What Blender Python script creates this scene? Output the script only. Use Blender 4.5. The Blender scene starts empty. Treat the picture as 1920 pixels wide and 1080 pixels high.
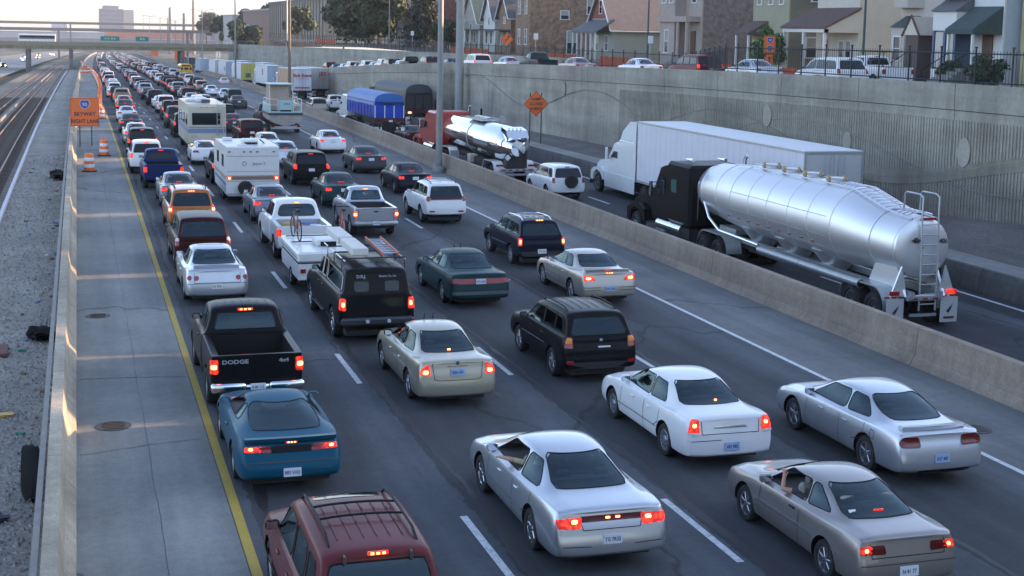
import bpy, bmesh, math, random
from mathutils import Vector, Matrix
from mathutils.bvhtree import BVHTree
from math import sin, cos, pi, radians, tan, atan, sqrt
R = random.Random(7)
SC = bpy.context.scene
COL = SC.collection
# ------------------------------------------------------------------ camera (on the overpass, looking along the expressway)
F_PX, TH, AL, RO, CH = 2636.2, 0.13018, 0.30026, 0.019565, 8.161
fw = Vector((sin(AL) * cos(TH), cos(AL) * cos(TH), -sin(TH)))
rt = Vector((cos(AL), -sin(AL), 0))
up = rt.cross(fw)
rt2 = rt * cos(RO) + up * sin(RO)
up2 = -rt * sin(RO) + up * cos(RO)
cam = bpy.data.cameras.new("camera")
camo = bpy.data.objects.new("camera", cam)
COL.objects.link(camo)
camo.matrix_world = Matrix(((rt2.x, up2.x, -fw.x, 0), (rt2.y, up2.y, -fw.y, 0), (rt2.z, up2.z, -fw.z, CH), (0, 0, 0, 1)))
cam.sensor_width = 36
cam.lens = 36 * F_PX / 1920
cam.shift_y = -140 / 1920
cam.clip_start = 0.3
cam.clip_end = 9000
SC.camera = camo
# ------------------------------------------------------------------ sky and sun
SUN_EL, SUN_DIR = 11.3, (1.0, 0.0)      # low sun from the right
w = bpy.data.worlds.new("World")
SC.world = w
w.use_nodes = True
nt = w.node_tree
bg = nt.nodes["Background"]
sky = nt.nodes.new("ShaderNodeTexSky")
sky.sky_type = 'NISHITA'
sky.sun_disc = False
sky.sun_elevation = radians(SUN_EL)
sky.sun_rotation = math.atan2(SUN_DIR[0], SUN_DIR[1])
sky.altitude = 150
sky.air_density = 1.0
sky.dust_density = 1.2
sky.ozone_density = 2.0
bw = nt.nodes.new("ShaderNodeRGBToBW"); mxs = nt.nodes.new("ShaderNodeMixRGB"); mxs.inputs[0].default_value = .36
nt.links.new(sky.outputs[0], bw.inputs[0]); nt.links.new(sky.outputs[0], mxs.inputs[1]); nt.links.new(bw.outputs[0], mxs.inputs[2])
mt_ = nt.nodes.new("ShaderNodeMixRGB"); mt_.blend_type = 'MULTIPLY'; mt_.inputs[0].default_value = 1; mt_.inputs[2].default_value = (.935, .975, 1.12, 1)
nt.links.new(mxs.outputs[0], mt_.inputs[1]); nt.links.new(mt_.outputs[0], bg.inputs[0])
bg.inputs[1].default_value = 0.15
sl = bpy.data.lights.new("sun", 'SUN')
slo = bpy.data.objects.new("sun", sl)
COL.objects.link(slo)
sl.energy = 3.0
sl.angle = radians(0.6)
sl.color = (1.0, 0.62, 0.36)
h = math.hypot(*SUN_DIR)
to_sun = Vector((SUN_DIR[0] / h * cos(radians(SUN_EL)), SUN_DIR[1] / h * cos(radians(SUN_EL)), sin(radians(SUN_EL))))
slo.rotation_euler = to_sun.to_track_quat('Z', 'Y').to_euler()
SC.view_settings.view_transform = 'Standard'
SC.view_settings.look = 'None'
SC.view_settings.exposure = 2.1
SC.view_settings.gamma = 1
SC.view_settings.use_curve_mapping = False
SC.render.engine = 'CYCLES'
SC.cycles.use_denoising = True
SC.cycles.max_bounces = 6
SC.cycles.diffuse_bounces = 3
SC.cycles.glossy_bounces = 3
SC.cycles.transmission_bounces = 4
SC.cycles.transparent_max_bounces = 10
SC.cycles.volume_bounces = 0
SC.cycles.sample_clamp_indirect = 4

# ------------------------------------------------------------------ the road's run in plan and height
def cx(Y):
 return 1.2e-5 * max(0, Y - 60) ** 2
def cz(Y):
 if Y < 60: return 0.0
 if Y < 140: return -.0001 * (Y - 60) ** 2
 return -.64 - .016 * (Y - 140)
def Wd(u, Y, z=0.0):
 return Vector((u + cx(Y), Y, z + cz(Y)))
def head(Y):
 return -atan(2.4e-5 * max(0, Y - 60))
def pitch(Y):
 return atan(-.0002 * (min(Y, 140) - 60)) if Y > 60 else 0.0

# ------------------------------------------------------------------ materials
MATS = {}
def mat(name, col=(.3, .3, .3), rough=.6, metal=0, coat=0, var=0, vscale=3., bump=0, bscale=60., emit=None, estr=0, spec=.5, dirt=0, dscale=.8, dcol=None):
 if name in MATS: return MATS[name]
 m = bpy.data.materials.new(name)
 MATS[name] = m
 m.use_nodes = True
 n = m.node_tree.nodes; l = m.node_tree.links
 b = n["Principled BSDF"]
 b.inputs["Base Color"].default_value = (*col, 1)
 b.inputs["Roughness"].default_value = rough
 b.inputs["Metallic"].default_value = metal
 b.inputs["Coat Weight"].default_value = coat
 b.inputs["Coat Roughness"].default_value = .06
 b.inputs["Specular IOR Level"].default_value = spec
 if emit:
  b.inputs["Emission Color"].default_value = (*emit, 1)
  b.inputs["Emission Strength"].default_value = estr
 if var or dirt or bump:
  tc = n.new("ShaderNodeTexCoord")
 cur = None
 if var:
  ns = n.new("ShaderNodeTexNoise"); ns.inputs["Scale"].default_value = vscale; ns.inputs["Detail"].default_value = 7; ns.inputs["Roughness"].default_value = .65
  l.new(tc.outputs["Object"], ns.inputs["Vector"])
  cr = n.new("ShaderNodeMapRange"); cr.inputs[1].default_value = .25; cr.inputs[2].default_value = .75; cr.inputs[3].default_value = 1 - var; cr.inputs[4].default_value = 1 + var
  l.new(ns.outputs[0], cr.inputs[0])
  mx = n.new("ShaderNodeVectorMath"); mx.operation = 'SCALE'; mx.inputs[0].default_value = col
  l.new(cr.outputs[0], mx.inputs["Scale"])
  cur = mx.outputs[0]
 if dirt:
  ns = n.new("ShaderNodeTexNoise"); ns.inputs["Scale"].default_value = dscale; ns.inputs["Detail"].default_value = 8; ns.inputs["Roughness"].default_value = .7
  l.new(tc.outputs["Object"], ns.inputs["Vector"])
  cr = n.new("ShaderNodeMapRange"); cr.inputs[1].default_value = .48; cr.inputs[2].default_value = .75; cr.inputs[3].default_value = 0; cr.inputs[4].default_value = dirt
  l.new(ns.outputs[0], cr.inputs[0])
  mx = n.new("ShaderNodeMixRGB"); l.new(cr.outputs[0], mx.inputs[0])
  if cur is not None: l.new(cur, mx.inputs[1])
  else: mx.inputs[1].default_value = (*col, 1)
  mx.inputs[2].default_value = (*(dcol or [c * .45 for c in col]), 1)
  cur = mx.outputs[0]
 if cur is not None: l.new(cur, b.inputs["Base Color"])
 if bump:
  ns = n.new("ShaderNodeTexNoise"); ns.inputs["Scale"].default_value = bscale; ns.inputs["Detail"].default_value = 4
  l.new(tc.outputs["Object"], ns.inputs["Vector"])
  bp = n.new("ShaderNodeBump"); bp.inputs["Strength"].default_value = bump; bp.inputs["Distance"].default_value = .02
  l.new(ns.outputs[0], bp.inputs["Height"]); l.new(bp.outputs[0], b.inputs["Normal"])
 return m
def paint(name, col, metal=.35, rough=.32):
 dk = sum(col) < .25
 if sum(col) < .08: col = tuple(c * .55 for c in col)
 return mat("paint_" + name, col, .38 if dk else rough, metal * (.4 if dk else 1), coat=.16 if dk else .7, var=.05, vscale=1.5, dirt=.10, dscale=2.5, dcol=[c * .7 + .012 for c in col], spec=.06 if dk else .3)
GLASS = mat("dark_glass", (.010, .015, .018), .05, 0, spec=.4)
def glass_thin(name, tint):
 m = bpy.data.materials.new(name); MATS[name] = m; m.use_nodes = True
 n = m.node_tree.nodes; l = m.node_tree.links; n.clear()
 o = n.new("ShaderNodeOutputMaterial"); t = n.new("ShaderNodeBsdfTransparent"); t.inputs[0].default_value = (*tint, 1)
 g = n.new("ShaderNodeBsdfGlossy"); g.inputs["Roughness"].default_value = .03; g.inputs[0].default_value = (.42, .55, .60, 1)
 f = n.new("ShaderNodeFresnel"); f.inputs[0].default_value = 1.6; x = n.new("ShaderNodeMixShader")
 ad = n.new("ShaderNodeMath"); ad.operation = 'ADD'; ad.inputs[1].default_value = .05
 l.new(f.outputs[0], ad.inputs[0]); l.new(ad.outputs[0], x.inputs[0]); l.new(t.outputs[0], x.inputs[1]); l.new(g.outputs[0], x.inputs[2]); l.new(x.outputs[0], o.inputs[0])
 return m
GL_CLEAR = glass_thin("tinted_clear_glass", (.44, .56, .56))
GL_DARK = glass_thin("privacy_glass", (.10, .10, .11))
BLACK = mat("black_plastic", (.009, .009, .010), .6, spec=.25)
RUBBER = mat("tyre_rubber", (.018, .018, .019), .85, bump=.2, bscale=80)
INTER = mat("cabin_interior", (.06, .058, .056), .9)
SEATM = mat("seat_cloth", (.26, .25, .23), .95, var=.1)
CHROME = mat("chrome", (.72, .73, .75), .12, 1)
ALU = mat("alloy_rim", (.55, .56, .58), .28, 1)
HUBC = mat("silver_hubcap", (.42, .43, .45), .35, .8)
LIT = mat("lit_brake_lens", (.75, .03, .015), .3, emit=(1, .03, .010), estr=.42)
_n = LIT.node_tree.nodes; _l = LIT.node_tree.links; _t = _n.new("ShaderNodeTexCoord"); _v = _n.new("ShaderNodeTexVoronoi"); _v.inputs["Scale"].default_value = 16; _r = _n.new("ShaderNodeMapRange"); _r.inputs[1].default_value = 0; _r.inputs[2].default_value = .7; _r.inputs[3].default_value = .8; _r.inputs[4].default_value = .04
_l.new(_t.outputs["Object"], _v.inputs["Vector"]); _l.new(_v.outputs["Distance"], _r.inputs[0]); _l.new(_r.outputs[0], _n["Principled BSDF"].inputs["Emission Strength"])
LIT_HOT = mat("brake_bulb_glow", (.9, .3, .1), .3, emit=(1, .20, .06), estr=2.6)
LENS = mat("red_lens", (.28, .012, .012), .15, coat=.5)
LENSD = mat("smoked_red_lens", (.10, .008, .01), .12, coat=.5)
AMBER = mat("amber_lens", (.75, .22, .02), .2, coat=.4)
CLEARL = mat("clear_lens", (.6, .6, .6), .12, coat=.5)
PLATE = mat("licence_plate", (.62, .66, .72), .45, var=.12, vscale=25)
INK = mat("dark_lettering", (.03, .03, .05), .6)
STEEL = mat("galvanised_steel", (.40, .42, .43), .45, .7, var=.12, vscale=4)
DKSTEEL = mat("dark_chassis_steel", (.035, .034, .033), .7, .3, var=.2)
WHITEM = mat("white_gelcoat", (.68, .68, .67), .4, coat=.3, var=.04, dirt=.2, dscale=1.2, dcol=(.42, .40, .37))
ORANGE = mat("orange_sheeting", (.80, .16, .03), .5, var=.04, emit=None)
WHITEP = mat("white_sheeting", (.72, .72, .70), .5, var=.06)

# ------------------------------------------------------------------ object helpers
def tag(o, label=None, cat=None, group=None, kind=None):
 if label: o["label"] = label
 if cat: o["category"] = cat
 if group: o["group"] = group
 if kind: o["kind"] = kind
 return o
def empty(name, loc=(0, 0, 0), rz=0, label=None, cat=None, group=None, rx=0):
 o = bpy.data.objects.new(name, None); COL.objects.link(o)
 o.location = loc; o.rotation_euler = (rx, 0, rz); o.empty_display_size = .3
 return tag(o, label, cat, group)
def link(name, me, parent=None):
 o = bpy.data.objects.new(name, me); COL.objects.link(o)
 if parent: o.parent = parent
 return o
KIDS = {}
def copy_tree(root, loc, rz=None, rx=None):
 ch = {}
 for o in root.children_recursive: ch.setdefault(o.parent, []).append(o)
 def rec(o, par):
  c = o.copy(); COL.objects.link(c)
  if par: c.parent = par
  for k in ch.get(o, []): rec(k, c)
  return c
 r = rec(root, None); r.location = loc
 e = r.rotation_euler
 r.rotation_euler = (rx if rx is not None else e[0], e[1], rz if rz is not None else e[2])
 return r
class MB:
 def __init__(s): s.v = []; s.f = []; s.m = []
 def add(s, vs, fs, m=0):
  b = len(s.v); s.v += [tuple(x) for x in vs]
  for f in fs: s.f.append(tuple(b + i for i in f)); s.m.append(m)
  return s
 def box(s, c, d, m=0, rz=0, ch=0, rx=0, ry=0):
  x, y, z = d[0] / 2, d[1] / 2, d[2] / 2
  if ch:
   k = min(ch, x * .9, y * .9, z * .9)
   vs = []; 
   for sx in (-1, 1):
    for sy in (-1, 1):
     for sz in (-1, 1):
      vs += [(sx * (x - k), sy * (y - k), sz * z), (sx * (x - k), sy * y, sz * (z - k)), (sx * x, sy * (y - k), sz * (z - k))]
   def I(a, b, c2, t): return ((a > 0) * 4 + (b > 0) * 2 + (c2 > 0)) * 3 + t
   fs = []
   for q in (-1, 1):
    fs.append((I(-1, -1, q, 0), I(1, -1, q, 0), I(1, 1, q, 0), I(-1, 1, q, 0)))
    fs.append((I(-1, q, -1, 1), I(1, q, -1, 1), I(1, q, 1, 1), I(-1, q, 1, 1)))
    fs.append((I(q, -1, -1, 2), I(q, 1, -1, 2), I(q, 1, 1, 2), I(q, -1, 1, 2)))
   for a in (-1, 1):
    for b in (-1, 1):
     fs.append((I(a, b, -1, 1), I(a, b, 1, 1), I(a, b, 1, 2), I(a, b, -1, 2)))
     fs.append((I(a, -1, b, 0), I(a, 1, b, 0), I(a, 1, b, 2), I(a, -1, b, 2)))
     fs.append((I(-1, a, b, 0), I(1, a, b, 0), I(1, a, b, 1), I(-1, a, b, 1)))
     for c2 in (-1, 1): fs.append((I(a, b, c2, 0), I(a, b, c2, 1), I(a, b, c2, 2)))
  else:
   vs = [(sx * x, sy * y, sz * z) for sx in (-1, 1) for sy in (-1, 1) for sz in (-1, 1)]
   fs = [(0, 1, 3, 2), (4, 6, 7, 5), (0, 4, 5, 1), (2, 3, 7, 6), (0, 2, 6, 4), (1, 5, 7, 3)]
  if rz or rx or ry:
   M = Matrix.Rotation(rz, 3, 'Z') @ Matrix.Rotation(ry, 3, 'Y') @ Matrix.Rotation(rx, 3, 'X')
   vs = [M @ Vector(v) for v in vs]
  return s.add([(v[0] + c[0], v[1] + c[1], v[2] + c[2]) for v in vs], fs, m)
 def b2(s, x0, x1, y0, y1, z0, z1, m=0, ch=0):
  return s.box(((x0 + x1) / 2, (y0 + y1) / 2, (z0 + z1) / 2), (abs(x1 - x0), abs(y1 - y0), abs(z1 - z0)), m, ch=ch)
 def prism(s, poly, axis, a, b, m=0):
  n = len(poly)
  def P(p, t):
   if axis == 'x': return (t, p[0], p[1])
   if axis == 'y': return (p[0], t, p[1])
   return (p[0], p[1], t)
  vs = [P(p, a) for p in poly] + [P(p, b) for p in poly]
  fs = [(i, (i + 1) % n, n + (i + 1) % n, n + i) for i in range(n)] + [tuple(range(n))[::-1], tuple(range(n, 2 * n))]
  return s.add(vs, fs, m)
 def tube(s, pts, r, n=8, m=0, cap=True):
  pts = [Vector(p) for p in pts]; rs = r if isinstance(r, (list, tuple)) else [r] * len(pts)
  vs = []; fs = []
  pv = None
  for i, p in enumerate(pts):
   t = (pts[min(i + 1, len(pts) - 1)] - pts[max(i - 1, 0)]).normalized()
   if pv is None:
    a = t.cross(Vector((0, 0, 1)))
    if a.length < .05: a = t.cross(Vector((0, 1, 0)))
    a.normalize()
   else:
    a = (pv - t * pv.dot(t)).normalized()
   pv = a; b = t.cross(a)
   for k in range(n):
    g = 2 * pi * k / n
    vs.append(p + (a * cos(g) + b * sin(g)) * rs[i])
  for i in range(len(pts) - 1):
   for k in range(n):
    k2 = (k + 1) % n
    fs.append((i * n + k, i * n + k2, (i + 1) * n + k2, (i + 1) * n + k))
  if cap:
   fs.append(tuple(range(n))[::-1]); fs.append(tuple(range((len(pts) - 1) * n, len(pts) * n)))
  return s.add(vs, fs, m)
 def lathe(s, prof, n=24, axis='z', c=(0, 0, 0), m=0, cap=True, sy=1, sz=1):
  vs = []; fs = []; N = len(prof)
  for (r, t) in prof:
   for k in range(n):
    g = 2 * pi * k / n; a, b = r * cos(g), r * sin(g)
    if axis == 'z': q = (a, b * sy, t)
    elif axis == 'x': q = (t, a * sy, b * sz)
    else: q = (a * sy, t, b * sz)
    vs.append((q[0] + c[0], q[1] + c[1], q[2] + c[2]))
  for i in range(N - 1):
   for k in range(n):
    k2 = (k + 1) % n
    fs.append((i * n + k, i * n + k2, (i + 1) * n + k2, (i + 1) * n + k))
  if cap:
   if prof[0][0] > 1e-4: fs.append(tuple(range(n))[::-1])
   if prof[-1][0] > 1e-4: fs.append(tuple(range((N - 1) * n, N * n)))
  return s.add(vs, fs, m)
 def mesh(s, me, M=None, mm=None):
  M = M or Matrix()
  b = len(s.v)
  s.v += [tuple(M @ v.co) for v in me.vertices]
  for p in me.polygons:
   s.f.append(tuple(b + i for i in p.vertices)); s.m.append(mm if isinstance(mm, int) else (mm[p.material_index] if mm else p.material_index))
  return s
 def data(s, name, mats, smooth=False, ang=35):
  me = bpy.data.meshes.new(name)
  me.from_pydata(s.v, [], s.f)
  for m in (mats if isinstance(mats, (list, tuple)) else [mats]): me.materials.append(m)
  me.polygons.foreach_set("material_index", s.m)
  me.update()
  bm = bmesh.new(); bm.from_mesh(me); bmesh.ops.recalc_face_normals(bm, faces=bm.faces); bm.to_mesh(me); bm.free()
  if smooth: sm(me, ang)
  return me
 def build(s, name, mats, parent=None, smooth=False, ang=35):
  return link(name, s.data(name, mats, smooth, ang), parent)
def sm(me, ang=35):
 me.polygons.foreach_set("use_smooth", [True] * len(me.polygons))
 me.set_sharp_from_angle(angle=radians(ang))
def rpoly(pts, r=.05, n=4):
 out = []; N = len(pts)
 for i in range(N):
  p = Vector(pts[i]); a = Vector(pts[i - 1]); b = Vector(pts[(i + 1) % N])
  rr = r[i] if isinstance(r, (list, tuple)) else r
  da = (a - p); db = (b - p)
  k = min(rr, da.length * .45, db.length * .45)
  A = p + da.normalized() * k; B = p + db.normalized() * k
  for j in range(n + 1):
   t = j / n
   out.append(tuple((1 - t) ** 2 * A + 2 * t * (1 - t) * p + t * t * B))
 return out
def resample(poly, N):
 P = [Vector(p) for p in poly]; L = [0]
 for i in range(len(P)): L.append(L[-1] + (P[(i + 1) % len(P)] - P[i]).length)
 out = []
 for k in range(N):
  t = L[-1] * k / N; i = 0
  while L[i + 1] < t: i += 1
  s = (t - L[i]) / max(1e-9, L[i + 1] - L[i])
  out.append(tuple(P[i].lerp(P[(i + 1) % len(P)], s)))
 return out
_fonts = {}
def text(s, size, m, parent, loc, rot=(pi / 2, 0, 0), name="lettering", ext=.004, bold=0, sx=1, kind=None, align='CENTER'):
 key = (s, size, ext, bold, align)
 if key not in _fonts:
  c = bpy.data.curves.new("t", 'FONT'); c.body = s; c.size = size; c.extrude = ext; c.offset = bold; c.align_x = align; c.align_y = 'CENTER'; c.resolution_u = 3
  o = bpy.data.objects.new("t", c); COL.objects.link(o)
  bpy.context.view_layer.update()
  me = bpy.data.meshes.new_from_object(o.evaluated_get(bpy.context.evaluated_depsgraph_get())); me.name = name
  bpy.data.objects.remove(o)
  _fonts[key] = me
 me = _fonts[key]
 if not me.materials or me.materials[0] != m:
  me = me.copy(); me.materials.clear(); me.materials.append(m)
 o = link(name, me, parent); o.location = loc; o.rotation_euler = rot; o.scale = (sx, 1, 1)
 return o
# ------------------------------------------------------------------ ground, road, markings
def ribbon(name, us, y0, y1, m, z=0.0, step=8, zs=None, kind="structure", thick=0, parent=None):
 """a sheet following the road; us = lateral positions (numbers or functions of Y)"""
 ys = []; y = y0
 while y < y1: ys.append(y); y += step if y < 200 else step * 3
 ys.append(y1)
 vs = []; fs = []; n = len(us)
 for Y in ys:
  for k, u in enumerate(us):
   uu = u(Y) if callable(u) else u
   zz = zs[k] if zs else z
   zz = zz(Y) if callable(zz) else zz
   vs.append(Wd(uu, Y, zz))
 for i in range(len(ys) - 1):
  for k in range(n - 1):
   fs.append((i * n + k, i * n + k + 1, (i + 1) * n + k + 1, (i + 1) * n + k))
 b = MB(); b.add(vs, fs); me = bpy.data.meshes.new(name); me.from_pydata(b.v, [], b.f); me.materials.append(m); me.update()
 o = link(name, me, parent)
 if kind: o["kind"] = kind
 return o
def extr(name, prof, y0, y1, m, parent=None, step=8, uf=None, kind=None, zf=None, cap=True):
 """closed cross-section (u, z) swept along the road"""
 ys = []; y = y0
 while y < y1 - .5: ys.append(y); y += step if y < 200 else step * 3
 ys.append(y1); n = len(prof); vs = []; fs = []
 for Y in ys:
  du = uf(Y) if uf else 0; dz = zf(Y) if zf else 0
  for (u, z) in prof: vs.append(Wd(u + du, Y, z + dz))
 for i in range(len(ys) - 1):
  for k in range(n): fs.append((i * n + k, i * n + (k + 1) % n, (i + 1) * n + (k + 1) % n, (i + 1) * n + k))
 if cap: fs += [tuple(range(n)), tuple(range((len(ys) - 1) * n, len(ys) * n))[::-1]]
 b = MB(); b.add(vs, fs); o = b.build(name, m, parent)
 if kind: o["kind"] = kind
 return o

def surf_mat(name, base, lane=False, drip=0, rough=.85, cracks=0, streak=0, lumps=0, tint=None, bs=90, bstr=.35):
 m = bpy.data.materials.new(name); MATS[name] = m; m.use_nodes = True
 n = m.node_tree.nodes; l = m.node_tree.links; b = n["Principled BSDF"]
 g = n.new("ShaderNodeNewGeometry")
 def noise(sc, det=8, ro=.65, vec=None, sx=(1, 1, 1)):
  mp = n.new("ShaderNodeMapping"); mp.inputs["Scale"].default_value = sx; l.new(g.outputs["Position"], mp.inputs[0])
  t = n.new("ShaderNodeTexNoise"); t.inputs["Scale"].default_value = sc; t.inputs["Detail"].default_value = det; t.inputs["Roughness"].default_value = ro; l.new(mp.outputs[0], t.inputs["Vector"]); return t.outputs[0]
 def rng(v, a, b2, c, d):
  r = n.new("ShaderNodeMapRange"); r.inputs[1].default_value = a; r.inputs[2].default_value = b2; r.inputs[3].default_value = c; r.inputs[4].default_value = d; l.new(v, r.inputs[0]); return r.outputs[0]
 def mul(a, b2):
  q = n.new("ShaderNodeMath"); q.operation = 'MULTIPLY'; l.new(a, q.inputs[0]); l.new(b2, q.inputs[1]); return q.outputs[0]
 f = rng(noise(.35), .3, .7, .80, 1.22)
 f = mul(f, rng(noise(30, 4), .3, .7, .80, 1.20)); f = mul(f, rng(noise(5, 6, .7), .3, .7, .88, 1.12))
 f = mul(f, rng(noise(1.2, 6, .6, None, (1, .06, 1)), .3, .7, 1 - .16 - streak, 1 + .14 + streak))
 if drip: f = mul(f, rng(noise(2.2, 7, .7, None, (1, 1, .07)), .3, .7, 1 - drip, 1 + drip * .7)); f = mul(f, rng(noise(.18, 5, .6, None, (1, 1, 1.5)), .35, .65, 1 - drip * .7, 1 + drip * .5))
 if lumps: f = mul(f, rng(noise(14, 6, .8), .35, .65, 1 - lumps, 1 + lumps))
 if lane:      # wheel paths rubbed darker than the lane centre
  sp = n.new("ShaderNodeSeparateXYZ"); l.new(g.outputs["Position"], sp.inputs[0])
  q = n.new("ShaderNodeMath"); q.operation = 'MULTIPLY_ADD'; q.inputs[1].default_value = 2 * pi / 1.83; q.inputs[2].default_value = lane; l.new(sp.outputs[0], q.inputs[0])
  s2 = n.new("ShaderNodeMath"); s2.operation = 'SINE'; l.new(q.outputs[0], s2.inputs[0])
  f = mul(f, rng(s2.outputs[0], -1, 1, .93, 1.06))
  dv = n.new("ShaderNodeMath"); dv.operation = 'MULTIPLY_ADD'; dv.inputs[1].default_value = 1 / 3.6; dv.inputs[2].default_value = -2.86 / 3.6; l.new(sp.outputs[0], dv.inputs[0])
  wb = n.new("ShaderNodeMath"); wb.operation = 'MULTIPLY_ADD'; wb.inputs[1].default_value = .10; l.new(noise(1.5, 4), wb.inputs[0]); l.new(dv.outputs[0], wb.inputs[2])
  fc = n.new("ShaderNodeMath"); fc.operation = 'FRACT'; l.new(wb.outputs[0], fc.inputs[0])
  sr = n.new("ShaderNodeMapRange"); sr.interpolation_type = 'SMOOTHSTEP'; sr.inputs[1].default_value = .50; sr.inputs[2].default_value = .85; sr.inputs[3].default_value = .84; sr.inputs[4].default_value = 1.45; l.new(fc.outputs[0], sr.inputs[0]); f = mul(f, sr.outputs[0])
 if cracks:
  mp = n.new("ShaderNodeMapping"); mp.inputs["Scale"].default_value = (1, .45, 1); l.new(g.outputs["Position"], mp.inputs[0])
  nn = n.new("ShaderNodeTexNoise"); nn.inputs["Scale"].default_value = .9; nn.inputs["Detail"].default_value = 6; l.new(mp.outputs[0], nn.inputs["Vector"])
  mxv = n.new("ShaderNodeVectorMath"); mxv.operation = 'MULTIPLY_ADD'; l.new(nn.outputs["Color"], mxv.inputs[0]); mxv.inputs[1].default_value = (1.2, 1.2, 0); l.new(mp.outputs[0], mxv.inputs[2])
  v = n.new("ShaderNodeTexVoronoi"); v.feature = 'DISTANCE_TO_EDGE'; v.inputs["Scale"].default_value = cracks; l.new(mxv.outputs[0], v.inputs["Vector"])
  f = mul(f, rng(v.outputs[0], 0, .006, .45, 1))
 col = n.new("ShaderNodeVectorMath"); col.operation = 'SCALE'; col.inputs[0].default_value = base; l.new(f, col.inputs["Scale"])
 l.new(col.outputs[0], b.inputs["Base Color"]); b.inputs["Roughness"].default_value = rough; b.inputs["Specular IOR Level"].default_value = .35
 bp = n.new("ShaderNodeBump"); bp.inputs["Strength"].default_value = bstr; bp.inputs["Distance"].default_value = .02; l.new(noise(bs, 5), bp.inputs["Height"]); l.new(bp.outputs[0], b.inputs["Normal"])
 return m
ASPH = surf_mat("worn_asphalt", (.054, .060, .066), lane=.9, cracks=.11, streak=.14)
ASPH_R = surf_mat("worn_asphalt_right", (.050, .054, .060), lane=2.0, cracks=.1, streak=.05)
CONC = surf_mat("shoulder_concrete", (.215, .218, .20), streak=.03, cracks=.09)
CONC_R = surf_mat("right_shoulder_concrete", (.155, .158, .152), streak=.05, cracks=.10)
BARC = surf_mat("barrier_concrete", (.34, .30, .225), drip=.2, streak=.06, lumps=.1)
BARG = surf_mat("brown_grey_barrier_concrete", (.27, .215, .165), drip=.2, streak=.08, lumps=.1)
WALLC = surf_mat("retaining_wall_concrete", (.30, .28, .23), drip=.20, streak=.02, lumps=.10)
DIRT = surf_mat("bare_dirt", (.16, .145, .13), lumps=.3, rough=.95, bs=20, bstr=.8)
BALL = surf_mat("track_ballast", (.27, .25, .215), lumps=.45, rough=.95, bs=28, bstr=1)
GRASSY = surf_mat("scrubby_ground", (.085, .095, .06), lumps=.3, rough=.95, bs=10, bstr=.8)

def rfun(Y): return 17.0 + max(0, Y - 105) * .022                       # right edge line
def medf(Y):                                                              # median barrier centre
 P = [(-20, 20.1), (75, 20.15), (103, 20.8), (138, 21.6), (170, 23.3), (201, 25.0), (241, 26.1), (296, 27.6), (400, 28.6), (2000, 34)]
 for (a, ua), (c, uc) in zip(P, P[1:]):
  if Y <= c: return ua + (uc - ua) * (Y - a) / (c - a)
 return 34
b = MB()
g0 = [(-1500, -60), (1800, -60), (1800, 5000), (-1500, 5000)]
zz = lambda Y: min(-.9, cz(Y) - .9)
vs = []; fs = []; ys = [-60, 60, 140, 300, 600, 1100, 1900, 4200]
for Y in ys:
 for x in (-2600, 3000): vs.append((x, Y, zz(Y)))
for i in range(len(ys) - 1): fs.append((2 * i, 2 * i + 1, 2 * i + 3, 2 * i + 2))
b.add(vs, fs); o = b.build("ground", GRASSY); o["kind"] = "structure"
ribbon("left_shoulder", [-.25, 2.32], -6, 1400, CONC, 0)
ribbon("expressway_lanes", [2.32, 8, 13, lambda Y: rfun(Y) + .1], -6, 1400, ASPH, 0)
ribbon("right_shoulder", [lambda Y: rfun(Y) + .1, lambda Y: medf(Y) - .2], -6, 1400, CONC_R, 0)
ribbon("local_lanes", [lambda Y: medf(Y) + .2, lambda Y: 30.0 + max(0, min(14, (Y - 140) * .12))], -6, 1400, ASPH_R, -.5)
LINEY = mat("yellow_line_paint", (.42, .29, .035), .7, var=.15, vscale=3, dirt=.5, dscale=6, dcol=(.16, .13, .06))
LINEW = mat("white_line_paint", (.60, .62, .62), .7, var=.12, vscale=5, dirt=.8, dscale=9, dcol=(.12, .12, .12))
ribbon("yellow_edge_line", [2.34, 2.50], -6, 700, LINEY, .005)
ribbon("white_edge_line", [lambda Y: rfun(Y) - .07, lambda Y: rfun(Y) + .07], -6, 600, LINEW, .005)
ribbon("white_edge_line", [28.8, 28.95], -6, 400, LINEW, -.495)
d0 = 13.15          # the paint lies on the old road's grid
dashm = None
for k, u in enumerate((6.07, 9.72, 13.36)):
 i = 0; Y = 6.8
 while Y < 260:
  o = ribbon("lane_dash", [u - .065, u + .065], Y, Y + 3.05, LINEW, .006, step=3.05); Y += 12.19; i += 1
Y = 5
while Y < 200:
 ribbon("lane_dash", [25.5, 25.63], Y, Y + 3.05, LINEW, -.494, step=3.05); Y += 12.19
TAR = mat("tar_sealant", (.018, .018, .020), .6, var=.2, vscale=8)
def crack(name, u0, y0, y1, wmin, wmax, wob, z=.004, seed=1, st=.22, m=TAR):
 r = random.Random(seed); b = MB(); vs = []; fs = []; Y = y0; u = u0; i = 0; w = wmin
 while Y < y1:
  u += (r.random() - .5) * wob; u += (u0 - u) * .1; w = max(wmin, min(wmax, w + (r.random() - .5) * wmax * .7))
  vs += [Wd(u - w / 2, Y, z), Wd(u + w / 2, Y, z)]
  if i: fs.append((2 * i - 2, 2 * i - 1, 2 * i + 1, 2 * i))
  i += 1; Y += st * (1 if Y < 60 else 3)
 b.add(vs, fs); me = bpy.data.meshes.new(name); me.from_pydata(b.v, [], b.f); me.materials.append(m); o = link(name, me); o["kind"] = "structure"
crack("joint_sealant", 2.86, 3, 120, .04, .22, .09, seed=3)
crack("joint_sealant", 6.42, 3, 170, .06, .26, .06, seed=4)
crack("joint_sealant", 10.05, 3, 120, .04, .20, .06, seed=5)
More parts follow.
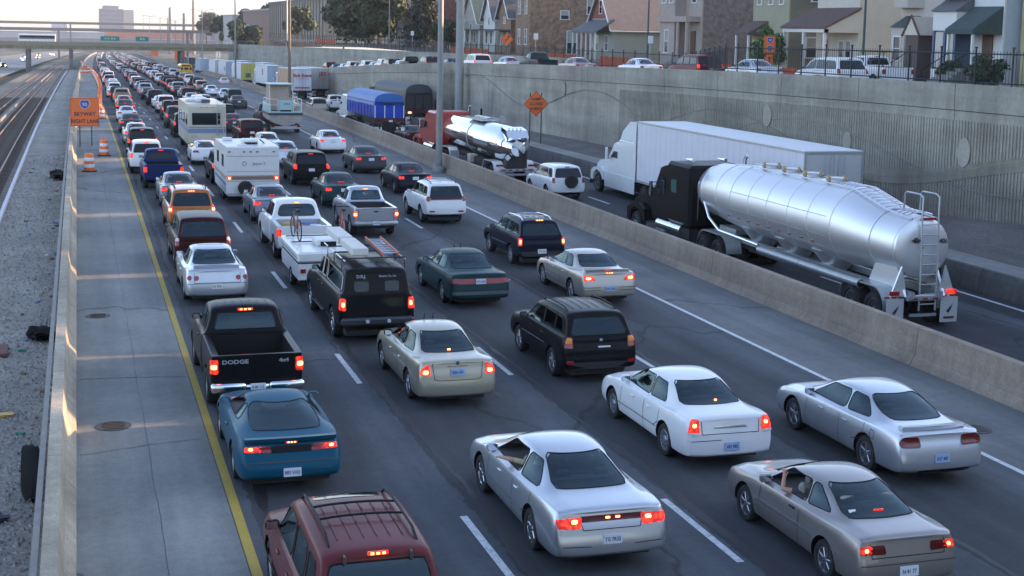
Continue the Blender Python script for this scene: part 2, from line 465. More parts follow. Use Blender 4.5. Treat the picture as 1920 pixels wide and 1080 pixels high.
crack("joint_sealant", 13.62, 3, 120, .03, .14, .05, seed=6)
crack("shoulder_crack", 1.15, 3, 140, .006, .014, .02, seed=8, m=mat("crack_shade", (.10, .10, .10), .9))
def xcrack(u0, u1, Y, w, seed, z=.0045, slope=0, m=None):
 r = random.Random(seed); b = MB(); vs = []; fs = []; n = int((u1 - u0) / .15); y = 0
 for i in range(n + 1):
  u = u0 + (u1 - u0) * i / n; y += (r.random() - .5) * .08; ww = w * (.5 + r.random())
  vs += [Wd(u, Y + y + slope * (u - u0) - ww / 2, z), Wd(u, Y + y + slope * (u - u0) + ww / 2, z)]
  if i: fs.append((2 * i - 2, 2 * i, 2 * i + 1, 2 * i - 1))
 b.add(vs, fs); me = bpy.data.meshes.new("transverse_crack"); me.from_pydata(b.v, [], b.f); me.materials.append(m or MATS["crack_shade"]); o = link("transverse_crack", me); o["kind"] = "structure"
for a in ((-.1, 2.3, 33.0, .05, 1, .0045, -.1), (-.1, 2.2, 27.0, .025, 2, .0045, .25), (17.2, 19.7, 44, .03, 4), (17.2, 19.7, 31, .03, 5), (17.1, 20, 58, .03, 6), (13.4, 17, 43, .04, 7), (2.9, 6, 43.5, .05, 9), (6.6, 13, 41.5, .03, 10, .0045, .05)):
 xcrack(*a)
crack("wandering_crack", 9.0, 26, 36.5, .05, .14, .30, seed=21)
def manhole(u, Y, r, z=.006, label="", cat="manhole cover"):
 t = empty("manhole_cover", Wd(u, Y, z), label=label, cat=cat)
 b = MB(); b.lathe([(r, -.02), (r, .004), (r * .9, .006), (.001, .006)], 24); b.build("frame", mat("cast_iron", (.055, .05, .048), .6, .4, var=.3, vscale=12), t)
 b = MB()
 for k in range(5): b.box((0, -r * .6 + k * r * .3, .01), (r * 1.3 * sqrt(max(.1, 1 - (.6 - k * .3) ** 2)), .03, .01))
 o = b.build("grating", mat("rusty_iron", (.10, .075, .05), .8, .3), t)
manhole(.55, 28.9, .36, label="round iron drain cover on the left shoulder beside the lit strip of concrete")
manhole(.40, 40.2, .34, label="far round drain cover on the left shoulder, in a worn patch")
manhole(17.9, 24.6, .36, label="round iron cover on the wide right shoulder")

# ------------------------------------------------------------------ left barrier (low concrete wall), median barrier, right barrier
def barrier(name, label, prof, y0, y1, m, seg, uf=None, zf=None, far=260, cat="barrier"):
 t = empty(name, Wd(prof[0][0] + (uf(y0) if uf else 0), y0, zf(y0) if zf else 0), label=label, cat=cat)
 loc = t.location.copy()
 Y = y0
 while Y < y1:
  e = min(y1, Y + (seg if Y < far else seg * 12))
  o = extr("panel", prof, Y + .012, e - .012, m, None, step=max(3, seg), uf=uf, zf=zf)
  o.parent = t; o.location = -loc; Y = e
 return t
LP = [(-.62, -.05), (-.60, .84), (-.42, .84), (-.36, .40), (-.18, .12), (-.16, -.05)]
LP = [(-.66, -.05), (-.62, .80), (-.40, .80), (-.33, .36), (-.17, .16), (-.16, -.05)]
lb = barrier("concrete_barrier", "long low concrete barrier between the track ballast and the left shoulder", LP, -6, 1200, BARC, 6.1)
o = extr("pipe_rail", [(-.78, .50), (-.78, .56), (-.68, .56), (-.68, .50)], -6, 200, mat("weathered_conduit", (.30, .27, .24), .6, var=.2), None); o.parent = lb; o.location = -lb.location
MP = [(-.30, -.55), (-.17, .22), (-.11, .98), (.11, .98), (.17, .22), (.30, -.55)]
MP = [(-.34, -.02), (-.18, .24), (-.12, .95), (.12, .95), (.18, .20), (.34, -.52), (-.30, -.52)]
barrier("median_barrier", "brown grey median barrier between the express lanes and the truck lanes", MP, -6, 1200, BARG, 12, uf=medf)
RP = [(29.45, -.52), (29.55, .10), (29.62, .30), (29.80, .30), (29.80, -.52)]
rb_ = barrier("jersey_barrier", "segmented grey barrier along the foot of the dirt bank", RP, -6, 150, surf_mat("grimy_grey_concrete", (.13, .125, .115), drip=.3), 3.6)
ribbon("bank_shelf", [29.8, 31.2], -6, 150, surf_mat("pale_shelf_concrete", (.30, .295, .27)), .29)
def wtop(Y):
 P = [(-20, 6.5), (45, 6.34), (55, 6.28), (75, 6.05), (111, 5.34), (132, 4.85), (167, 3.55), (202, 2.2), (260, .3), (300, -.5)]
 for (a, za), (c, zc) in zip(P, P[1:]):
  if Y <= c: return za + (zc - za) * (Y - a) / (c - a) - cz(Y)
 return -1
def wbase(Y):
 P = [(-20, 1.6), (38, 1.5), (46, 1.2), (54, .62), (90, .58), (110, .4), (128, .3), (170, 0), (300, -.3)]
 for (a, za), (c, zc) in zip(P, P[1:]):
  if Y <= c: return za + (zc - za) * (Y - a) / (c - a)
 return -.3
ribbon("dirt_bank", [31.2, 32.4, 33.2, 34.2], -6, 165, DIRT, zs=[.262, lambda Y: .30 + (wbase(Y) - .3) * .35, lambda Y: .3 + (wbase(Y) - .3) * .8, lambda Y: wbase(Y)], step=3)
def street_z(Y): return wtop(Y) + cz(Y) - .88
ribbon("ramp_road", [34.5, 41.2], -30, 300, ASPH_R, zs=[lambda Y: street_z(Y) - cz(Y)] * 2)
ST = 5.45
b = MB(); b.add([(41.1, -60, ST), (400, -60, ST), (400, 330, ST - .6), (41.1, 330, ST - .6)], [(0, 1, 2, 3)]); o = b.build("street_ground", GRASSY); o["kind"] = "structure"
b = MB(); b.add([(42.0, -60, ST + .02), (50.6, -60, ST + .02), (50.6, 330, ST - .58), (42.0, 330, ST - .58)], [(0, 1, 2, 3)]); o = b.build("street", ASPH_R); o["kind"] = "structure"
def stz(Y): return ST - .6 * (Y + 60) / 390
# ------------------------------------------------------------------ great retaining wall: panels with a plain band on top, ribs below, a big wave pattern
SMOOTH = surf_mat("smooth_wave_concrete", (.25, .23, .175), drip=.3, lumps=.12)
PALE = surf_mat("pale_oval_patch", (.305, .285, .235), lumps=.08)
OCH = surf_mat("ochre_stain", (.19, .165, .10), lumps=.2)
wall = empty("retaining_wall", (34, 45, 0), label="tall ribbed concrete retaining wall holding up the side street", cat="retaining wall")
def wpart(name, mb, m):
 o = mb.build(name, m); o.parent = wall; o.location = -wall.location; return o
jy = [34 * k for k in (2.433, 2.208, 1.993, 1.767, 1.553, 1.340)]
js = [j for j in (127.2, 119.8, 112.4, 105, 97.6, 90.2)] + jy
js = [131.0]
while js[-1] > -20: js.append(js[-1] - 7.42)
def wz(Y): return wtop(Y) + cz(Y)
ribm = {}
for i in range(len(js) - 1):
 a, c = js[i + 1] + .02, js[i] - .02
 b = MB()
 za, zc = wz(a), wz(c)
 ba = wbase(a) - .6 + cz(a)
 b.add([(34.0, a, za), (34.45, a, za), (34.45, c, zc), (34.0, c, zc), (34.0, a, za - 1.05), (34.45, a, za - 1.05), (34.45, c, zc - 1.05), (34.0, c, zc - 1.05)],
   [(0, 1, 2, 3), (0, 3, 7, 4), (1, 5, 6, 2), (4, 7, 6, 5), (0, 4, 5, 1), (3, 2, 6, 7)])
 wpart("parapet_panel", b, WALLC)
 b = MB()
 b.add([(34.03, a, za - 1.08), (34.4, a, za - 1.08), (34.4, c, zc - 1.08), (34.03, c, zc - 1.08), (34.03, a, ba), (34.4, a, ba), (34.4, c, ba), (34.03, c, ba)],
   [(0, 1, 2, 3), (0, 3, 7, 4), (1, 5, 6, 2), (4, 7, 6, 5), (0, 4, 5, 1), (3, 2, 6, 7)])
 wpart("wall_panel", b, WALLC)
 if a < 80:
  b = MB(); y = a + .08
  while y < c - .1:
   zt = za + (zc - za) * (y - a) / (c - a) - 1.45
   b.box((34.01, y, (zt + ba) / 2), (.03, .085, zt - ba)); y += .205
  o = wpart("ribs", b, WALLC); o["kind"] = "stuff"
def wave(y0, y1, zc, amp, ph, per, wd, m, name="wave_band", x=33.975):
 n = 60; vs = []; fs = []
 for i in range(n + 1):
  Y = y0 + (y1 - y0) * i / n; z = zc + amp * sin(2 * pi * (Y - ph) / per)
  for dx, dz in ((0, wd / 2), (0, -wd / 2), (.04, -wd / 2), (.04, wd / 2)): vs.append((x + dx, Y, z + dz))
  if i:
   q = 4 * i
   for k in range(4): fs.append((q - 4 + k, q - 4 + (k + 1) % 4, q + (k + 1) % 4, q + k))
 b = MB(); b.add(vs, fs); wpart(name, b, m)
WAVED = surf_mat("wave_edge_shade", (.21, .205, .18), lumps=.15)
wave(38, 125, 3.1, 1.0, 84, 30, .07, WAVED)
wave(44, 57, 2.9, .9, 63, 30, .55, SMOOTH, x=33.978); wave(36, 80, 3.0, 1.0, 63, 30, .05, WAVED, x=33.97)
for Y, z, ry, rz_ in ((65.5, 4.0, .45, .55), (48.5, 3.6, .42, .6), (97.5, 3.9, .4, .55), (57.5, 3.3, .35, .45)):
 b = MB(); b.lathe([(ry, -.03), (ry, .02)], 24, 'x', sz=rz_ / ry); o = wpart("oval_patch", b, PALE); o.location = Vector((33.97, Y, z)) - wall.location
pe = MB(); pe.b2(32.72, 34.5, 130.0, 130.6, -1.5, wz(130) + .01); pe = pe.build("end_face", surf_mat("lit_wall_end", (.36, .34, .28), drip=.1)); pe.parent = wall; pe.location = -wall.location  # end face coloured paler than the wall to read as lit
fw_ = empty("retaining_wall", (32.7, 130, 0), label="plain concrete ramp wall sinking towards the distant trucks", cat="retaining wall")
Y = 130.02
while Y < 290:
 e = Y + 7.4; b = MB(); x0 = 32.75
 bend = lambda q: max(0, q - 160) * .045
 za, zc = wz(Y), wz(e)
 p = [Wd(0, Y).x + bend(Y), Wd(0, e).x + bend(e)]
 for (t0, t1, xx) in ((0, .9, x0 - .04), (.93, 9, x0)):
  z0, z1 = za - t0, zc - t0; y0_, y1_ = (za - t1, zc - t1) if t1 < 5 else (-6, -6)
  b.add([(xx + p[0], Y, z0), (xx + .45 + p[0], Y, z0), (xx + .45 + p[1], e - .03, z1), (xx + p[1], e - .03, z1), (xx + p[0], Y, y0_), (xx + .45 + p[0], Y, y0_), (xx + .45 + p[1], e - .03, y1_), (xx + p[1], e - .03, y1_)],
    [(0, 1, 2, 3), (0, 3, 7, 4), (1, 5, 6, 2), (4, 7, 6, 5), (0, 4, 5, 1), (3, 2, 6, 7)])
 o = b.build("wall_panel", WALLC); o.parent = fw_; o.location = -fw_.location; Y = e
bw = empty("street_wall", (41, 118, 0), label="long concrete wall between the ramp and the side street fence", cat="retaining wall")
Y = 112
while Y < 420:
 e = Y + (8 if Y < 260 else 20); b = MB(); za = 5.75 - max(0, Y - 118) * .0115; zc = 5.75 - max(0, e - 118) * .0115
 xa, xb = 41.0 + cx(Y), 41.0 + cx(e)
 b.add([(xa, Y, za), (xa + .4, Y, za), (xb + .4, e - .03, zc), (xb, e - .03, zc), (xa, Y, -8), (xa + .4, Y, -8), (xb + .4, e - .03, -8), (xb, e - .03, -8)],
   [(0, 1, 2, 3), (0, 3, 7, 4), (1, 5, 6, 2), (4, 7, 6, 5), (0, 4, 5, 1), (3, 2, 6, 7)])
 o = b.build("wall_panel", WALLC); o.parent = bw; o.location = -bw.location; Y = e
# ------------------------------------------------------------------ vehicle library: lofted bodies, cut wheel arches and cabins, projected glass and lamps
def loft(st, lod=2):
 """stations: (y, zb, hw, zs, ws, wg, zr, wr, dy, dt) rear to front; closed control cage, subdivided"""
 bm = bmesh.new(); rows = []
 for s in st:
  y, zb, hw, zs, ws, wg, zr, wr = s[:8]; dy = s[8] if len(s) > 8 else 0; dt = s[9] if len(s) > 9 else 0
  flat = (zr - zs) < .2
  h = zs - zb
  pts = [(0, zb, 0), (hw * .72, zb, 0), (hw * .96, zb + .04, 0), (hw, zb + h * .28, 0), (hw, zb + h * .62, dy * .4), ((hw + ws) / 2 + .01, zs - h * .13, dy * .85), (ws, zs, dy), (wg, zs + (.02 if not flat else (zr - zs) * .35), dy)]
  if flat:
   pts += [(wg * .7 + wr * .3, zs + (zr - zs) * .6, dy), (wg * .35 + wr * .65, zs + (zr - zs) * .8, dy), (wr * .75, zr - (zr - zs) * .1, dy), (0, zr, dy)]
  else:
   pts += [(wg * .5 + wr * .5 + .012, zs + (zr - zs) * .5, dy + dt * .5), (wr + .035, zr - .075, dy + dt * .93), (wr - .06, zr - .008, dy + dt), (0, zr + .02, dy + dt)]
  Rr = [bm.verts.new((p[0], y + p[2], p[1])) for p in pts]
  Ll = [Rr[0]] + [bm.verts.new((-p[0], y + p[2], p[1])) for p in pts[1:-1]] + [Rr[-1]]
  rows.append((Rr, Ll))
 n = len(rows[0][0])
 for a, b in zip(rows, rows[1:]):
  for side in (0, 1):
   for i in range(n - 1):
    q = (a[side][i], a[side][i + 1], b[side][i + 1], b[side][i])
    bm.faces.new(q if side else q[::-1])
 for k, (Rr, Ll) in ((0, rows[0]), (1, rows[-1])):
  for i in range(n - 1):
   q = [Rr[i], Rr[i + 1], Ll[i + 1], Ll[i]]
   u = []
   for v in q:
    if v not in u: u.append(v)
   if len(u) > 2: bm.faces.new(u if k else u[::-1])
 cr = bm.edges.layers.float.new('crease_edge')
 def crz(a, b2, w_):
  e = bm.edges.get((a, b2))
  if e: e[cr] = w_
 for a, b2 in zip(rows, rows[1:]):
  for side in (0, 1):
   for i, w_ in ((2, .5), (6, .55), (9, .3)): crz(a[side][i], b2[side][i], w_)
 for rw, w_ in ((rows[0], .45), (rows[-1], .3)):
  for side in (0, 1):
   for i in range(n - 1): crz(rw[side][i], rw[side][i + 1], w_)
 bmesh.ops.recalc_face_normals(bm, faces=bm.faces)
 me = bpy.data.meshes.new("body"); bm.to_mesh(me); bm.free()
 if lod:
  o = bpy.data.objects.new("tmp", me); COL.objects.link(o)
  md = o.modifiers.new("s", 'SUBSURF'); md.levels = lod; md.render_levels = lod
  bpy.context.view_layer.update()
  m2 = bpy.data.meshes.new_from_object(o.evaluated_get(bpy.context.evaluated_depsgraph_get()))
  bpy.data.objects.remove(o); me = m2; me.name = "body"
 return me
def cut(me, cutters, mats):
 """cutters: list of (MB, material slot)"""
 for m in mats:
  me.materials.append(m)
 o = bpy.data.objects.new("tmp", me); COL.objects.link(o); ts = [o]
 for mb, slot in cutters:
  cm = mb.data("c", mats); cm.polygons.foreach_set("material_index", [slot] * len(cm.polygons))
  co = bpy.data.objects.new("c", cm); COL.objects.link(co); ts.append(co)
  md = o.modifiers.new("b", 'BOOLEAN'); md.operation = 'DIFFERENCE'; md.object = co; md.solver = 'EXACT'
 bpy.context.view_layer.update()
 m2 = bpy.data.meshes.new_from_object(o.evaluated_get(bpy.context.evaluated_depsgraph_get()))
 for t in ts: bpy.data.objects.remove(t)
 m2.name = "body"
 return m2
def bvh_of(me):
 return BVHTree.FromPolygons([v.co for v in me.vertices], [p.vertices for p in me.polygons])
def decal(bvh, poly, view='back', off=.008, N=32, rings=3, m=0, mb=None, phi=0, skirt=.012, far=6, piv=None):
 """project an outline onto the body: view back (a=x), left / right (a=y), top (a=x,b=y)"""
 P = resample(poly, N)
 cxx = sum(p[0] for p in P) / N; cyy = sum(p[1] for p in P) / N
 mb = mb or MB(); vs = []; ok = []
 if view == 'back': D = Vector((sin(phi), cos(phi), 0)); A = Vector((cos(phi), -sin(phi), 0)); B = Vector((0, 0, 1))
 elif view == 'front': D = Vector((0, -1, 0)); A = Vector((1, 0, 0)); B = Vector((0, 0, 1))
 elif view == 'left': D = Vector((1, 0, 0)); A = Vector((0, 1, 0)); B = Vector((0, 0, 1))
 elif view == 'right': D = Vector((-1, 0, 0)); A = Vector((0, 1, 0)); B = Vector((0, 0, 1))
 else: D = Vector((0, 0, -1)); A = Vector((1, 0, 0)); B = Vector((0, 1, 0))
 def hit(a, b, o2=off):
  h = bvh.ray_cast((Vector((a, piv, b)) if piv is not None else A * a + B * b) - D * far, D)
  if h[0] is None: return None
  nn = h[1] if h[1].dot(D) < 0 else -h[1]
  return h[0] + nn * o2
 def put(a, b, o2=off):
  q = hit(a, b, o2); ok.append(q is not None); vs.append(q or Vector((0, 0, 0)))
 for r in range(rings):
  t = 1 - r / rings
  for p in P: put(cxx + (p[0] - cxx) * t, cyy + (p[1] - cyy) * t)
 put(cxx, cyy)
 fs = []
 for r in range(rings - 1):
  for k in range(N):
   fs.append((r * N + k, r * N + (k + 1) % N, (r + 1) * N + (k + 1) % N, (r + 1) * N + k))
 for k in range(N): fs.append(((rings - 1) * N + k, (rings - 1) * N + (k + 1) % N, rings * N))
 if skirt:
  b0 = len(vs)
  for p in P: put(p[0], p[1], off - skirt)
  for k in range(N): fs.append((k, b0 + k, b0 + (k + 1) % N, (k + 1) % N))
 fs = [f for f in fs if all(ok[i] for i in f)]
 mb.add(vs, fs, m)
 return mb
def strip(bvh, pts, wd, view='back', off=.004, mb=None, m=0, step=.08, phi=0):
 """thin band projected along a polyline"""
 mb = mb or MB()
 for (p, q) in zip(pts, pts[1:]):
  p = Vector(p); q = Vector(q); d = (q - p)
  if d.length < 1e-4: continue
  n = max(1, int(d.length / step)); t = d.normalized(); nrm = Vector((-t.y, t.x)) * wd / 2
  for i in range(n):
   a = p + d * (i / n); b = p + d * ((i + 1) / n)
   quad = [a + nrm, b + nrm, b - nrm, a - nrm]
   if view == 'back': D = Vector((sin(phi), cos(phi), 0)); A = Vector((cos(phi), -sin(phi), 0)); B = Vector((0, 0, 1))
   elif view == 'left': D = Vector((1, 0, 0)); A = Vector((0, 1, 0)); B = Vector((0, 0, 1))
   elif view == 'right': D = Vector((-1, 0, 0)); A = Vector((0, 1, 0)); B = Vector((0, 0, 1))
   else: D = Vector((0, 0, -1)); A = Vector((1, 0, 0)); B = Vector((0, 1, 0))
   vs = []
   for c in quad:
    h = bvh.ray_cast(A * c.x + B * c.y - D * 6, D)
    if h[0] is None: break
    vs.append(h[0] - D * off + (h[1] if h[1].dot(D) < 0 else -h[1]) * off)
   if len(vs) == 4 and max((vs[i] - vs[(i + 1) % 4]).length for i in range(4)) < step * 2.2 + wd * 2.5: mb.add(vs, [(0, 1, 2, 3)], m)
 return mb
def trim_loop(bvh, poly, view, r):
 P = resample(poly, 44); pts = []
 D, A, B = {'back': ((0, 1, 0), (1, 0, 0), (0, 0, 1)), 'left': ((1, 0, 0), (0, 1, 0), (0, 0, 1)), 'right': ((-1, 0, 0), (0, 1, 0), (0, 0, 1))}[view]; D, A, B = Vector(D), Vector(A), Vector(B)
 for p in P:
  h = bvh.ray_cast(A * p[0] + B * p[1] - D * 6, D)
  if h[0] is not None: pts.append(h[0])
 return MB().tube(pts + [pts[0]], r, 5, cap=False)
WHEELS = {}
def wheel_data(r, wdt, style):
 k = (round(r, 3), round(wdt, 3), style)
 if k in WHEELS: return WHEELS[k]
 t = MB(); h = wdt / 2
 t.lathe([(r * .64, -h * .75), (r * .70, -h), (r * .93, -h), (r * .985, -h * .75), (r, -h * .4), (r, h * .4), (r * .985, h * .75), (r * .93, h), (r * .70, h), (r * .64, h * .75)], 28, 'x', cap=False)
 tm = t.data("tyre", RUBBER, True, 50)
 q = MB(); rr = r * .655
 q.lathe([(rr, -h * .7), (rr * .97, -h * .8), (rr * .88, -h * .55), (rr * .86, -h * .1), (.01, -h * .05)], 28, 'x', m=1)      # barrel and dark back
 q.lathe([(rr, -h * .70), (rr * 1.02, -h * .84), (rr * .9, -h * .84), (rr * .88, -h * .6)], 28, 'x', cap=False)
 if style in ('five', 'seven', 'ten'):
  n = {'five': 5, 'seven': 7, 'ten': 10}[style]; ww = {'five': .34, 'seven': .2, 'ten': .14}[style] * rr
  for i in range(n):
   g = 2 * pi * i / n + .3
   q.box((-h * .62, cos(g) * rr * .52, sin(g) * rr * .52), (h * .3, rr * .8, ww), rx=g, ch=.008)
  q.lathe([(rr * .26, -h * .5), (rr * .24, -h * .82), (.001, -h * .86)], 14, 'x')
 elif style == 'cap':
  q.lathe([(rr * .9, -h * .6), (rr * .8, -h * .82), (rr * .35, -h * .72), (rr * .28, -h * .9), (.001, -h * .92)], 28, 'x')
  for i in range(12):
   g = 2 * pi * i / 12
   q.box((-h * .80, cos(g) * rr * .66, sin(g) * rr * .66), (.012, rr * .24, rr * .07), m=1, rx=g)
 elif style == 'steel':
  q.lathe([(rr * .9, -h * .5), (rr * .6, -h * .25), (rr * .45, -h * .55), (rr * .2, -h * .6), (rr * .18, -h * .8), (.001, -h * .8)], 28, 'x')
  for i in range(8):
   g = 2 * pi * i / 8
   q.box((-h * .36, cos(g) * rr * .7, sin(g) * rr * .7), (.02, rr * .16, rr * .12), m=1, rx=g)
 rim = HUBC if style in ('cap', 'steel') else ALU
 if style == 'chrome5': rim = CHROME
 if style == 'chrome5':
  for i in range(5):
   g = 2 * pi * i / 5 + .2
   q.box((-h * .62, cos(g) * rr * .52, sin(g) * rr * .52), (h * .3, rr * .8, rr * .3), rx=g, ch=.01)
  q.lathe([(rr * .3, -h * .5), (rr * .26, -h * .82), (.001, -h * .86)], 14, 'x')
 rm = q.data("rim", [rim, mat("flat_dark_grey", (.03, .03, .03), .7)], True, 30)  # flat dark grey for rim barrels and slots
 WHEELS[k] = (tm, rm); return WHEELS[k]
def put_wheel(parent, x, y, r, wdt, style):
 tm, rm = wheel_data(r, wdt, style)
 o = link("wheel", tm, parent); o.location = (x, y, r)
 if x > 0: o.rotation_euler = (0, 0, pi)
 link("rim", rm, o)
 return o
PN = [0]
def plate(root, x, y, z, txt=None, col=None, tilt=.1, w=.31):
 b = MB(); b.box((0, 0, 0), (w, .012, .155), ch=.004)
 m = PLATE if not col else mat("licence_plate_" + col, {"blue": (.30, .42, .62), "white": (.7, .7, .68)}[col], .4, var=.15, vscale=25)
 o = b.build("license_plate", m, root); o.location = (x, y, z); o.rotation_euler = (-tilt, 0, 0)
 PN[0] += 1
 if txt: text(txt, .085, INK, o, (0, -.008, -.005), name="lettering", ext=.001, bold=.001, sx=.82)
 return o
def mirror_lr(poly): return [(-a, b) for a, b in poly]

def build_car(s, rootname, label, cat, group=None):
 """s: dict of dimensions and outlines; returns root empty at ground centre, facing +Y"""
 root = empty(rootname, label=label, cat=cat, group=group)
 g = s.get
 me = loft(s["st"], 2)
 bv = bvh_of(me)
 yr, yf, r = s["yr"], s["yf"], s["r"]; W2 = s["W"] / 2
 ar = g("arch", r + .055)
 cuts = []
 cab = MB()
 if g("cab", True):
  for poly in s["side"]:
   cab2 = MB(); cab2.prism(resample(rpoly(poly, g("sr", .05)), 22), 'x', -1.4, 1.4); cuts.append((cab2, 1))
  if s.get("rear"):
   c3 = MB(); P = rpoly(s["rear"], g("rr", .06)); c3.prism(resample(P, 24), 'y', g("rcut0", -4), g("rcut1", s["ywf"])); cuts.append((c3, 1))
 for yy in (yr, yf):
  for sx in (-1, 1):
   c = MB(); c.lathe([(ar, sx * (W2 - .30)), (ar, sx * (W2 + .3))], 28, 'x', c=(0, yy, r + .01)); cuts.append((c, 2))
 for q in g("bedcut", []):
  c = MB(); c.b2(*q); cuts.append((c, 3))
 mt = [s["paint"], INTER, BLACK, g("bedmat", BLACK)]
 body = cut(me, cuts, mt)
 sm(body, 38)
 bo = link("body", body, root)
 gl = g("glass", GL_CLEAR)
 if s.get("rear"):
  decal(bv, rpoly(s["rear"], g("rr", .06)), 'back', off=.002, N=36, rings=5, skirt=0).build("rear_window", gl, root, True)
  trim_loop(bv, rpoly(s["rear"], g("rr", .06)), 'back', .013).build("window_trim", BLACK, root)
 for i, poly in enumerate(s["side"]):
  for v in ('left', 'right'):
   if v == 'left' and i in g("open", []): continue
   decal(bv, rpoly(poly, g("sr", .05)), v, off=.001, N=30, rings=3, skirt=0).build("side_window", g("sglass", gl), root, True)
 if g("trimside", True):
  for poly in s["side"]:
   for v in ('left', 'right'): trim_loop(bv, rpoly(poly, g("sr", .05)), v, .011).build("window_trim", g("sidetrim", BLACK), root)
 if g("wind"):
  decal(bv, rpoly(s["wind"], .08), 'front', off=.003, N=30, rings=4, skirt=0).build("windshield", gl, root, True)
 for p in g("roofglass", []):
  decal(bv, rpoly(p, .04), 'top', off=.006, N=28, rings=2).build("sunroof", GLASS, root, True)
 for i, (poly, lit, phi) in enumerate(s["tail"]):
  for sx in (-1, 1):
   if poly[0][0] < 0 and sx == -1 and False: continue
   pp = poly if sx > 0 else mirror_lr(poly)
   mm = {"lit": LIT, "off": LENS, "smoke": LENSD, "amber": AMBER, "clear": CLEARL, "hot": LIT_HOT}[lit]
   nm = {"amber": "turn_lamp", "clear": "reverse_lamp"}.get(lit, "taillight")
   decal(bv, rpoly(pp, g("tr", .03)), 'back', off=.014 + (.006 if lit in ("hot", "amber", "clear") else 0), N=24, rings=3, phi=-phi * sx, skirt=.03, piv=-s['L'] / 2 + g('tpiv', .06)).build(nm if lit != "hot" else "brake_bulb", mm, root, True)
 if g("bar"):   # full-width lens
  decal(bv, rpoly(s["bar"][0], .03), 'back', off=.010, N=44, rings=2, skirt=.02).build("tail_panel", s["bar"][1], root, True)
 if g("third"):
  x, y, z, wd, hh = s["third"]
  b = MB(); b.box((0, 0, 0), (wd, .03, hh), ch=.008); o = b.build("brake_light", LIT, root); o.location = (x, y, z)
  if wd > .15 and g("thirdseg", True):
   hb = MB()
   for k in range(3): hb.box(((k - 1) * wd * .28, -.018, 0), (wd * .16, .01, hh * .55))
   hb.build("brake_bulb", LIT_HOT, o)
 for v, pts in g("seams", []):
  for q in ((v, 'right') if v == 'left' else (v,)): strip(bv, pts, .012, q, off=.003).build("panel_gap", BLACK, root)
 for nm, mm, v, pts, wd in g("trims", []):
  for q in ((v, 'right') if v == 'left' else (v,)): strip(bv, pts, wd, q, off=.009).build(nm, mm, root)
 for y in g("handles", []):
  for v, sx in (('left', -1), ('right', 1)):
   h = bv.ray_cast(Vector((sx * 3, y, g("hz", .78))), Vector((-sx, 0, 0)))
   if h[0]:
    b = MB(); b.box((0, 0, 0), (.03, .17, .035), ch=.01); o = b.build("door_handle", g("hmat", s["paint"]), root); o.location = h[0] + Vector((sx * .012, 0, 0))
 my, mz = s["mir"]
 for sx in (-1, 1):
  h = bv.ray_cast(Vector((sx * 3, my, mz - .03)), Vector((-sx, 0, 0)))
  x = h[0].x if h[0] else sx * W2
  b = MB(); b.box((sx * .13, 0, 0), (.2, .10, .14), 0, ch=.03); b.box((sx * .03, .01, -.03), (.10, .05, .05), 0, ch=.01)
  o = b.build("mirror", g("mirmat", BLACK), root, True); o.location = (x - sx * .02, my, mz)
  b = MB(); b.box((sx * .135, -.054, 0), (.165, .006, .11)); b.build("mirror_glass", CHROME, o)
 for yy in (yr, yf):
  for sx in (-1, 1): put_wheel(root, sx * (W2 - g("wt", .21) / 2 - .025), yy, r, g("wt", .21), g("ws", "cap"))
 b = MB(); b.box((0, 0, g("zb", .22) + .02), (s["W"] - .5, s["L"] - .5, .14)); b.build("underbody", DKSTEEL, root)
 if g("plate"): plate(root, *s["plate"])
 if g("seats", True) and g("cab", True):
  zt = g("seatz", s["side"][0][0][1] + .02)
  for (ys, xs) in g("seatpos", [(-.05, .38), (-.05, -.38)]):
   b = MB(); b.box((0, 0, 0), (.46, .16, .40), ch=.05); b.box((0, 0, .27), (.26, .10, .16), ch=.04)
   o = b.build("seat", SEATM, root, True); o.location = (xs, ys, zt - .10); o.rotation_euler = (.15, 0, 0)
  if g("rearseat") is not None:
   b = MB(); b.box((0, 0, 0), (1.15, .16, .24), ch=.05)
   for q in (-.33, .33): b.box((q, 0, .17), (.25, .09, .12), ch=.03)
   o = b.build("rear_seat", SEATM, root, True); o.location = (0, s["rearseat"], zt - .04)
 return root, bv

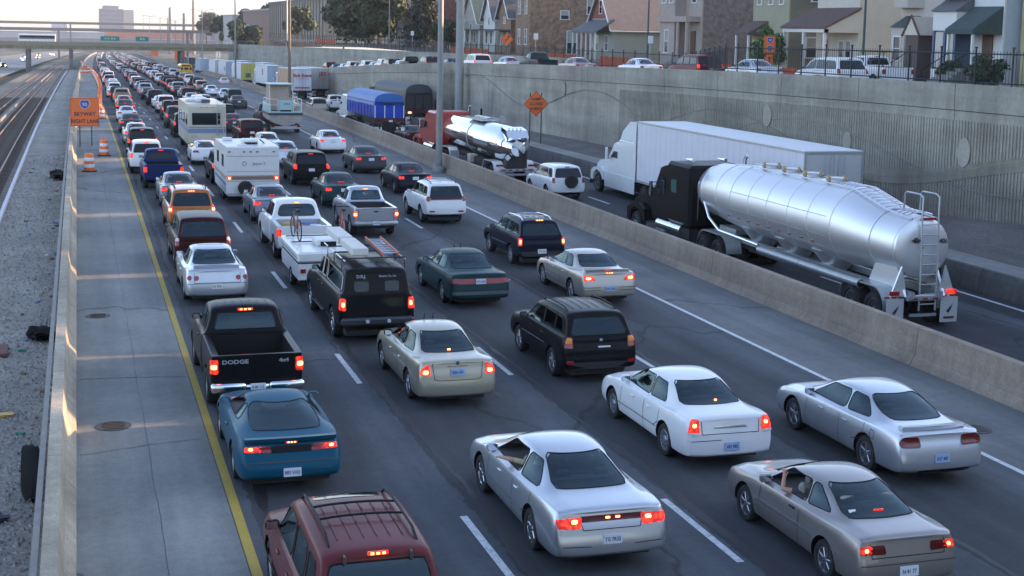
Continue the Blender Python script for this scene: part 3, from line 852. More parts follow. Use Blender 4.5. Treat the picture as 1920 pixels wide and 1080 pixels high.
def sedan_st(L, W, H, belt=.92, deck=1.0, hood=.86, yg=-1.65, yr=-.85, yf=.35, yc=1.2, zb=.22, tail=.0, noseh=.66, wr=.56, tw=.04, wrg=None):
 a, b, W2 = -L / 2, L / 2, W / 2
 wg0 = W2 - .16
 return [
  (a, zb + .10, W2 * .86, deck - .09, W2 * .80, W2 * .72, deck - .06, W2 * .5, .10 + tail),
  (a + .02, zb + .06, W2 * .93, deck - .05, W2 * .86, W2 * .76, deck - .02, W2 * .5, .10 + tail),
  (a + .10, zb + .03, W2 * .975, deck - .035, W2 * .89, W2 * .78, deck - .002, W2 * .52, .07 + tail),
  (a + .32, zb + .01, W2 * .995, deck - .035, W2 * .905, W2 * .79, deck + .01, W2 * .54, .04 + tail * .5),
  ((a + yg) / 2 + .12, zb, W2, belt + (deck - belt) * .6, W2 * .925, W2 * .80, deck + .02, W2 * .56, .01),
  (yg, zb, W2, belt + .02, W2 * .94, wg0 - .02, deck + .03, wr),
  (yg + (yr - yg) * .5, zb, W2, belt, W2 * .95, wg0, deck + (H - deck) * .62, wr),
  (yr, zb, W2, belt - .01, W2 * .955, wg0 + .01, H - .03, wr + .02),
  ((yr + yf) / 2, zb, W2, belt - .02, W2 * .955, wg0 + .01, H, wr + .03),
  (yf, zb, W2, belt - .03, W2 * .95, wg0, H - .035, wr + .02),
  ((yf + yc) / 2 + .03, zb, W2, belt - .04, W2 * .945, wg0 - .01, (H + hood) / 2 + .05, wr),
  (yc, zb, W2, belt - .05, W2 * .94, wg0 - .02, hood + .10, wr),
  (yc + .2, zb, W2, hood, W2 * .92, W2 * .78, hood + .06, W2 * .55),
  ((yc + b) / 2 + .1, zb, W2 * .995, hood - .04, W2 * .90, W2 * .76, hood + .02, W2 * .52),
  (b - .32, zb + .02, W2 * .97, noseh + .09, W2 * .87, W2 * .74, noseh + .15, W2 * .5),
  (b - .12, zb + .04, W2 * .90, noseh + .03, W2 * .80, W2 * .68, noseh + .09, W2 * .45),
  (b - .02, zb + .08, W2 * .82, noseh - .04, W2 * .72, W2 * .60, noseh + .0, W2 * .4),
  (b, zb + .13, W2 * .74, noseh - .12, W2 * .64, W2 * .52, noseh - .07, W2 * .35)]
def suv_st(L, W, H, belt=1.05, hood=1.02, yc=1.0, yf=.35, zb=.30, dy=.10, dt=.22, noseh=.9, wr=None, gtilt=0, bl=None):
 a, b, W2 = -L / 2, L / 2, W / 2
 wr = wr or W2 - .24; wg0 = W2 - .10; bl = bl or belt
 return [
  (a, zb + .08, W2 * .93, belt - .04, W2 * .88, W2 * .84, H - .10, wr - .06, dy, dt + .02),
  (a + .02, zb + .05, W2 * .965, belt - .02, W2 * .91, W2 * .865, H - .06, wr - .03, dy, dt + .01),
  (a + .09, zb + .03, W2 * .985, belt - .005, W2 * .94, W2 * .89, H - .03, wr - .01, dy, dt),
  (a + .28, zb, W2, belt, W2 * .955, wg0 - .01, H - .015, wr, dy, dt * .7),
  (a + .95, zb, W2, belt, W2 * .965, wg0, H, wr + .01, 0, dt * .2),
  (a + 1.8, zb, W2, belt - .01, W2 * .965, wg0, H, wr + .01),
  (yf, zb, W2, belt - .02, W2 * .96, wg0, H - .04, wr),
  ((yf + yc) / 2 + .03, zb, W2, belt - .02, W2 * .955, wg0 - .01, (H + hood) / 2 + .08, wr - .01),
  (yc, zb, W2, belt - .03, W2 * .95, wg0 - .02, hood + .09, wr - .02),
  (yc + .15, zb, W2, hood - .01, W2 * .94, W2 * .82, hood + .05, W2 * .55),
  (b - .6, zb, W2, hood - .04, W2 * .92, W2 * .80, hood + .02, W2 * .5),
  (b - .2, zb + .02, W2 * .98, noseh, W2 * .88, W2 * .74, noseh + .06, W2 * .45),
  (b - .04, zb + .05, W2 * .92, noseh - .08, W2 * .80, W2 * .66, noseh - .03, W2 * .4),
  (b, zb + .10, W2 * .82, noseh - .16, W2 * .72, W2 * .6, noseh - .12, W2 * .35)]
def pickup_st(L, W, H, rail=1.25, yb=-.45, yf=.7, yc=1.35, hood=1.15, zb=.38, wr=None, noseh=1.0, bw=None):
 a, b, W2 = -L / 2, L / 2, W / 2
 wr = wr or W2 - .27
 fl = lambda y, k=1, dz=0: (y, zb + dz, W2 * .97 * k, rail, W2 * .95 * k, W2 * .86 * k, rail + .005, W2 * .5)
 return [fl(a, .96, .12), fl(a + .03, .99, .08), fl(a + .2), fl((a + yb) / 2), fl(yb - .14), fl(yb - .07),
  (yb - .04, zb, W2 * .98, rail, W2 * .955, W2 - .12, rail + .30, wr - .02, 0, .03),
  (yb, zb, W2, rail, W2 * .96, W2 - .11, H - .06, wr - .02, 0, .08),
  (yb + .16, zb, W2, rail - .01, W2 * .96, W2 - .11, H, wr, 0, .06),
  ((yb + .1 + yf) / 2, zb, W2, rail - .02, W2 * .96, W2 - .11, H + .01, wr),
  (yf, zb, W2, rail - .03, W2 * .955, W2 - .12, H - .04, wr - .01),
  ((yf + yc) / 2 + .02, zb, W2, rail - .05, W2 * .95, W2 - .13, (H + hood) / 2 + .08, wr - .02),
  (yc, zb, W2, rail - .06, W2 * .945, W2 - .14, hood + .10, wr - .03),
  (yc + .12, zb, W2, hood, W2 * .93, W2 * .82, hood + .06, W2 * .5),
  (b - .45, zb, W2, hood - .05, W2 * .92, W2 * .8, hood + .02, W2 * .5),
  (b - .1, zb + .03, W2 * .96, noseh, W2 * .88, W2 * .75, noseh + .04, W2 * .45),
  (b, zb + .1, W2 * .88, noseh - .14, W2 * .8, W2 * .68, noseh - .1, W2 * .4)]
def place(root, u, Yrear, L, dz=0.0, rz=0.0, spd=None):
 Y = Yrear + L / 2
 p = Wd(u, Y, dz); root.location = p; root.rotation_euler = (pitch(Y), 0, head(Y) + rz)
# ------------------------------------------------------------------ nearby cars, each with its own dimensions, lamps and trim
P_SILV = paint("silver", (.50, .52, .55), .75, .30)
P_WHITE = paint("white", (.72, .72, .71), .0, .35)
P_CHAMP = paint("champagne", (.40, .37, .28), .6)
P_GOLD = paint("pewter_gold", (.40, .36, .31), .6)
P_PEWT = paint("grey_beige", (.27, .25, .235), .6)
P_TEAL = paint("teal_blue", (.006, .075, .125), .3, .3)
P_BLACK = paint("black", (.010, .011, .014), .1, .25)
P_DGREEN = paint("dark_green", (.010, .040, .042), .3)
P_NAVY = paint("navy", (.010, .014, .035), .3, .25)
P_BLUE = paint("blue", (.010, .028, .11), .4)
P_MAROON = paint("maroon", (.125, .030, .032), .45)
P_DMAR = paint("dark_maroon", (.055, .010, .013), .4)
P_ORANGE = paint("copper_orange", (.36, .115, .025), .5)
P_GREY = paint("mid_grey", (.17, .175, .18), .6)
P_DGREY = paint("dark_grey", (.05, .053, .058), .5)
P_BGREY = paint("blue_grey", (.14, .16, .19), .6)
P_TAN = paint("tan", (.30, .26, .20), .5)
P_SBLUE = paint("steel_blue", (.09, .15, .23), .5)

def side2(y0, y1, y2, y3, zb, zt, zbf=None, slope_r=.35, slope_f=.55, gap=.06):
 """rear door glass and front door glass outlines; y0 rear tip, y1..y2 pillar, y3 front tip"""
 zbf = zbf if zbf is not None else zb - .03
 zm = (zb + zbf) / 2
 return [[(y0, zb + .01), (y1 - gap / 2, zm), (y1 - gap / 2 + .03, zt), (y0 + slope_r, zt - .03)],
   [(y1 + gap / 2, zm), (y3, zbf), (y3 - slope_f, zt - .03), (y1 + gap / 2 + .03, zt)]]
def seam2(yA, yB, yC, zt, zb=.28, yr=-1.3, r=.36):
 return [('left', [(yA, zt), (yA + .02, .62), (yr + r + .12, .5)]), ('left', [(yB, zt), (yB, zb)]), ('left', [(yC, zt - .03), (yC + .04, zb + .12)])]

near = []
# --- silver sedan with the driver's arm out (lane 2, nearest)
s = dict(L=5.17, W=1.90, st=sedan_st(5.17, 1.90, 1.42, belt=.93, deck=1.00, hood=.83, yg=-1.62, yr=-.62, yf=.45, yc=1.45, wr=.54, tail=.03),
 yr=-1.35, yf=1.52, r=.335, ws='chrome5', paint=P_SILV, ywf=3,
 side=side2(-1.28, -.42, 0, 1.05, .97, 1.31, .94, .42, .62), sr=.09,
 rear=[(-.62, 1.045), (.62, 1.045), (.475, 1.345), (-.475, 1.345)], rr=.05, rcut1=2.5,
 tail=[([(.50, .70), (.88, .72), (.93, .86), (.50, .87)], 'lit', .45), ([(.56, .78), (.66, .78), (.66, .84), (.56, .84)], 'hot', .3)],
 bar=([(-.52, .79), (.52, .79), (.52, .88), (-.52, .88)], mat("dark_red_panel", (.09, .006, .010), .2, coat=.6)),
 third=None, plate=(0.0, -2.575, .53, "TG 7R32", None, .05), mir=(1.02, .97), mirmat=P_SILV,
 seams=seam2(-1.3, -.40, .98, .92, .26, -1.35, .36) + [('back', [(-.49, .78), (-.46, .68), (.46, .68), (.49, .78)])],
 trims=[("side_moulding", P_SILV, 'left', [(-.93, .50), (1.1, .46)], .035), ("bumper_crease", mat("shadow_gap", (.05, .05, .055), .6), 'back', [(-.8, .46), (-.35, .44)], .012), ("bumper_crease", mat("shadow_gap", (.05, .05, .055), .6), 'back', [(.35, .44), (.8, .46)], .012)],
 handles=[-.62, .30], open=[1], rearseat=-1.15, seatpos=[(.02, .38), (.02, -.38)], wind=[(-.60, 1.0), (.60, 1.0), (.50, 1.30), (-.50, 1.30)])
silver, bv = build_car(s, "silver_sedan", "large silver sedan with a driver's arm out and dark red tail band", "car", "cars in the packed second lane")
for x in (-.06, .10):
 b = MB(); b.box((0, 0, 0), (.07, .02, .03), ch=.006); o = b.build("brake_light", LIT_HOT, silver); hh = bv.ray_cast(Vector((x, -6, .845)), Vector((0, 1, 0))); o.location = hh[0] + Vector((0, -.02, 0))
place(silver, 7.62, 19.1, 5.17)
# --- grey-beige coupe (lane 3, nearest)
s = dict(L=4.59, W=1.71, st=sedan_st(4.59, 1.71, 1.35, belt=.90, deck=.97, hood=.84, yg=-1.50, yr=-.62, yf=.25, yc=1.12, wr=.50),
 yr=-1.28, yf=1.36, r=.305, ws='seven', paint=P_PEWT, ywf=3,
 side=[[(-1.15, .98), (-.52, .94), (-.46, 1.25), (-.62, 1.25)], [(-.47, .94), (.82, .91), (.28, 1.24), (-.41, 1.26)]], sr=.06,
 rear=[(-.58, 1.005), (.58, 1.005), (.45, 1.285), (-.45, 1.285)], rr=.04, rcut1=2.2,
 tail=[([(.36, .70), (.78, .72), (.80, .83), (.40, .84)], 'smoke', .45), ([(.60, .715), (.79, .73), (.80, .83), (.60, .835)], 'lit', .45), ([(.66, .745), (.72, .75), (.72, .80), (.66, .80)], 'hot', .45)],
 plate=(0, -2.30, .44, "N 41 77"), mir=(.74, .94), mirmat=P_PEWT,
 seams=[('left', [(-.50, .90), (-.50, .28)]), ('left', [(.78, .86), (.82, .36)]), ('back', [(-.62, .94), (-.60, .66), (.60, .66), (.62, .94)])],
 trims=[("side_moulding", P_PEWT, 'left', [(-.9, .56), (.95, .52)], .03), ("bumper_crease", mat("shadow_gap"), 'back', [(-.78, .55), (.78, .55)], .014)] if False else
   [("side_moulding", P_PEWT, 'left', [(-.9, .56), (.95, .52)], .03), ("bumper_crease", MATS["shadow_gap"], 'back', [(-.78, .56), (.78, .56)], .014)],
 handles=[-.28], hz=.80, hmat=BLACK, open=[1], rearseat=-1.05, wind=[(-.56, .98), (.56, .98), (.46, 1.24), (-.46, 1.24)])
coupe, bv = build_car(s, "coupe", "grey beige two-door coupe at the bottom right, driver's arm at the window", "car", "cars in the packed third lane")
hh = bv.ray_cast(Vector((.12, -6, 1.06)), Vector((0, 1, 0)))
b = MB(); b.box((0, 0, 0), (.16, .03, .03), ch=.005); o = b.build("brake_light", LIT, coupe); o.location = hh[0] + Vector((-.12, -.01, 0))
b = MB(); b.box((0, 0, 0), (.12, .006, .05)); o = b.build("window_sticker", WHITEP, coupe); hh = bv.ray_cast(Vector((-.42, -6, 1.06)), Vector((0, 1, 0))); o.location = hh[0] + Vector((0, -.01, 0)); o.rotation_euler = (-.9, 0, 0)
place(coupe, 11.45, 17.05, 4.59)
# --- white sedan (lane 3)
s = dict(L=4.86, W=1.82, st=sedan_st(4.86, 1.82, 1.42, belt=.93, deck=1.03, hood=.87, yg=-1.50, yr=-.72, yf=.30, yc=1.20, wr=.55, tail=-.02),
 yr=-1.30, yf=1.45, r=.32, ws='cap', paint=P_WHITE, ywf=3,
 side=side2(-1.02, -.30, 0, 1.02, .98, 1.33, .95, .26, .55, .05), sr=.04,
 rear=[(-.62, 1.06), (.62, 1.06), (.48, 1.345), (-.48, 1.345)], rr=.03, rcut1=2.2,
 tail=[([(.62, .70), (.88, .72), (.82, .99), (.66, .98)], 'lit', .5), ([(.64, .69), (.86, .70), (.86, .75), (.63, .74)], 'clear', .5), ([(.70, .84), (.78, .84), (.78, .91), (.70, .91)], 'hot', .5)],
 plate=(.02, -2.45, .46, "631 982", "blue"), mir=(.92, .99), mirmat=P_WHITE,
 seams=seam2(-1.05, -.28, .92, .94, .27, -1.3, .35) + [('back', [(-.60, 1.02), (-.58, .70), (.58, .70), (.60, 1.02)]), ('back', [(-.86, .60), (-.80, .585), (-.2, .585)])],
 trims=[("side_line", MATS["shadow_gap"], 'left', [(-.95, .50), (1.05, .48)], .014), ("trunk_garnish", CHROME, 'back', [(-.30, .835), (.30, .835)], .022), ("trunk_recess", MATS["shadow_gap"], 'back', [(-.34, .815), (.34, .815)], .014)],
 handles=[-.52, .32], hmat=P_WHITE, rearseat=-1.05, third=None, wind=[(-.58, 1.0), (.58, 1.0), (.48, 1.32), (-.48, 1.32)])
xg, bv = build_car(s, "white_sedan", "white four-door sedan with tall red tail lamps, in front of the grey beige coupe", "car", "cars in the packed third lane")
text("CIE", .06, CHROME, xg, (0, -2.30, .93), name="badge", ext=.004)
hh = bv.ray_cast(Vector((.10, -6, 1.10)), Vector((0, 1, 0)))
b = MB(); b.box((0, 0, 0), (.05, .03, .03), ch=.005); o = b.build("brake_light", LIT_HOT, xg); o.location = hh[0] + Vector((0, -.01, 0))
place(xg, 11.62, 23.3, 4.86)
# --- silver sedan, smoked lamps, spoiler (lane 4, nearest)
s = dict(L=4.99, W=1.85, st=sedan_st(4.99, 1.85, 1.40, belt=.93, deck=1.01, hood=.84, yg=-1.58, yr=-.62, yf=.35, yc=1.30, wr=.53, tail=.02),
 yr=-1.32, yf=1.49, r=.335, ws='five', paint=P_SILV, ywf=3,
 side=side2(-1.22, -.38, 0, 1.0, .98, 1.30, .94, .40, .60), sr=.10,
 rear=[(-.60, 1.04), (.60, 1.04), (.50, 1.32), (-.50, 1.32)], rr=.13, rcut1=2.3,
 tail=[([(.42, .72), (.84, .74), (.90, .84), (.80, .93), (.48, .92)], 'smoke', .5), ([(.48, .75), (.85, .77), (.85, .83), (.48, .82)], 'off', .5)],
 plate=(.0, -2.50, .52, "X17 407", "blue"), mir=(.95, .97), mirmat=P_SILV,
 seams=seam2(-1.25, -.36, .92, .92, .27, -1.32, .36) + [('left', [(-1.62, .84), (-1.50, .86), (-1.48, .70), (-1.62, .69), (-1.62, .84)])],
 trims=[("side_moulding", P_SILV, 'left', [(-.9, .60), (1.0, .57)], .03), ("sill_moulding", P_SILV, 'left', [(-.9, .36), (1.05, .34)], .03), ("exhaust_valance", BLACK, 'back', [(-.5, .30), (.6, .30)], .05)],
 handles=[-.58, .34], rearseat=-1.1, wind=[(-.58, 1.0), (.58, 1.0), (.48, 1.30), (-.48, 1.30)], tr=.05)
gp, bv = build_car(s, "silver_sedan", "silver sedan with smoked unlit tail lamps and a lip spoiler beside the wide shoulder", "car", "cars in the packed fourth lane")
def spoiler(root, y, z, hw, m, curve=.12, ht=.05):
 b = MB(); n = 12; vs = []; 
 for i in range(n + 1):
  t = -1 + 2 * i / n; x = hw * t; yy = y - curve * (1 - t * t); zz = z - .02 * t * t
  vs += [(x, yy - .06, zz + ht), (x, yy + .09, zz + ht * .8), (x, yy + .09, zz - .03), (x, yy - .03, zz - .03)]
 fs = []
 for i in range(n):
  for k in range(4): fs.append((i * 4 + k, i * 4 + (k + 1) % 4, (i + 1) * 4 + (k + 1) % 4, (i + 1) * 4 + k))
 fs += [(0, 1, 2, 3), (n * 4 + 3, n * 4 + 2, n * 4 + 1, n * 4)]
 b.add(vs, fs); return b.build("spoiler", m, root, True)
spoiler(gp, -2.12, 1.03, .66, P_SILV)
place(gp, 15.0, 21.5, 4.99)
# --- champagne sedan (lane 2)
s = dict(L=4.86, W=1.79, st=sedan_st(4.86, 1.79, 1.46, belt=.96, deck=1.06, hood=.90, yg=-1.58, yr=-.70, yf=.35, yc=1.25, wr=.53, tail=.0),
 yr=-1.30, yf=1.50, r=.325, ws='seven', paint=P_CHAMP, ywf=3,
 side=side2(-1.18, -.36, 0, 1.05, 1.02, 1.36, .98, .38, .60), sr=.07,
 rear=[(-.60, 1.09), (.60, 1.09), (.47, 1.385), (-.47, 1.385)], rr=.03, rcut1=2.3,
 tail=[([(.60, .74), (.86, .76), (.82, .90), (.66, 1.0)], 'lit', .5), ([(.66, .77), (.78, .78), (.78, .86), (.66, .86)], 'hot', .5)],
 plate=(.0, -2.40, .80, "BEG 431", "blue", .12), mir=(1.0, 1.0), mirmat=BLACK,
 seams=seam2(-1.2, -.34, .95, .95, .27, -1.3, .35) + [('back', [(-.56, 1.0), (-.52, .66), (-.4, .63), (.4, .63), (.52, .66), (.56, 1.0)])],
 trims=[("trunk_garnish", CHROME, 'back', [(-.22, .925), (.22, .925)], .025)],
 handles=[-.55, .36], rearseat=-1.1, wind=[(-.58, 1.05), (.58, 1.05), (.47, 1.36), (-.47, 1.36)], tr=.04)
alt, bv = build_car(s, "champagne_sedan", "champagne sedan with lit triangular tail lamps and two short antennas on its roof", "car", "cars in the packed second lane")
b = MB(); b.lathe([(.045, -.01), (.045, .01)], 14, 'y'); o = b.build("badge", CHROME, alt); o.location = (0, -2.33, .99)
hh = bv.ray_cast(Vector((.0, -6, 1.12)), Vector((0, 1, 0)))
b = MB(); b.box((0, 0, 0), (.07, .03, .035), ch=.005); o = b.build("brake_light", LIT_HOT, alt); o.location = hh[0] + Vector((0, -.01, 0))
def antennas(root, z, y, xs=(-.13, .08)):
 for x in xs:
  b = MB(); b.tube([(0, 0, 0), (0, -.05, .12)], .008, 5); b.box((0, .01, 0), (.03, .05, .03)); o = b.build("antenna", BLACK, root); o.location = (x, y, z)
antennas(alt, 1.47, .25)
place(alt, 7.72, 28.6, 4.86)
# --- black SUV, body side rails (lane 3)
s = dict(L=4.50, W=1.84, st=suv_st(4.50, 1.84, 1.64, belt=1.06, hood=.98, yc=1.05, yf=.30, zb=.30, dy=.10, dt=.30),
 yr=-1.28, yf=1.34, r=.345, ws='seven', wt=.225, paint=P_BLACK, ywf=3, glass=GL_DARK, arch=.40, sidetrim=P_BLACK,
 side=[[(-1.82, 1.12), (-1.28, 1.10), (-1.24, 1.47), (-1.58, 1.46)], [(-1.20, 1.10), (-.45, 1.08), (-.43, 1.48), (-1.16, 1.47)], [(-.38, 1.08), (.85, 1.05), (.30, 1.46), (-.36, 1.48)]], sr=.05,
 rear=[(-.70, 1.12), (.70, 1.12), (.56, 1.49), (-.56, 1.49)], rr=.08, rcut1=2.4,
 tail=[([(.68, .84), (.90, .86), (.86, 1.10), (.72, 1.08)], 'off', .5), ([(.70, .95), (.88, .96), (.85, 1.08), (.73, 1.07)], 'amber', .5), ([(.66, .47), (.84, .49), (.84, .57), (.66, .56)], 'off', .2)],
 plate=(.1, -2.19, .80, "SOX 118", "white", .12), mir=(.76, 1.08),
 seams=[('left', [(-.42, 1.04), (-.42, .40)]), ('left', [(-1.18, 1.05), (-1.1, .75), (-.9, .62)]), ('left', [(.78, 1.0), (.82, .45)]), ('back', [(-.66, 1.10), (-.64, .62), (.64, .62), (.66, 1.10)])],
 trims=[("side_moulding", CHROME, 'left', [(-.85, .72), (.95, .68)], .03), ("bumper", MATS["flat_dark_grey"], 'back', [(-.88, .44), (.88, .44)], .16)],
 handles=[-.62, .28], hz=.92, rearseat=-.9, wind=[(-.6, 1.12), (.6, 1.12), (.5, 1.45), (-.5, 1.45)])
sf, bv = build_car(s, "black_suv", "shiny black SUV with unlit amber and red lamps and curved roof rails", "SUV", "cars in the packed third lane")
def roof_rails(root, bv, x, y0, y1, m=BLACK, bars=(), lift=.06, ribs=0, barmat=None):
 for sx in (-1, 1):
  pts = []
  for i in range(9):
   y = y0 + (y1 - y0) * i / 8; hh = bv.ray_cast(Vector((sx * x, y, 5)), Vector((0, 0, -1)))
   e = min(i, 8 - i); pts.append((sx * x, y, hh[0].z + (lift if e > 0 else -.01)))
  b = MB(); b.tube(pts, .02, 6); b.build("roof_rail", m, root, True)
 for y in bars:
  pts = []
  for i in range(7):
   xx = -x + 2 * x * i / 6; hh = bv.ray_cast(Vector((xx, y, 5)), Vector((0, 0, -1))); pts.append((xx, y, hh[0].z + lift - .005))
  b = MB(); b.tube(pts, .017, 6); b.build("rack_bar", barmat or m, root, True)
 if ribs:
  b = MB()
  for k in range(ribs):
   xx = (-1 + 2 * (k + .5) / ribs) * (x - .08); strip(bv, [(xx, y0 + .1), (xx, y1 - .05)], .02, 'top', off=.006, mb=b)
  b.build("roof_rib", m, root)
roof_rails(sf, bv, .60, -1.55, .25, ribs=5)
text("H", .09, CHROME, sf, (0, -2.22, 1.03), name="badge", ext=.005, bold=.004)
place(sf, 11.53, 30.0, 4.50)
# --- dark green sedan with a full-width lamp bar (lane 3)
s = dict(L=4.98, W=1.85, st=sedan_st(4.98, 1.85, 1.44, belt=.94, deck=1.02, hood=.88, yg=-1.55, yr=-.70, yf=.30, yc=1.22, wr=.54, tail=.02),
 yr=-1.33, yf=1.43, r=.325, ws='cap', paint=P_DGREEN, ywf=3,
 side=side2(-1.12, -.36, 0, 1.0, .99, 1.34, .96, .34, .58), sr=.05,
 rear=[(-.62, 1.055), (.62, 1.055), (.50, 1.365), (-.50, 1.365)], rr=.06, rcut1=2.2,
 tail=[([(.60, .73), (.90, .75), (.90, .88), (.60, .87)], 'off', .45)],
 bar=([(-.70, .72), (.70, .72), (.70, .87), (-.70, .87)], LENS), plate=(0, -2.475, .80, "K93 6104"), mir=(.94, .98), mirmat=P_DGREEN,
 seams=seam2(-1.15, -.34, .92, .93, .27, -1.33, .35) + [('back', [(-.62, 1.0), (-.62, .90), (.62, .90), (.62, 1.0)])],
 trims=[("bumper", mat("grey_bumper", (.09, .10, .10), .5), 'back', [(-.86, .46), (.86, .46)], .10), ("side_moulding", P_DGREEN, 'left', [(-.95, .52), (1.0, .5)], .03)],
 handles=[-.55, .34], rearseat=-1.05, wind=[(-.58, 1.0), (.58, 1.0), (.48, 1.34), (-.48, 1.34)])
bk, bv = build_car(s, "dark_green_sedan", "dark green sedan with a full-width red lamp bar around its plate", "car", "cars in the packed third lane")
antennas(bk, 1.445, .2)
place(bk, 11.2, 39.1, 4.98)
# --- gold sedan with ribbed doors (lane 4)
s = dict(L=4.74, W=1.79, st=sedan_st(4.74, 1.79, 1.40, belt=.93, deck=1.02, hood=.86, yg=-1.45, yr=-.65, yf=.25, yc=1.15, wr=.53, tail=.0),
 yr=-1.28, yf=1.44, r=.325, ws='seven', paint=P_GOLD, ywf=3,
 side=side2(-1.0, -.36, 0, .95, .98, 1.31, .95, .34, .55), sr=.06,
 rear=[(-.60, 1.055), (.60, 1.055), (.48, 1.32), (-.48, 1.32)], rr=.05, rcut1=2.1,
 tail=[([(.44, .76), (.84, .76), (.84, .92), (.56, .90)], 'lit', .5), ([(.60, .79), (.76, .80), (.76, .88), (.60, .86)], 'hot', .5)],
 third=(0, -2.28, .985, .28, .04), plate=(0, -2.38, .52, "DLN 5520", "blue"), mir=(.88, .98), mirmat=BLACK,
 seams=seam2(-1.05, -.34, .88, .93, .27, -1.28, .35),
 trims=[("door_rib", MATS["shadow_gap"], 'left', [(-.85, z), (1.0, z - .02)], .014) for z in (.42, .50, .58)] + [("bumper_rib", MATS["shadow_gap"], 'back', [(x0, z), (x1, z)], .014) for z in (.48, .56) for x0, x1 in ((-.84, -.30), (.30, .84))],
 handles=[-.55, .30], rearseat=-1.0, wind=[(-.58, 1.0), (.58, 1.0), (.47, 1.3), (-.47, 1.3)])
ga, bv = build_car(s, "gold_sedan", "pewter gold sedan with ribbed doors and three glowing lamps in its spoiler", "car", "cars in the packed fourth lane")
spoiler(ga, -2.08, 1.04, .70, P_GOLD, .10, .04)
place(ga, 15.1, 38.7, 4.74)
# --- black boxy SUV (lane 4)
s = dict(L=4.60, W=1.72, st=suv_st(4.60, 1.72, 1.63, belt=1.07, hood=1.0, yc=.95, yf=.25, zb=.34, dy=.06, dt=.32),
 yr=-1.25, yf=1.46, r=.34, ws='five', wt=.225, paint=P_NAVY, ywf=3, glass=GL_DARK, arch=.40, sglass=GL_CLEAR,
 side=[[(-1.90, 1.12), (-1.20, 1.11), (-1.18, 1.47), (-1.68, 1.46)], [(-1.10, 1.11), (-.48, 1.09), (-.46, 1.48), (-1.06, 1.48)], [(-.40, 1.09), (.78, 1.06), (.28, 1.46), (-.38, 1.48)]], sr=.04,
 rear=[(-.70, 1.11), (.70, 1.11), (.56, 1.49), (-.56, 1.49)], rr=.06, rcut1=2.2,
 tail=[([(.70, .78), (.85, .80), (.84, 1.04), (.71, 1.04)], 'lit', .5), ([(.74, .84), (.80, .85), (.80, .98), (.74, .98)], 'hot', .5)],
 third=(0, -1.93, 1.615, .30, .05), plate=(0, -2.32, .58, "PTR 334", "white"), mir=(.70, 1.08),
 seams=[('left', [(-.44, 1.04), (-.44, .44)]), ('left', [(.70, 1.0), (.74, .45)])],
 trims=[("side_moulding", CHROME, 'left', [(-.8, .66), (.95, .63)], .025), ("bumper", MATS["flat_dark_grey"], 'back', [(-.82, .50), (.82, .50)], .16)],
 handles=[-.62, .24], hz=.92, rearseat=-.9, wind=[(-.58, 1.12), (.58, 1.12), (.48, 1.45), (-.48, 1.45)])
bz, bv = build_car(s, "dark_suv", "dark navy SUV with a lit roof-edge lamp ahead of the gold sedan", "SUV", "cars in the packed fourth lane")
roof_rails(bz, bv, .52, -1.7, .1, m=CHROME, bars=(-1.3, -.6), ribs=4)
place(bz, 15.2, 45.5, 4.60)
# --- white SUV (lane 4)
s = dict(L=4.62, W=1.78, st=suv_st(4.62, 1.78, 1.72, belt=1.12, hood=1.06, yc=.95, yf=.25, zb=.38, dy=.08, dt=.24),
 yr=-1.22, yf=1.50, r=.36, ws='five', wt=.24, paint=P_WHITE, ywf=3, glass=GL_DARK, arch=.42, sglass=GL_CLEAR,
 side=[[(-1.98, 1.18), (-1.36, 1.17), (-1.34, 1.56), (-1.80, 1.55)], [(-1.28, 1.17), (-.54, 1.15), (-.52, 1.57), (-1.24, 1.57)], [(-.46, 1.15), (.76, 1.12), (.26, 1.55), (-.44, 1.57)]], sr=.04,
 rear=[(-.70, 1.10), (.70, 1.10), (.58, 1.58), (-.58, 1.58)], rr=.05, rcut1=2.2,
 tail=[([(.70, .98), (.87, 1.0), (.86, 1.20), (.71, 1.18)], 'off', .4), ([(.50, .54), (.74, .54), (.74, .60), (.50, .60)], 'off', .0)],
 plate=(0, -2.25, .86, "RVK 902", "white"), mir=(.68, 1.14),
 seams=[('left', [(-.50, 1.1), (-.50, .5)]), ('left', [(.70, 1.05), (.72, .5)])],
 trims=[("side_moulding", P_WHITE, 'left', [(-.75, .66), (.98, .64)], .09), ("lower_panel", MATS["red_trim"] if "red_trim" in MATS else mat("red_trim", (.2, .02, .02), .4), 'back', [(-.68, 1.07), (.68, 1.07)], .05)],
 handles=[-.68, .22], hz=.98, rearseat=-.9)
mo, bv = build_car(s, "white_suv", "white SUV with unlit lamps, a roof rack and flared arches, beside the wide shoulder", "SUV", "cars in the packed fourth lane")
roof_rails(mo, bv, .54, -1.8, .1, m=BLACK, bars=(-1.5, -.9, -.3), barmat=ALU)
place(mo, 14.6, 56.4, 4.62)
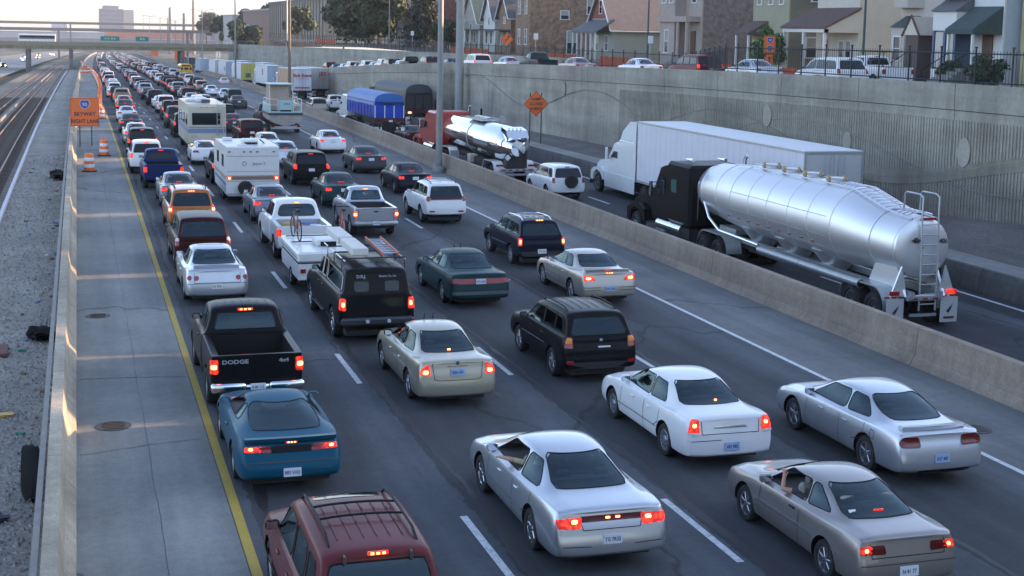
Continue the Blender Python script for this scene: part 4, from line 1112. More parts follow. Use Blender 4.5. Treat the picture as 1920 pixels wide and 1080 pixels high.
# --- black work truck with cap and roof rack (lane 2)
s = dict(L=5.75, W=2.03, st=suv_st(5.75, 2.03, 1.98, belt=1.28, hood=1.18, yc=1.25, yf=.62, zb=.42, dy=.06, dt=.10, noseh=1.05, wr=.78),
 yr=-1.75, yf=1.95, r=.40, ws='chrome5', wt=.27, paint=P_BLACK, ywf=3, glass=GL_DARK, arch=.47, sglass=GL_CLEAR, sidetrim=ALU,
 side=[[(-2.60, 1.36), (-.52, 1.36), (-.52, 1.78), (-2.52, 1.78)], [(-.38, 1.36), (.18, 1.35), (.16, 1.82), (-.36, 1.82)], [(.26, 1.35), (1.12, 1.30), (.72, 1.78), (.26, 1.82)]], sr=.04,
 rear=None, tail=[([(.80, .88), (.99, .90), (.98, 1.20), (.82, 1.20)], 'lit', .4), ([(.84, .98), (.92, .98), (.92, 1.10), (.84, 1.10)], 'hot', .4)],
 plate=(0, -2.93, .62, "4821 ML"), mir=(.98, 1.40),
 seams=[('left', [(.20, 1.28), (.20, .6)]), ('left', [(-.45, 1.9), (-.45, .6)]), ('left', [(1.0, 1.2), (1.02, .6)]), ('back', [(-.78, 1.86), (-.80, .80), (.80, .80), (.78, 1.86), (-.78, 1.86)])],
 trims=[], handles=[.32, -.30], hz=1.14, rearseat=-2.0, seatz=1.3, seatpos=[(.45, .4), (.45, -.4)])
tk, bv = build_car(s, "black_work_truck", "black capped work truck with ladders and long boxes on its roof", "truck", "vehicles in the packed second lane")
for x in (-.40, .40):
 decal(bv, rpoly([(x - .19, 1.36), (x + .19, 1.36), (x + .19, 1.62), (x - .19, 1.62)], .05), 'back', off=.01, N=24, rings=2).build("rear_window", GLASS, tk, True)
text("D.R.J.", .11, mat("faded_lettering", (.30, .34, .40), .6), tk, (-.42, -2.82, 1.76), ext=.003, bold=.004)
text("Electric Co., Inc.", .07, MATS["faded_lettering"], tk, (.28, -2.82, 1.76), ext=.003, bold=.002)
b = MB(); b.box((0, 0, 0), (1.9, .22, .2), ch=.05); o = b.build("bumper", mat("painted_bumper", (.06, .065, .075), .4, .5), tk); o.location = (0, -2.90, .60)
for x in (-.28, .28):
 b = MB(); b.lathe([(.05, -.02), (.05, .02)], 12, 'y'); o = b.build("plate_lamp", CLEARL, tk); o.location = (x, -3.02, .62)
for y in (-2.3, -1.2, -.2):
 b = MB(); b.tube([(-.84, y, 1.86), (-.84, y, 2.16), (.84, y, 2.16), (.84, y, 1.86)], .018, 6); b.build("rack_bar", DKSTEEL, tk)
for sx in (-1, 1):
 b = MB(); b.tube([(sx * .80, -2.6, 2.14), (sx * .80, .6, 2.14)], .016, 6); b.build("roof_rail", ALU, tk)
for sx in (-1, 1):
 b = MB(); b.box((sx * 1.02, .0, .52), (.16, 1.7, .05), ch=.02); b.build("running_board", BLACK, tk)
place(tk, 7.30, 35.2, 5.75)
tkp = tk.location.copy()
def on(root, mb_or_o, name, m, label, cat, off, rz=0, group=None):
 o = mb_or_o.build(name, m); o.location = root.location + Vector(off); o.rotation_euler = (0, 0, rz); return tag(o, label, cat, group)
PBOX = mat("white_conduit_box", (.62, .60, .55), .6, dirt=.3, dscale=3)
for k, (x, y, L) in enumerate(((-.30, -1.15, 1.9), (-.36, .75, 1.9))):
 b = MB(); b.box((0, 0, 0), (.42, L, .20), ch=.02)
 on(tk, b, "roof_box", PBOX, ["long white conduit box at the tail end of the work truck's rack", "long white conduit box at the cab end of the work truck's rack"][k], "box", (x, y, 2.29 + .04 * k), 0, "boxes on the work truck's rack")
def ladder(label, off, L, wd, m, rz=0, name="ladder"):
 r = empty(name, label=label, cat="ladder")
 for sx in (-1, 1):
  b = MB(); b.box((sx * wd / 2, 0, 0), (.035, L, .09), ch=.008); b.build("side_rail", m, r)
 n = int(L / .30)
 b0 = MB(); b0.tube([(-wd / 2, 0, 0), (wd / 2, 0, 0)], .018, 6); me = b0.data("rung", ALU)
 for i in range(n):
  o = link("rung", me, r); o.location = (0, -L / 2 + .15 + i * .3, 0)
 r.location = tk.location + Vector(off); r.rotation_euler = (0, 0, rz); return r
FIBRE = mat("orange_fibreglass", (.62, .16, .07), .5, var=.08)
ladder("orange fibreglass ladder lying on the work truck's rack", (.52, -.85, 2.25), 2.9, .42, FIBRE, -.04)
ladder("aluminium stepladder under the orange one on the work truck's rack", (.46, -.9, 2.20 - .005), 2.5, .34, mat("grimy_aluminium", (.12, .12, .13), .5, .6), -.02)
# --- black pickup with chrome bumper (lane 1)
s = dict(L=5.70, W=2.00, st=pickup_st(5.70, 2.00, 1.86, rail=1.26, yb=-.62, yf=.72, yc=1.45, hood=1.16),
 yr=-1.78, yf=1.78, r=.39, ws='steel', wt=.26, paint=P_BLACK, ywf=3, glass=GL_DARK, arch=.46, sglass=GL_CLEAR,
 side=[[(-.50, 1.36), (-.10, 1.35), (-.08, 1.72), (-.42, 1.72)], [(-.02, 1.35), (1.15, 1.28), (.68, 1.70), (-.0, 1.73)]], sr=.05,
 rear=[(-.70, 1.36), (.70, 1.36), (.60, 1.72), (-.60, 1.72)], rr=.05, rcut0=-2, rcut1=2.3, bedcut=[(-.80, .80, -2.76, -.84, .80, 2.2)],
 tail=[([(.80, .88), (.97, .88), (.97, 1.18), (.80, 1.18)], 'lit', .15), ([(.83, .98), (.94, .98), (.94, 1.08), (.83, 1.08)], 'hot', .15)],
 third=(0, -.64, 1.80, .34, .05), mir=(1.0, 1.36), seams=[('left', [(-.06, 1.28), (-.04, .5)]), ('left', [(1.02, 1.2), (1.04, .5)]), ('left', [(-.70, 1.3), (-.70, .5)]), ('back', [(-.78, 1.24), (-.78, .72), (.78, .72), (.78, 1.24)])],
 trims=[], handles=[.1], hz=1.12, seats=True, seatz=1.30, seatpos=[(.2, .4), (.2, -.4)], zb=.38)
rp, bv = build_car(s, "black_pickup", "black pickup with an open bed and chrome bumper behind the yellow line", "pickup", "vehicles in the leftmost lane")
text("DODGE", .115, mat("pale_silver_lettering", (.42, .44, .47), .4, .5), rp, (-.46, -2.855, 1.12), ext=.006, bold=.003, sx=1.35)
text("4x4", .11, MATS["pale_silver_lettering"], rp, (.56, -2.855, 1.12), ext=.006, bold=.003, sx=1.25)
roof_rails(rp, bv, .62, -.45, .5, ribs=7, lift=-.05) if False else None
rb = MB()
for k in range(7): strip(bv, [(-.54 + .18 * k, -.40), (-.54 + .18 * k, .55)], .025, 'top', off=.005, mb=rb)
rb.build("roof_rib", P_DGREY, rp)
def chrome_bumper(root, y, z, w=1.95, h=.2, txt="B 80 112"):
 b = MB()
 for sx in (-1, 1): b.box((sx * (w / 4 + .12), 0, 0), (w / 2 - .24, .16, h), ch=.04)
 b.box((0, .03, -.03), (.52, .12, h * .8), ch=.02)
 o = b.build("bumper", CHROME, root, True, 50); o.location = (0, y, z)
 p = plate(root, 0, y - .06, z, txt)
 b = MB(); b.tube([(0, 0, 0), (0, -.15, 0)], .03, 8); b.lathe([(.03, -.0), (.045, .03), (.03, .06)], 10, c=(0, -.15, 0)); h2 = b.build("tow_hitch", STEEL, root); h2.location = (0, y - .02, z - .2)
chrome_bumper(rp, -2.93, .60)
place(rp, 3.50, 29.25, 5.70)
# --- teal sports coupe (lane 1)
s = dict(L=4.90, W=1.88, st=[
  (-2.45, .36, .74, .80, .68, .58, .83, .4, .16), (-2.40, .28, .85, .90, .78, .66, .93, .45, .14), (-2.2, .24, .91, .94, .84, .70, .97, .48, .08),
  (-1.8, .22, .94, .95, .87, .74, 1.00, .5, 0), (-1.3, .21, .94, .94, .87, .76, 1.13, .47), (-.8, .21, .94, .93, .87, .77, 1.235, .50), (-.25, .21, .93, .92, .87, .76, 1.29, .53),
  (.1, .21, .92, .91, .86, .75, 1.28, .52), (.6, .21, .92, .90, .86, .74, 1.12, .5), (1.05, .21, .93, .88, .86, .72, .96, .5), (1.25, .21, .93, .86, .85, .70, .92, .48),
  (1.9, .21, .92, .76, .80, .66, .82, .42), (2.3, .24, .82, .62, .70, .56, .67, .36), (2.45, .32, .64, .50, .54, .42, .54, .3)],
 yr=-1.25, yf=1.33, r=.33, ws='five', wt=.24, paint=P_TEAL, ywf=3, glass=GL_CLEAR,
 side=[[(-.85, .98), (-.50, .95), (-.44, 1.18), (-.60, 1.17)], [(-.42, .95), (.75, .92), (.22, 1.19), (-.36, 1.20)]], sr=.05,
 rear=[(-.68, 1.005), (.68, 1.005), (.50, 1.235), (-.50, 1.235)], rr=.12, rcut1=2.0, rearcurve=True,
 tail=[([(.36, .74), (.84, .76), (.86, .86), (.42, .86)], 'off', .3), ([(.56, .755), (.85, .77), (.86, .855), (.56, .86)], 'lit', .35), ([(.70, .79), (.78, .80), (.78, .84), (.70, .84)], 'hot', .3)],
 third=(0, -2.335, .93, .20, .035), plate=(0, -2.46, .42, "882 VHD"), mir=(.62, .96), mirmat=P_TEAL,
 seams=[('left', [(-.50, .9), (-.50, .3)]), ('left', [(.72, .86), (.76, .3)])], trims=[("tail_recess", BLACK, 'back', [(-.34, .80), (.34, .80)], .11), ("bumper_crease", MATS["shadow_gap"], 'back', [(-.86, .60), (.86, .60)], .02)],
 handles=[-.35], hz=.78, open=[1], rearseat=None, seatz=.88)
cm, bv = build_car(s, "sports_coupe", "teal blue sports coupe with a large curved rear window", "car", "vehicles in the leftmost lane")
spoiler(cm, -2.22, .97, .80, P_TEAL, .10, .045)
place(cm, 3.45, 23.8, 4.90)
# --- maroon SUV at the bottom edge (lane 1)
s = dict(L=4.70, W=1.83, st=suv_st(4.70, 1.83, 1.78, belt=1.12, hood=1.02, yc=1.10, yf=.40, zb=.36, dy=.08, dt=.22),
 yr=-1.33, yf=1.38, r=.36, ws='five', wt=.24, paint=P_MAROON, ywf=3, glass=GL_DARK, arch=.42, sglass=GL_CLEAR,
 side=[[(-2.0, 1.18), (-1.40, 1.17), (-1.38, 1.60), (-1.82, 1.59)], [(-1.30, 1.17), (-.46, 1.15), (-.44, 1.61), (-1.26, 1.61)], [(-.38, 1.15), (.90, 1.12), (.38, 1.58), (-.36, 1.61)]], sr=.06,
 rear=[(-.72, 1.18), (.72, 1.18), (.60, 1.63), (-.60, 1.63)], rr=.05, rcut1=2.4, roofglass=[[(-.46, .02), (.46, .02), (.46, .42), (-.46, .42)]],
 tail=[([(.72, .90), (.89, .92), (.88, 1.2), (.73, 1.2)], 'lit', .4)], third=(.0, -2.05, 1.735, .26, .05), thirdseg=True, plate=(0, -2.3, .80, "R55 918"), mir=(.84, 1.16),
 seams=[('left', [(-.42, 1.1), (-.42, .5)]), ('left', [(.82, 1.05), (.86, .5)])], trims=[("wheel_lip", BLACK, 'left', [(-1.8, .5), (1.9, .5)], .12)],
 handles=[-.6, .3], hz=.96, rearseat=-1.0)
ms, bv = build_car(s, "maroon_suv", "maroon SUV at the bottom edge with its roof rack and sunroof in view", "SUV", "vehicles in the leftmost lane")
roof_rails(ms, bv, .56, -1.75, .50, m=BLACK, bars=(-.95, -.45), lift=.07, ribs=0)
for x in (-.42, .42):
 b = MB(); b.box((0, 0, 0), (.03, .10, .12), ch=.01); o = b.build("hinge", MATS["shadow_gap"], ms); o.location = (x, -2.06, 1.68)
rb = MB()
for k in range(6): strip(bv, [(-.42 + .168 * k, -1.6), (-.42 + .168 * k, -.15)], .02, 'top', off=.006, mb=rb)
rb.build("roof_rib", P_MAROON, ms)
place(ms, 3.42, 16.05, 4.70)
# --- silver sedan with round lamps (lane 1)
s = dict(L=5.05, W=1.86, st=sedan_st(5.05, 1.86, 1.46, belt=.95, deck=1.06, hood=.88, yg=-1.55, yr=-.72, yf=.35, yc=1.25, wr=.55),
 yr=-1.35, yf=1.45, r=.325, ws='five', paint=P_SILV, ywf=3,
 side=side2(-1.15, -.38, 0, 1.02, 1.0, 1.36, .97, .34, .58), sr=.05,
 rear=[(-.64, 1.09), (.64, 1.09), (.50, 1.385), (-.50, 1.385)], rr=.03, rcut1=2.2, roofglass=[[(-.40, -.30), (.40, -.30), (.40, .12), (-.40, .12)]],
 tail=[([(.60 + .075 * cos(a), .80 + .075 * sin(a)) for a in [i * pi / 6 for i in range(12)]], 'off', .1), ([(.80 + .07 * cos(a), .81 + .07 * sin(a)) for a in [i * pi / 6 for i in range(12)]], 'off', .3)], tr=.01,
 plate=(-.02, -2.54, .56, "W2 3020", "white"), mir=(.98, 1.0), mirmat=P_SILV,
 seams=seam2(-1.18, -.36, .95, .94, .27, -1.35, .35) + [('back', [(-.66, 1.04), (-.66, .66), (.66, .66), (.66, 1.04)])],
 trims=[("bumper_crease", MATS["shadow_gap"], 'back', [(-.84, .64), (.84, .64)], .014)], handles=[-.56, .34], rearseat=-1.05)
im, bv = build_car(s, "silver_sedan", "silver sedan with four round red tail lamps", "car", "vehicles in the leftmost lane")
spoiler(im, -2.15, 1.09, .66, P_SILV, .04, .05)
place(im, 3.78, 41.1, 5.05)
# --- maroon and tan SUV (lane 1)
s = dict(L=4.85, W=1.85, st=suv_st(4.85, 1.85, 1.78, belt=1.12, hood=1.05, yc=1.10, yf=.38, zb=.36, dy=.06, dt=.22),
 yr=-1.35, yf=1.45, r=.36, ws='five', wt=.24, paint=P_DMAR, ywf=3, glass=GL_DARK, arch=.42, sglass=GL_CLEAR,
 side=[[(-2.05, 1.18), (-.60, 1.17), (-.60, 1.60), (-1.88, 1.59)], [(-.50, 1.16), (.88, 1.12), (.36, 1.58), (-.48, 1.61)]], sr=.06,
 rear=[(-.74, 1.16), (.74, 1.16), (.62, 1.63), (-.62, 1.63)], rr=.05, rcut1=2.4, roofglass=[[(-.40, -.1), (.40, -.1), (.40, .3), (-.40, .3)]],
 tail=[([(.76, .86), (.90, .88), (.89, 1.14), (.77, 1.14)], 'off', .4), ([(.77, 1.02), (.89, 1.03), (.88, 1.12), (.78, 1.12)], 'clear', .4)], plate=(0, -2.4, .62, None), mir=(.82, 1.16),
 seams=[('left', [(-.54, 1.1), (-.54, .5)])], trims=[("lower_cladding", P_TAN, 'left', [(-1.0, .58), (1.05, .56)], .16)], handles=[-.35], hz=.96, rearseat=-1.0)
ex, bv = build_car(s, "maroon_suv", "dark maroon SUV with tan lower sides ahead of the round-lamped silver sedan", "SUV", "vehicles in the leftmost lane")
place(ex, 3.85, 46.9, 4.85)
# --- copper orange SUV (lane 1)
s = dict(L=4.60, W=1.83, st=suv_st(4.60, 1.83, 1.80, belt=1.14, hood=1.05, yc=1.05, yf=.35, zb=.38, dy=.06, dt=.24),
 yr=-1.30, yf=1.38, r=.36, ws='five', wt=.24, paint=P_ORANGE, ywf=3, glass=GL_DARK, arch=.42, sglass=GL_CLEAR,
 side=[[(-1.95, 1.20), (-1.30, 1.19), (-1.28, 1.62), (-1.78, 1.61)], [(-1.2, 1.19), (-.45, 1.17), (-.43, 1.63), (-1.16, 1.63)], [(-.37, 1.17), (.85, 1.13), (.34, 1.60), (-.35, 1.63)]], sr=.05,
 rear=[(-.72, 1.18), (.72, 1.18), (.60, 1.64), (-.60, 1.64)], rr=.05, rcut1=2.4,
 tail=[([(.72, .92), (.90, .94), (.89, 1.16), (.73, 1.16)], 'lit', .45), ([(.76, .98), (.86, .99), (.86, 1.10), (.76, 1.10)], 'hot', .45)], third=(0, -2.02, 1.73, .30, .05), mir=(.78, 1.18),
 seams=[('left', [(-.40, 1.1), (-.40, .5)])], trims=[], handles=[-.6, .3], hz=.98, rearseat=-1.0, seats=True)
og, bv = build_car(s, "orange_suv", "copper orange SUV with glowing tail lamps", "SUV", "vehicles in the leftmost lane")
roof_rails(og, bv, .58, -1.7, .3, m=BLACK)
place(og, 4.1, 54.9, 4.60)
# --- silver pickup (lane 3)
s = dict(L=5.05, W=1.80, st=pickup_st(5.05, 1.80, 1.74, rail=1.16, yb=-.35, yf=.62, yc=1.25, hood=1.08, wr=.60),
 yr=-1.52, yf=1.55, r=.37, ws='five', wt=.24, paint=P_SILV, ywf=3, glass=GL_CLEAR, arch=.43, bedmat=mat("bed_liner", (.03, .03, .032), .8),
 side=[[(-.26, 1.24), (.06, 1.23), (.08, 1.60), (-.18, 1.60)], [(.12, 1.23), (1.02, 1.18), (.58, 1.59), (.14, 1.61)]], sr=.04,
 rear=[(-.62, 1.24), (.62, 1.24), (.52, 1.60), (-.52, 1.60)], rr=.05, rcut0=-1.6, rcut1=2.3, bedcut=[(-.72, .72, -2.43, -.56, .74, 2.1)],
 tail=[([(.72, .80), (.88, .80), (.88, 1.04), (.72, 1.04)], 'lit', .15), ([(.75, .86), (.85, .86), (.85, .98), (.75, .98)], 'hot', .15)],
 third=(0, -.36, 1.67, .22, .045), mir=(.90, 1.24), seams=[('left', [(.10, 1.18), (.10, .5)]), ('left', [(-.46, 1.2), (-.46, .5)]), ('back', [(-.70, 1.14), (-.70, .66), (.70, .66), (.70, 1.14)])],
 trims=[], handles=[.25], hz=1.02, seatz=1.18, seatpos=[(.2, .36), (.2, -.36)], zb=.38, hmat=BLACK)
rg, bv = build_car(s, "silver_pickup", "silver pickup with an empty dark bed and lit lamps", "pickup", "cars in the packed third lane")
b = MB(); b.box((0, 0, 0), (1.72, .14, .18), ch=.04); o = b.build("bumper", STEEL, rg, True, 50); o.location = (0, -2.58, .56)
plate(rg, 0, -2.66, .58, "B 447 190")
b = MB(); b.box((0, 0, 0), (.18, .02, .05), ch=.008); o = b.build("tailgate_handle", BLACK, rg); hh = bv.ray_cast(Vector((0, -6, 1.02)), Vector((0, 1, 0))); o.location = hh[0]
place(rg, 11.0, 53.4, 5.05)
# --- white pickup towing (lane 2)
s = dict(L=5.60, W=2.0, st=pickup_st(5.60, 2.0, 1.90, rail=1.24, yb=-.75, yf=.70, yc=1.40, hood=1.14, wr=.70),
 yr=-1.72, yf=1.75, r=.39, ws='five', wt=.26, paint=P_WHITE, ywf=3, glass=GL_DARK, arch=.46, sglass=GL_CLEAR, bedmat=mat("bed_white", (.4, .4, .4), .6),
 side=[[(-.62, 1.34), (-.10, 1.33), (-.08, 1.76), (-.52, 1.75)], [(-.02, 1.33), (1.10, 1.26), (.66, 1.72), (-.0, 1.76)]], sr=.05,
 rear=[(-.70, 1.34), (.70, 1.34), (.58, 1.75), (-.58, 1.75)], rr=.14, rcut0=-2.2, rcut1=2.3, bedcut=[(-.80, .80, -2.70, -.96, .80, 2.2)],
 tail=[([(.82, .90), (.98, .90), (.98, 1.14), (.82, 1.14)], 'lit', .15)], third=(0, -.78, 1.82, .24, .05), mir=(.98, 1.36),
 seams=[('left', [(-.06, 1.25), (-.06, .5)])], trims=[("running_board", BLACK, 'left', [(-.9, .48), (1.1, .46)], .05)], handles=[.1], hz=1.12, seatz=1.3, zb=.38, seatpos=[(.2, .4), (.2, -.4)])
wp, bv = build_car(s, "white_pickup", "white pickup loaded with gear, towing the low folded camper", "pickup", "vehicles in the packed second lane")
place(wp, 7.45, 48.3, 5.60)
for k, (x, y, c, sz, nm, lb, ct) in enumerate(((-.45, -1.5, (.55, .35, .08), (.35, .3, .22), "yellow_cooler", "small yellow cooler in the white pickup's bed", "cooler"), (.30, -1.4, (.10, .16, .40), (.5, .35, .2), "blue_bag", "blue bag in the white pickup's bed", "bag"),
  (-.05, -1.9, (.30, .10, .08), (.4, .4, .18), "red_bag", "red bag in the white pickup's bed", "bag"), (.5, -2.0, (.6, .6, .6), (.3, .5, .2), "white_cooler", "white cooler near the white pickup's tailgate", "cooler"), (-.5, -2.2, (.12, .2, .12), (.45, .3, .22), "green_bag", "green bag near the white pickup's tailgate", "bag"))):
 b = MB(); b.box((0, 0, 0), sz, ch=.05); b.box((0, 0, sz[2] / 2 + .01), (sz[0] * .8, sz[1] * .8, .05), ch=.02); on(wp, b, nm, mat(nm, c, .7, var=.15), lb, ct, (x, y, 1.05), k * .4)
# ------------------------------------------------------------------ rapid-transit tracks left of the barrier
ribbon("ballast_walk", [-3.25, -.64], -6, 392, BALL, -.12)
def tu(u): return lambda Y: u - max(0, Y - 90) * .002
ribbon("track_bed", [-12.5, -3.2], -6, 500, surf_mat("oily_ballast", (.19, .165, .13), lumps=.35, rough=.95, bs=25, bstr=1), -.30)
ribbon("opposite_lanes", [-46, -15.5], -6, 1500, CONC, -.2)
RAILM = mat("worn_rail_steel", (.34, .28, .21), .7, .2)
RUST = mat("rusty_rail_web", (.12, .065, .035), .8, .2, var=.3, vscale=6)
TIE = mat("old_timber_tie", (.085, .07, .058), .9, var=.35, vscale=5, bump=.4, bscale=20)
def track(uc, label, y0=30, y1=520):
 t = empty("rail_track", Wd(uc, y0, -.3), label=label, cat="railway track"); L = t.location.copy()
 for sx in (-.72, .72):
  o = extr("rail", [(uc + sx - .035, -.14), (uc + sx - .035, -.12), (uc + sx + .035, -.12), (uc + sx + .035, -.14)], y0, y1, RAILM, None, 6, uf=lambda Y: tu(0)(Y)); o.parent = t; o.location = -L
  o = extr("rail_base", [(uc + sx - .07, -.29), (uc + sx - .02, -.26), (uc + sx - .02, -.142), (uc + sx + .02, -.142), (uc + sx + .02, -.26), (uc + sx + .07, -.29)], y0, y1, RUST, None, 6, uf=lambda Y: tu(0)(Y)); o.parent = t; o.location = -L
 b0 = MB(); b0.box((0, 0, 0), (2.5, .22, .12), ch=.01); me = b0.data("tie", TIE)
 Y = y0 + .3; n = 0
 while Y < 190:
  o = link("tie", me, t); o.location = Wd(uc + tu(0)(Y), Y, -.30) - L; o.rotation_euler = (0, 0, R.uniform(-.02, .02)); Y += .75 if Y < 120 else 1.1
 return t
track(-4.95, "railway track nearest the gravel walk")
track(-8.4, "outer railway track beside the opposite lanes")
o = extr("third_rail_cover", [(-3.30, -.34), (-3.30, .02), (-3.16, .02), (-3.16, -.34)], -6, 380, mat("pale_kerb_paint", (.50, .48, .52), .7, var=.1), None, 6, uf=lambda Y: tu(0)(Y))
tag(o, "pale edging strip between the gravel walk and the sunken track", "kerb")
o = extr("third_rail", [(-6.6, -.26), (-6.6, -.02), (-6.48, -.02), (-6.48, -.26)], 30, 380, mat("third_rail_board", (.20, .19, .18), .8), None, 6, uf=lambda Y: tu(0)(Y)); tag(o, "dark contact rail between the two railway tracks", "rail")
rr = random.Random(4); b = MB()
for i in range(9000):
 Y = 17 + 75 * rr.random() ** 1.7; u = rr.uniform(-3.1, -.70); s_ = rr.uniform(.018, .05)
 if rr.random() < .02: s_ *= 1.8
 c = Wd(u, Y, -.12 + s_ * .3); a = rr.random() * 6; 
 vs = [(c.x + s_ * cos(a + k * 2.09) * rr.uniform(.7, 1.3), c.y + s_ * sin(a + k * 2.09) * rr.uniform(.7, 1.3), c.z - s_ * .3) for k in range(3)] + [(c.x, c.y, c.z + s_ * rr.uniform(.5, .9)), (c.x + s_ * .5 * cos(a), c.y + s_ * .5 * sin(a), c.z + s_ * .45)]
 b.add(vs, [(0, 1, 3), (1, 2, 3), (2, 0, 3), (0, 4, 1), (0, 3, 4), (4, 3, 1)], i % 3)
o = b.build("ballast_stones", [mat("pale_stone", (.36, .34, .30), .9), mat("grey_stone", (.22, .22, .21), .9), mat("brown_stone", (.20, .175, .15), .9)]); o["kind"] = "stuff"; o["label"] = "loose crushed stones on the gravel walk"
def lump(name, label, cat, u, Y, sz, m, rz=0, z=-.12, seed=1, n=1, soft=.25):
 r = random.Random(seed); bm = bmesh.new(); bmesh.ops.create_cube(bm, size=1); bmesh.ops.subdivide_edges(bm, edges=bm.edges, cuts=3, use_grid_fill=True)
 for v in bm.verts:
  v.co = Vector((v.co.x * sz[0], v.co.y * sz[1], max(0, (v.co.z + .5)) * sz[2])) + Vector((r.uniform(-1, 1) * sz[0] * soft * .3, r.uniform(-1, 1) * sz[1] * soft * .3, r.uniform(0, 1) * sz[2] * soft))
 me = bpy.data.meshes.new(name); bm.to_mesh(me); bm.free(); me.materials.append(m); sm(me, 50)
 o = link(name, me); o.location = Wd(u, Y, z); o.rotation_euler = (0, 0, rz); return tag(o, label, cat)
BAG = mat("black_plastic_sheet", (.008, .008, .009), .85, spec=.1)
lump("plastic_sheet", "long crumpled black plastic sheet against the outside of the barrier", "sheet", -.96, 26.4, (.30, 2.8, .08), BAG, .03, seed=5, soft=.4)
lump("trash_bag", "black rubbish bag between gravel and barrier, above the black sheet", "bag", -1.05, 38.0, (.5, .8, .22), BAG, .3, seed=6, soft=.5)
lump("trash_bag", "dark heap of rubbish by the barrier level with the striped drums", "rubbish", -1.15, 77.5, (.5, 1.5, .3), BAG, .1, seed=7, soft=.6)
lump("rag", "small dark rag on the gravel beside the black sheet's near end", "rag", -1.55, 24.0, (.5, .4, .08), mat("dark_cloth", (.03, .032, .045), .9), .5, seed=8)
lump("yellow_wrapper", "yellow wrapper lying on the gravel at the left edge of the photo", "wrapper", -1.62, 30.6, (.35, .22, .05), mat("yellow_plastic", (.50, .30, .04), .5), .1, seed=9)
b = MB(); b.box((0, 0, 0), (.35, 1.1, .10), ch=.01); o = b.build("wood_block", mat("rusty_plate", (.11, .05, .035), .8, var=.3)); o.location = Wd(-1.98, 36.6, -.06); o.rotation_euler = (0, 0, .03); tag(o, "short rusty brown plank on the gravel at the left edge", "plank")
cols = [("white_scrap", (.5, .5, .5)), ("blue_scrap", (.10, .18, .38)), ("dark_scrap", (.04, .04, .04)), ("green_scrap", (.05, .2, .12)), ("brown_scrap", (.15, .09, .05))]
for i in range(46):
 n_, c = cols[i % 5]; Y = 19 + rr.random() ** 1.3 * 75; u = -.80 - rr.random() ** 2 * (.7 if i % 3 else 2.2)
 lump("litter", "scrap of litter scattered on the gravel along the barrier", "litter", u, Y, (rr.uniform(.05, .16), rr.uniform(.06, .22), .05), mat(n_, c, .7), rr.random() * 3, seed=i + 20)["group"] = "scraps of litter by the barrier"
# ------------------------------------------------------------------ overpass ahead and what lies beyond
OVB = surf_mat("overpass_girder", (.20, .18, .105), streak=.04)
YB = 395
t = empty("road_bridge", (0, YB, -4.6), label="low concrete road bridge crossing the expressway ahead", cat="bridge"); TL = t.location.copy()
def bp(name, x0, x1, y0, y1, z0, z1, m, ch=0):
 b = MB(); b.b2(x0, x1, y0, y1, z0, z1, ch=ch); o = b.build(name, m, t); o.location = -TL; return o
for i in range(9):
 x0 = -110 + i * 17.6; bp("girder", x0 + .03, x0 + 17.57, YB, YB + .8, .55, 1.45, OVB)
bp("deck", -110, 48.4, YB + .8, YB + 14, 1.2, 1.5, OVB)
for i in range(18):
 x0 = -110 + i * 8.8; bp("parapet", x0 + .03, x0 + 8.77, YB - .1, YB + .3, 1.46, 2.55, mat("bridge_parapet", (.23, .21, .14), .8, var=.12, vscale=2))
for xx in (-12.6, -1.6, 27.4):
 for yy in (YB + 1, YB + 7, YB + 13): bp("pier", xx - .5, xx + .5, yy - .5, yy + .5, -6, .56, CONC_R)
bp("abutment", 46, 52, YB - 1, YB + 15, -8, 1.4, WALLC)
b = MB()
for i in range(160): b.box((-109 + i * .98, YB, 3.0), (.06, .06, .95))
b.b2(-110, 48, YB - .03, YB + .03, 3.42, 3.5); o = b.build("railing", mat("bridge_railing", (.25, .27, .30), .6, .3), t); o.location = -TL; o["kind"] = "stuff"
b = MB(); b.prism([(-4.2, -6), (4.2, -6), (1.2, -2.6), (-1.2, -2.6)], 'x', -11.8, -2.4); 
GREEN = mat("green_guide_sheeting", (.01, .22, .16), .5)
for x0, x1, lab, tx in ((6.0, 10.9, "left green guide sign hung on the bridge", "31 St  35 St"), (15.1, 18.5, "right green guide sign hung on the bridge", "39 St")):
 s_ = empty("guide_sign", ((x0 + x1) / 2, YB - .3, 3.6), label=lab, cat="sign", group="green guide signs")
 b = MB(); b.box((0, 0, 0), (x1 - x0, .08, 1.25), ch=.02); b.build("panel", GREEN, s_)
 text(tx, .62, WHITEP, s_, (0, -.06, 0), ext=.01)
t2 = empty("bus", (-10.2, YB + 6, 1.5), label="dark-windowed bus crossing the bridge at the left edge", cat="bus")
b = MB(); b.box((0, 0, 1.65), (9.5, 2.5, 2.6), ch=.15); b.build("body", P_WHITE, t2)
b = MB(); b.box((0, -1.26, 2.1), (9.0, .04, .9), ch=.01); b.build("window_band", GLASS, t2)
for x in (-3, 3):
 b = MB(); b.lathe([(.48, -.15), (.48, .15)], 16, 'y'); o = b.build("wheel", RUBBER, t2); o.location = (x, -1.15, .48)
t = empty("road_bridge", (0, -8, 6.3), label="overpass under and behind the photographer, outside the photo", cat="bridge")
b = MB(); b.b2(-60, 70, -8, 7.4, -.9, .3); b.build("deck", OVB, t); b = MB(); b.b2(-60, 70, 7.1, 7.5, .3, 1.0); b.build("parapet", OVB, t); b = MB(); b.b2(-60, 70, -8.2, -7.8, .3, 1.3); b.build("parapet", OVB, t)
for xx in (-2, 20.1, 36):
 b = MB(); b.b2(xx - .3, xx + .3, -3, 3, -7, -.9); b.build("pier", CONC_R, t)
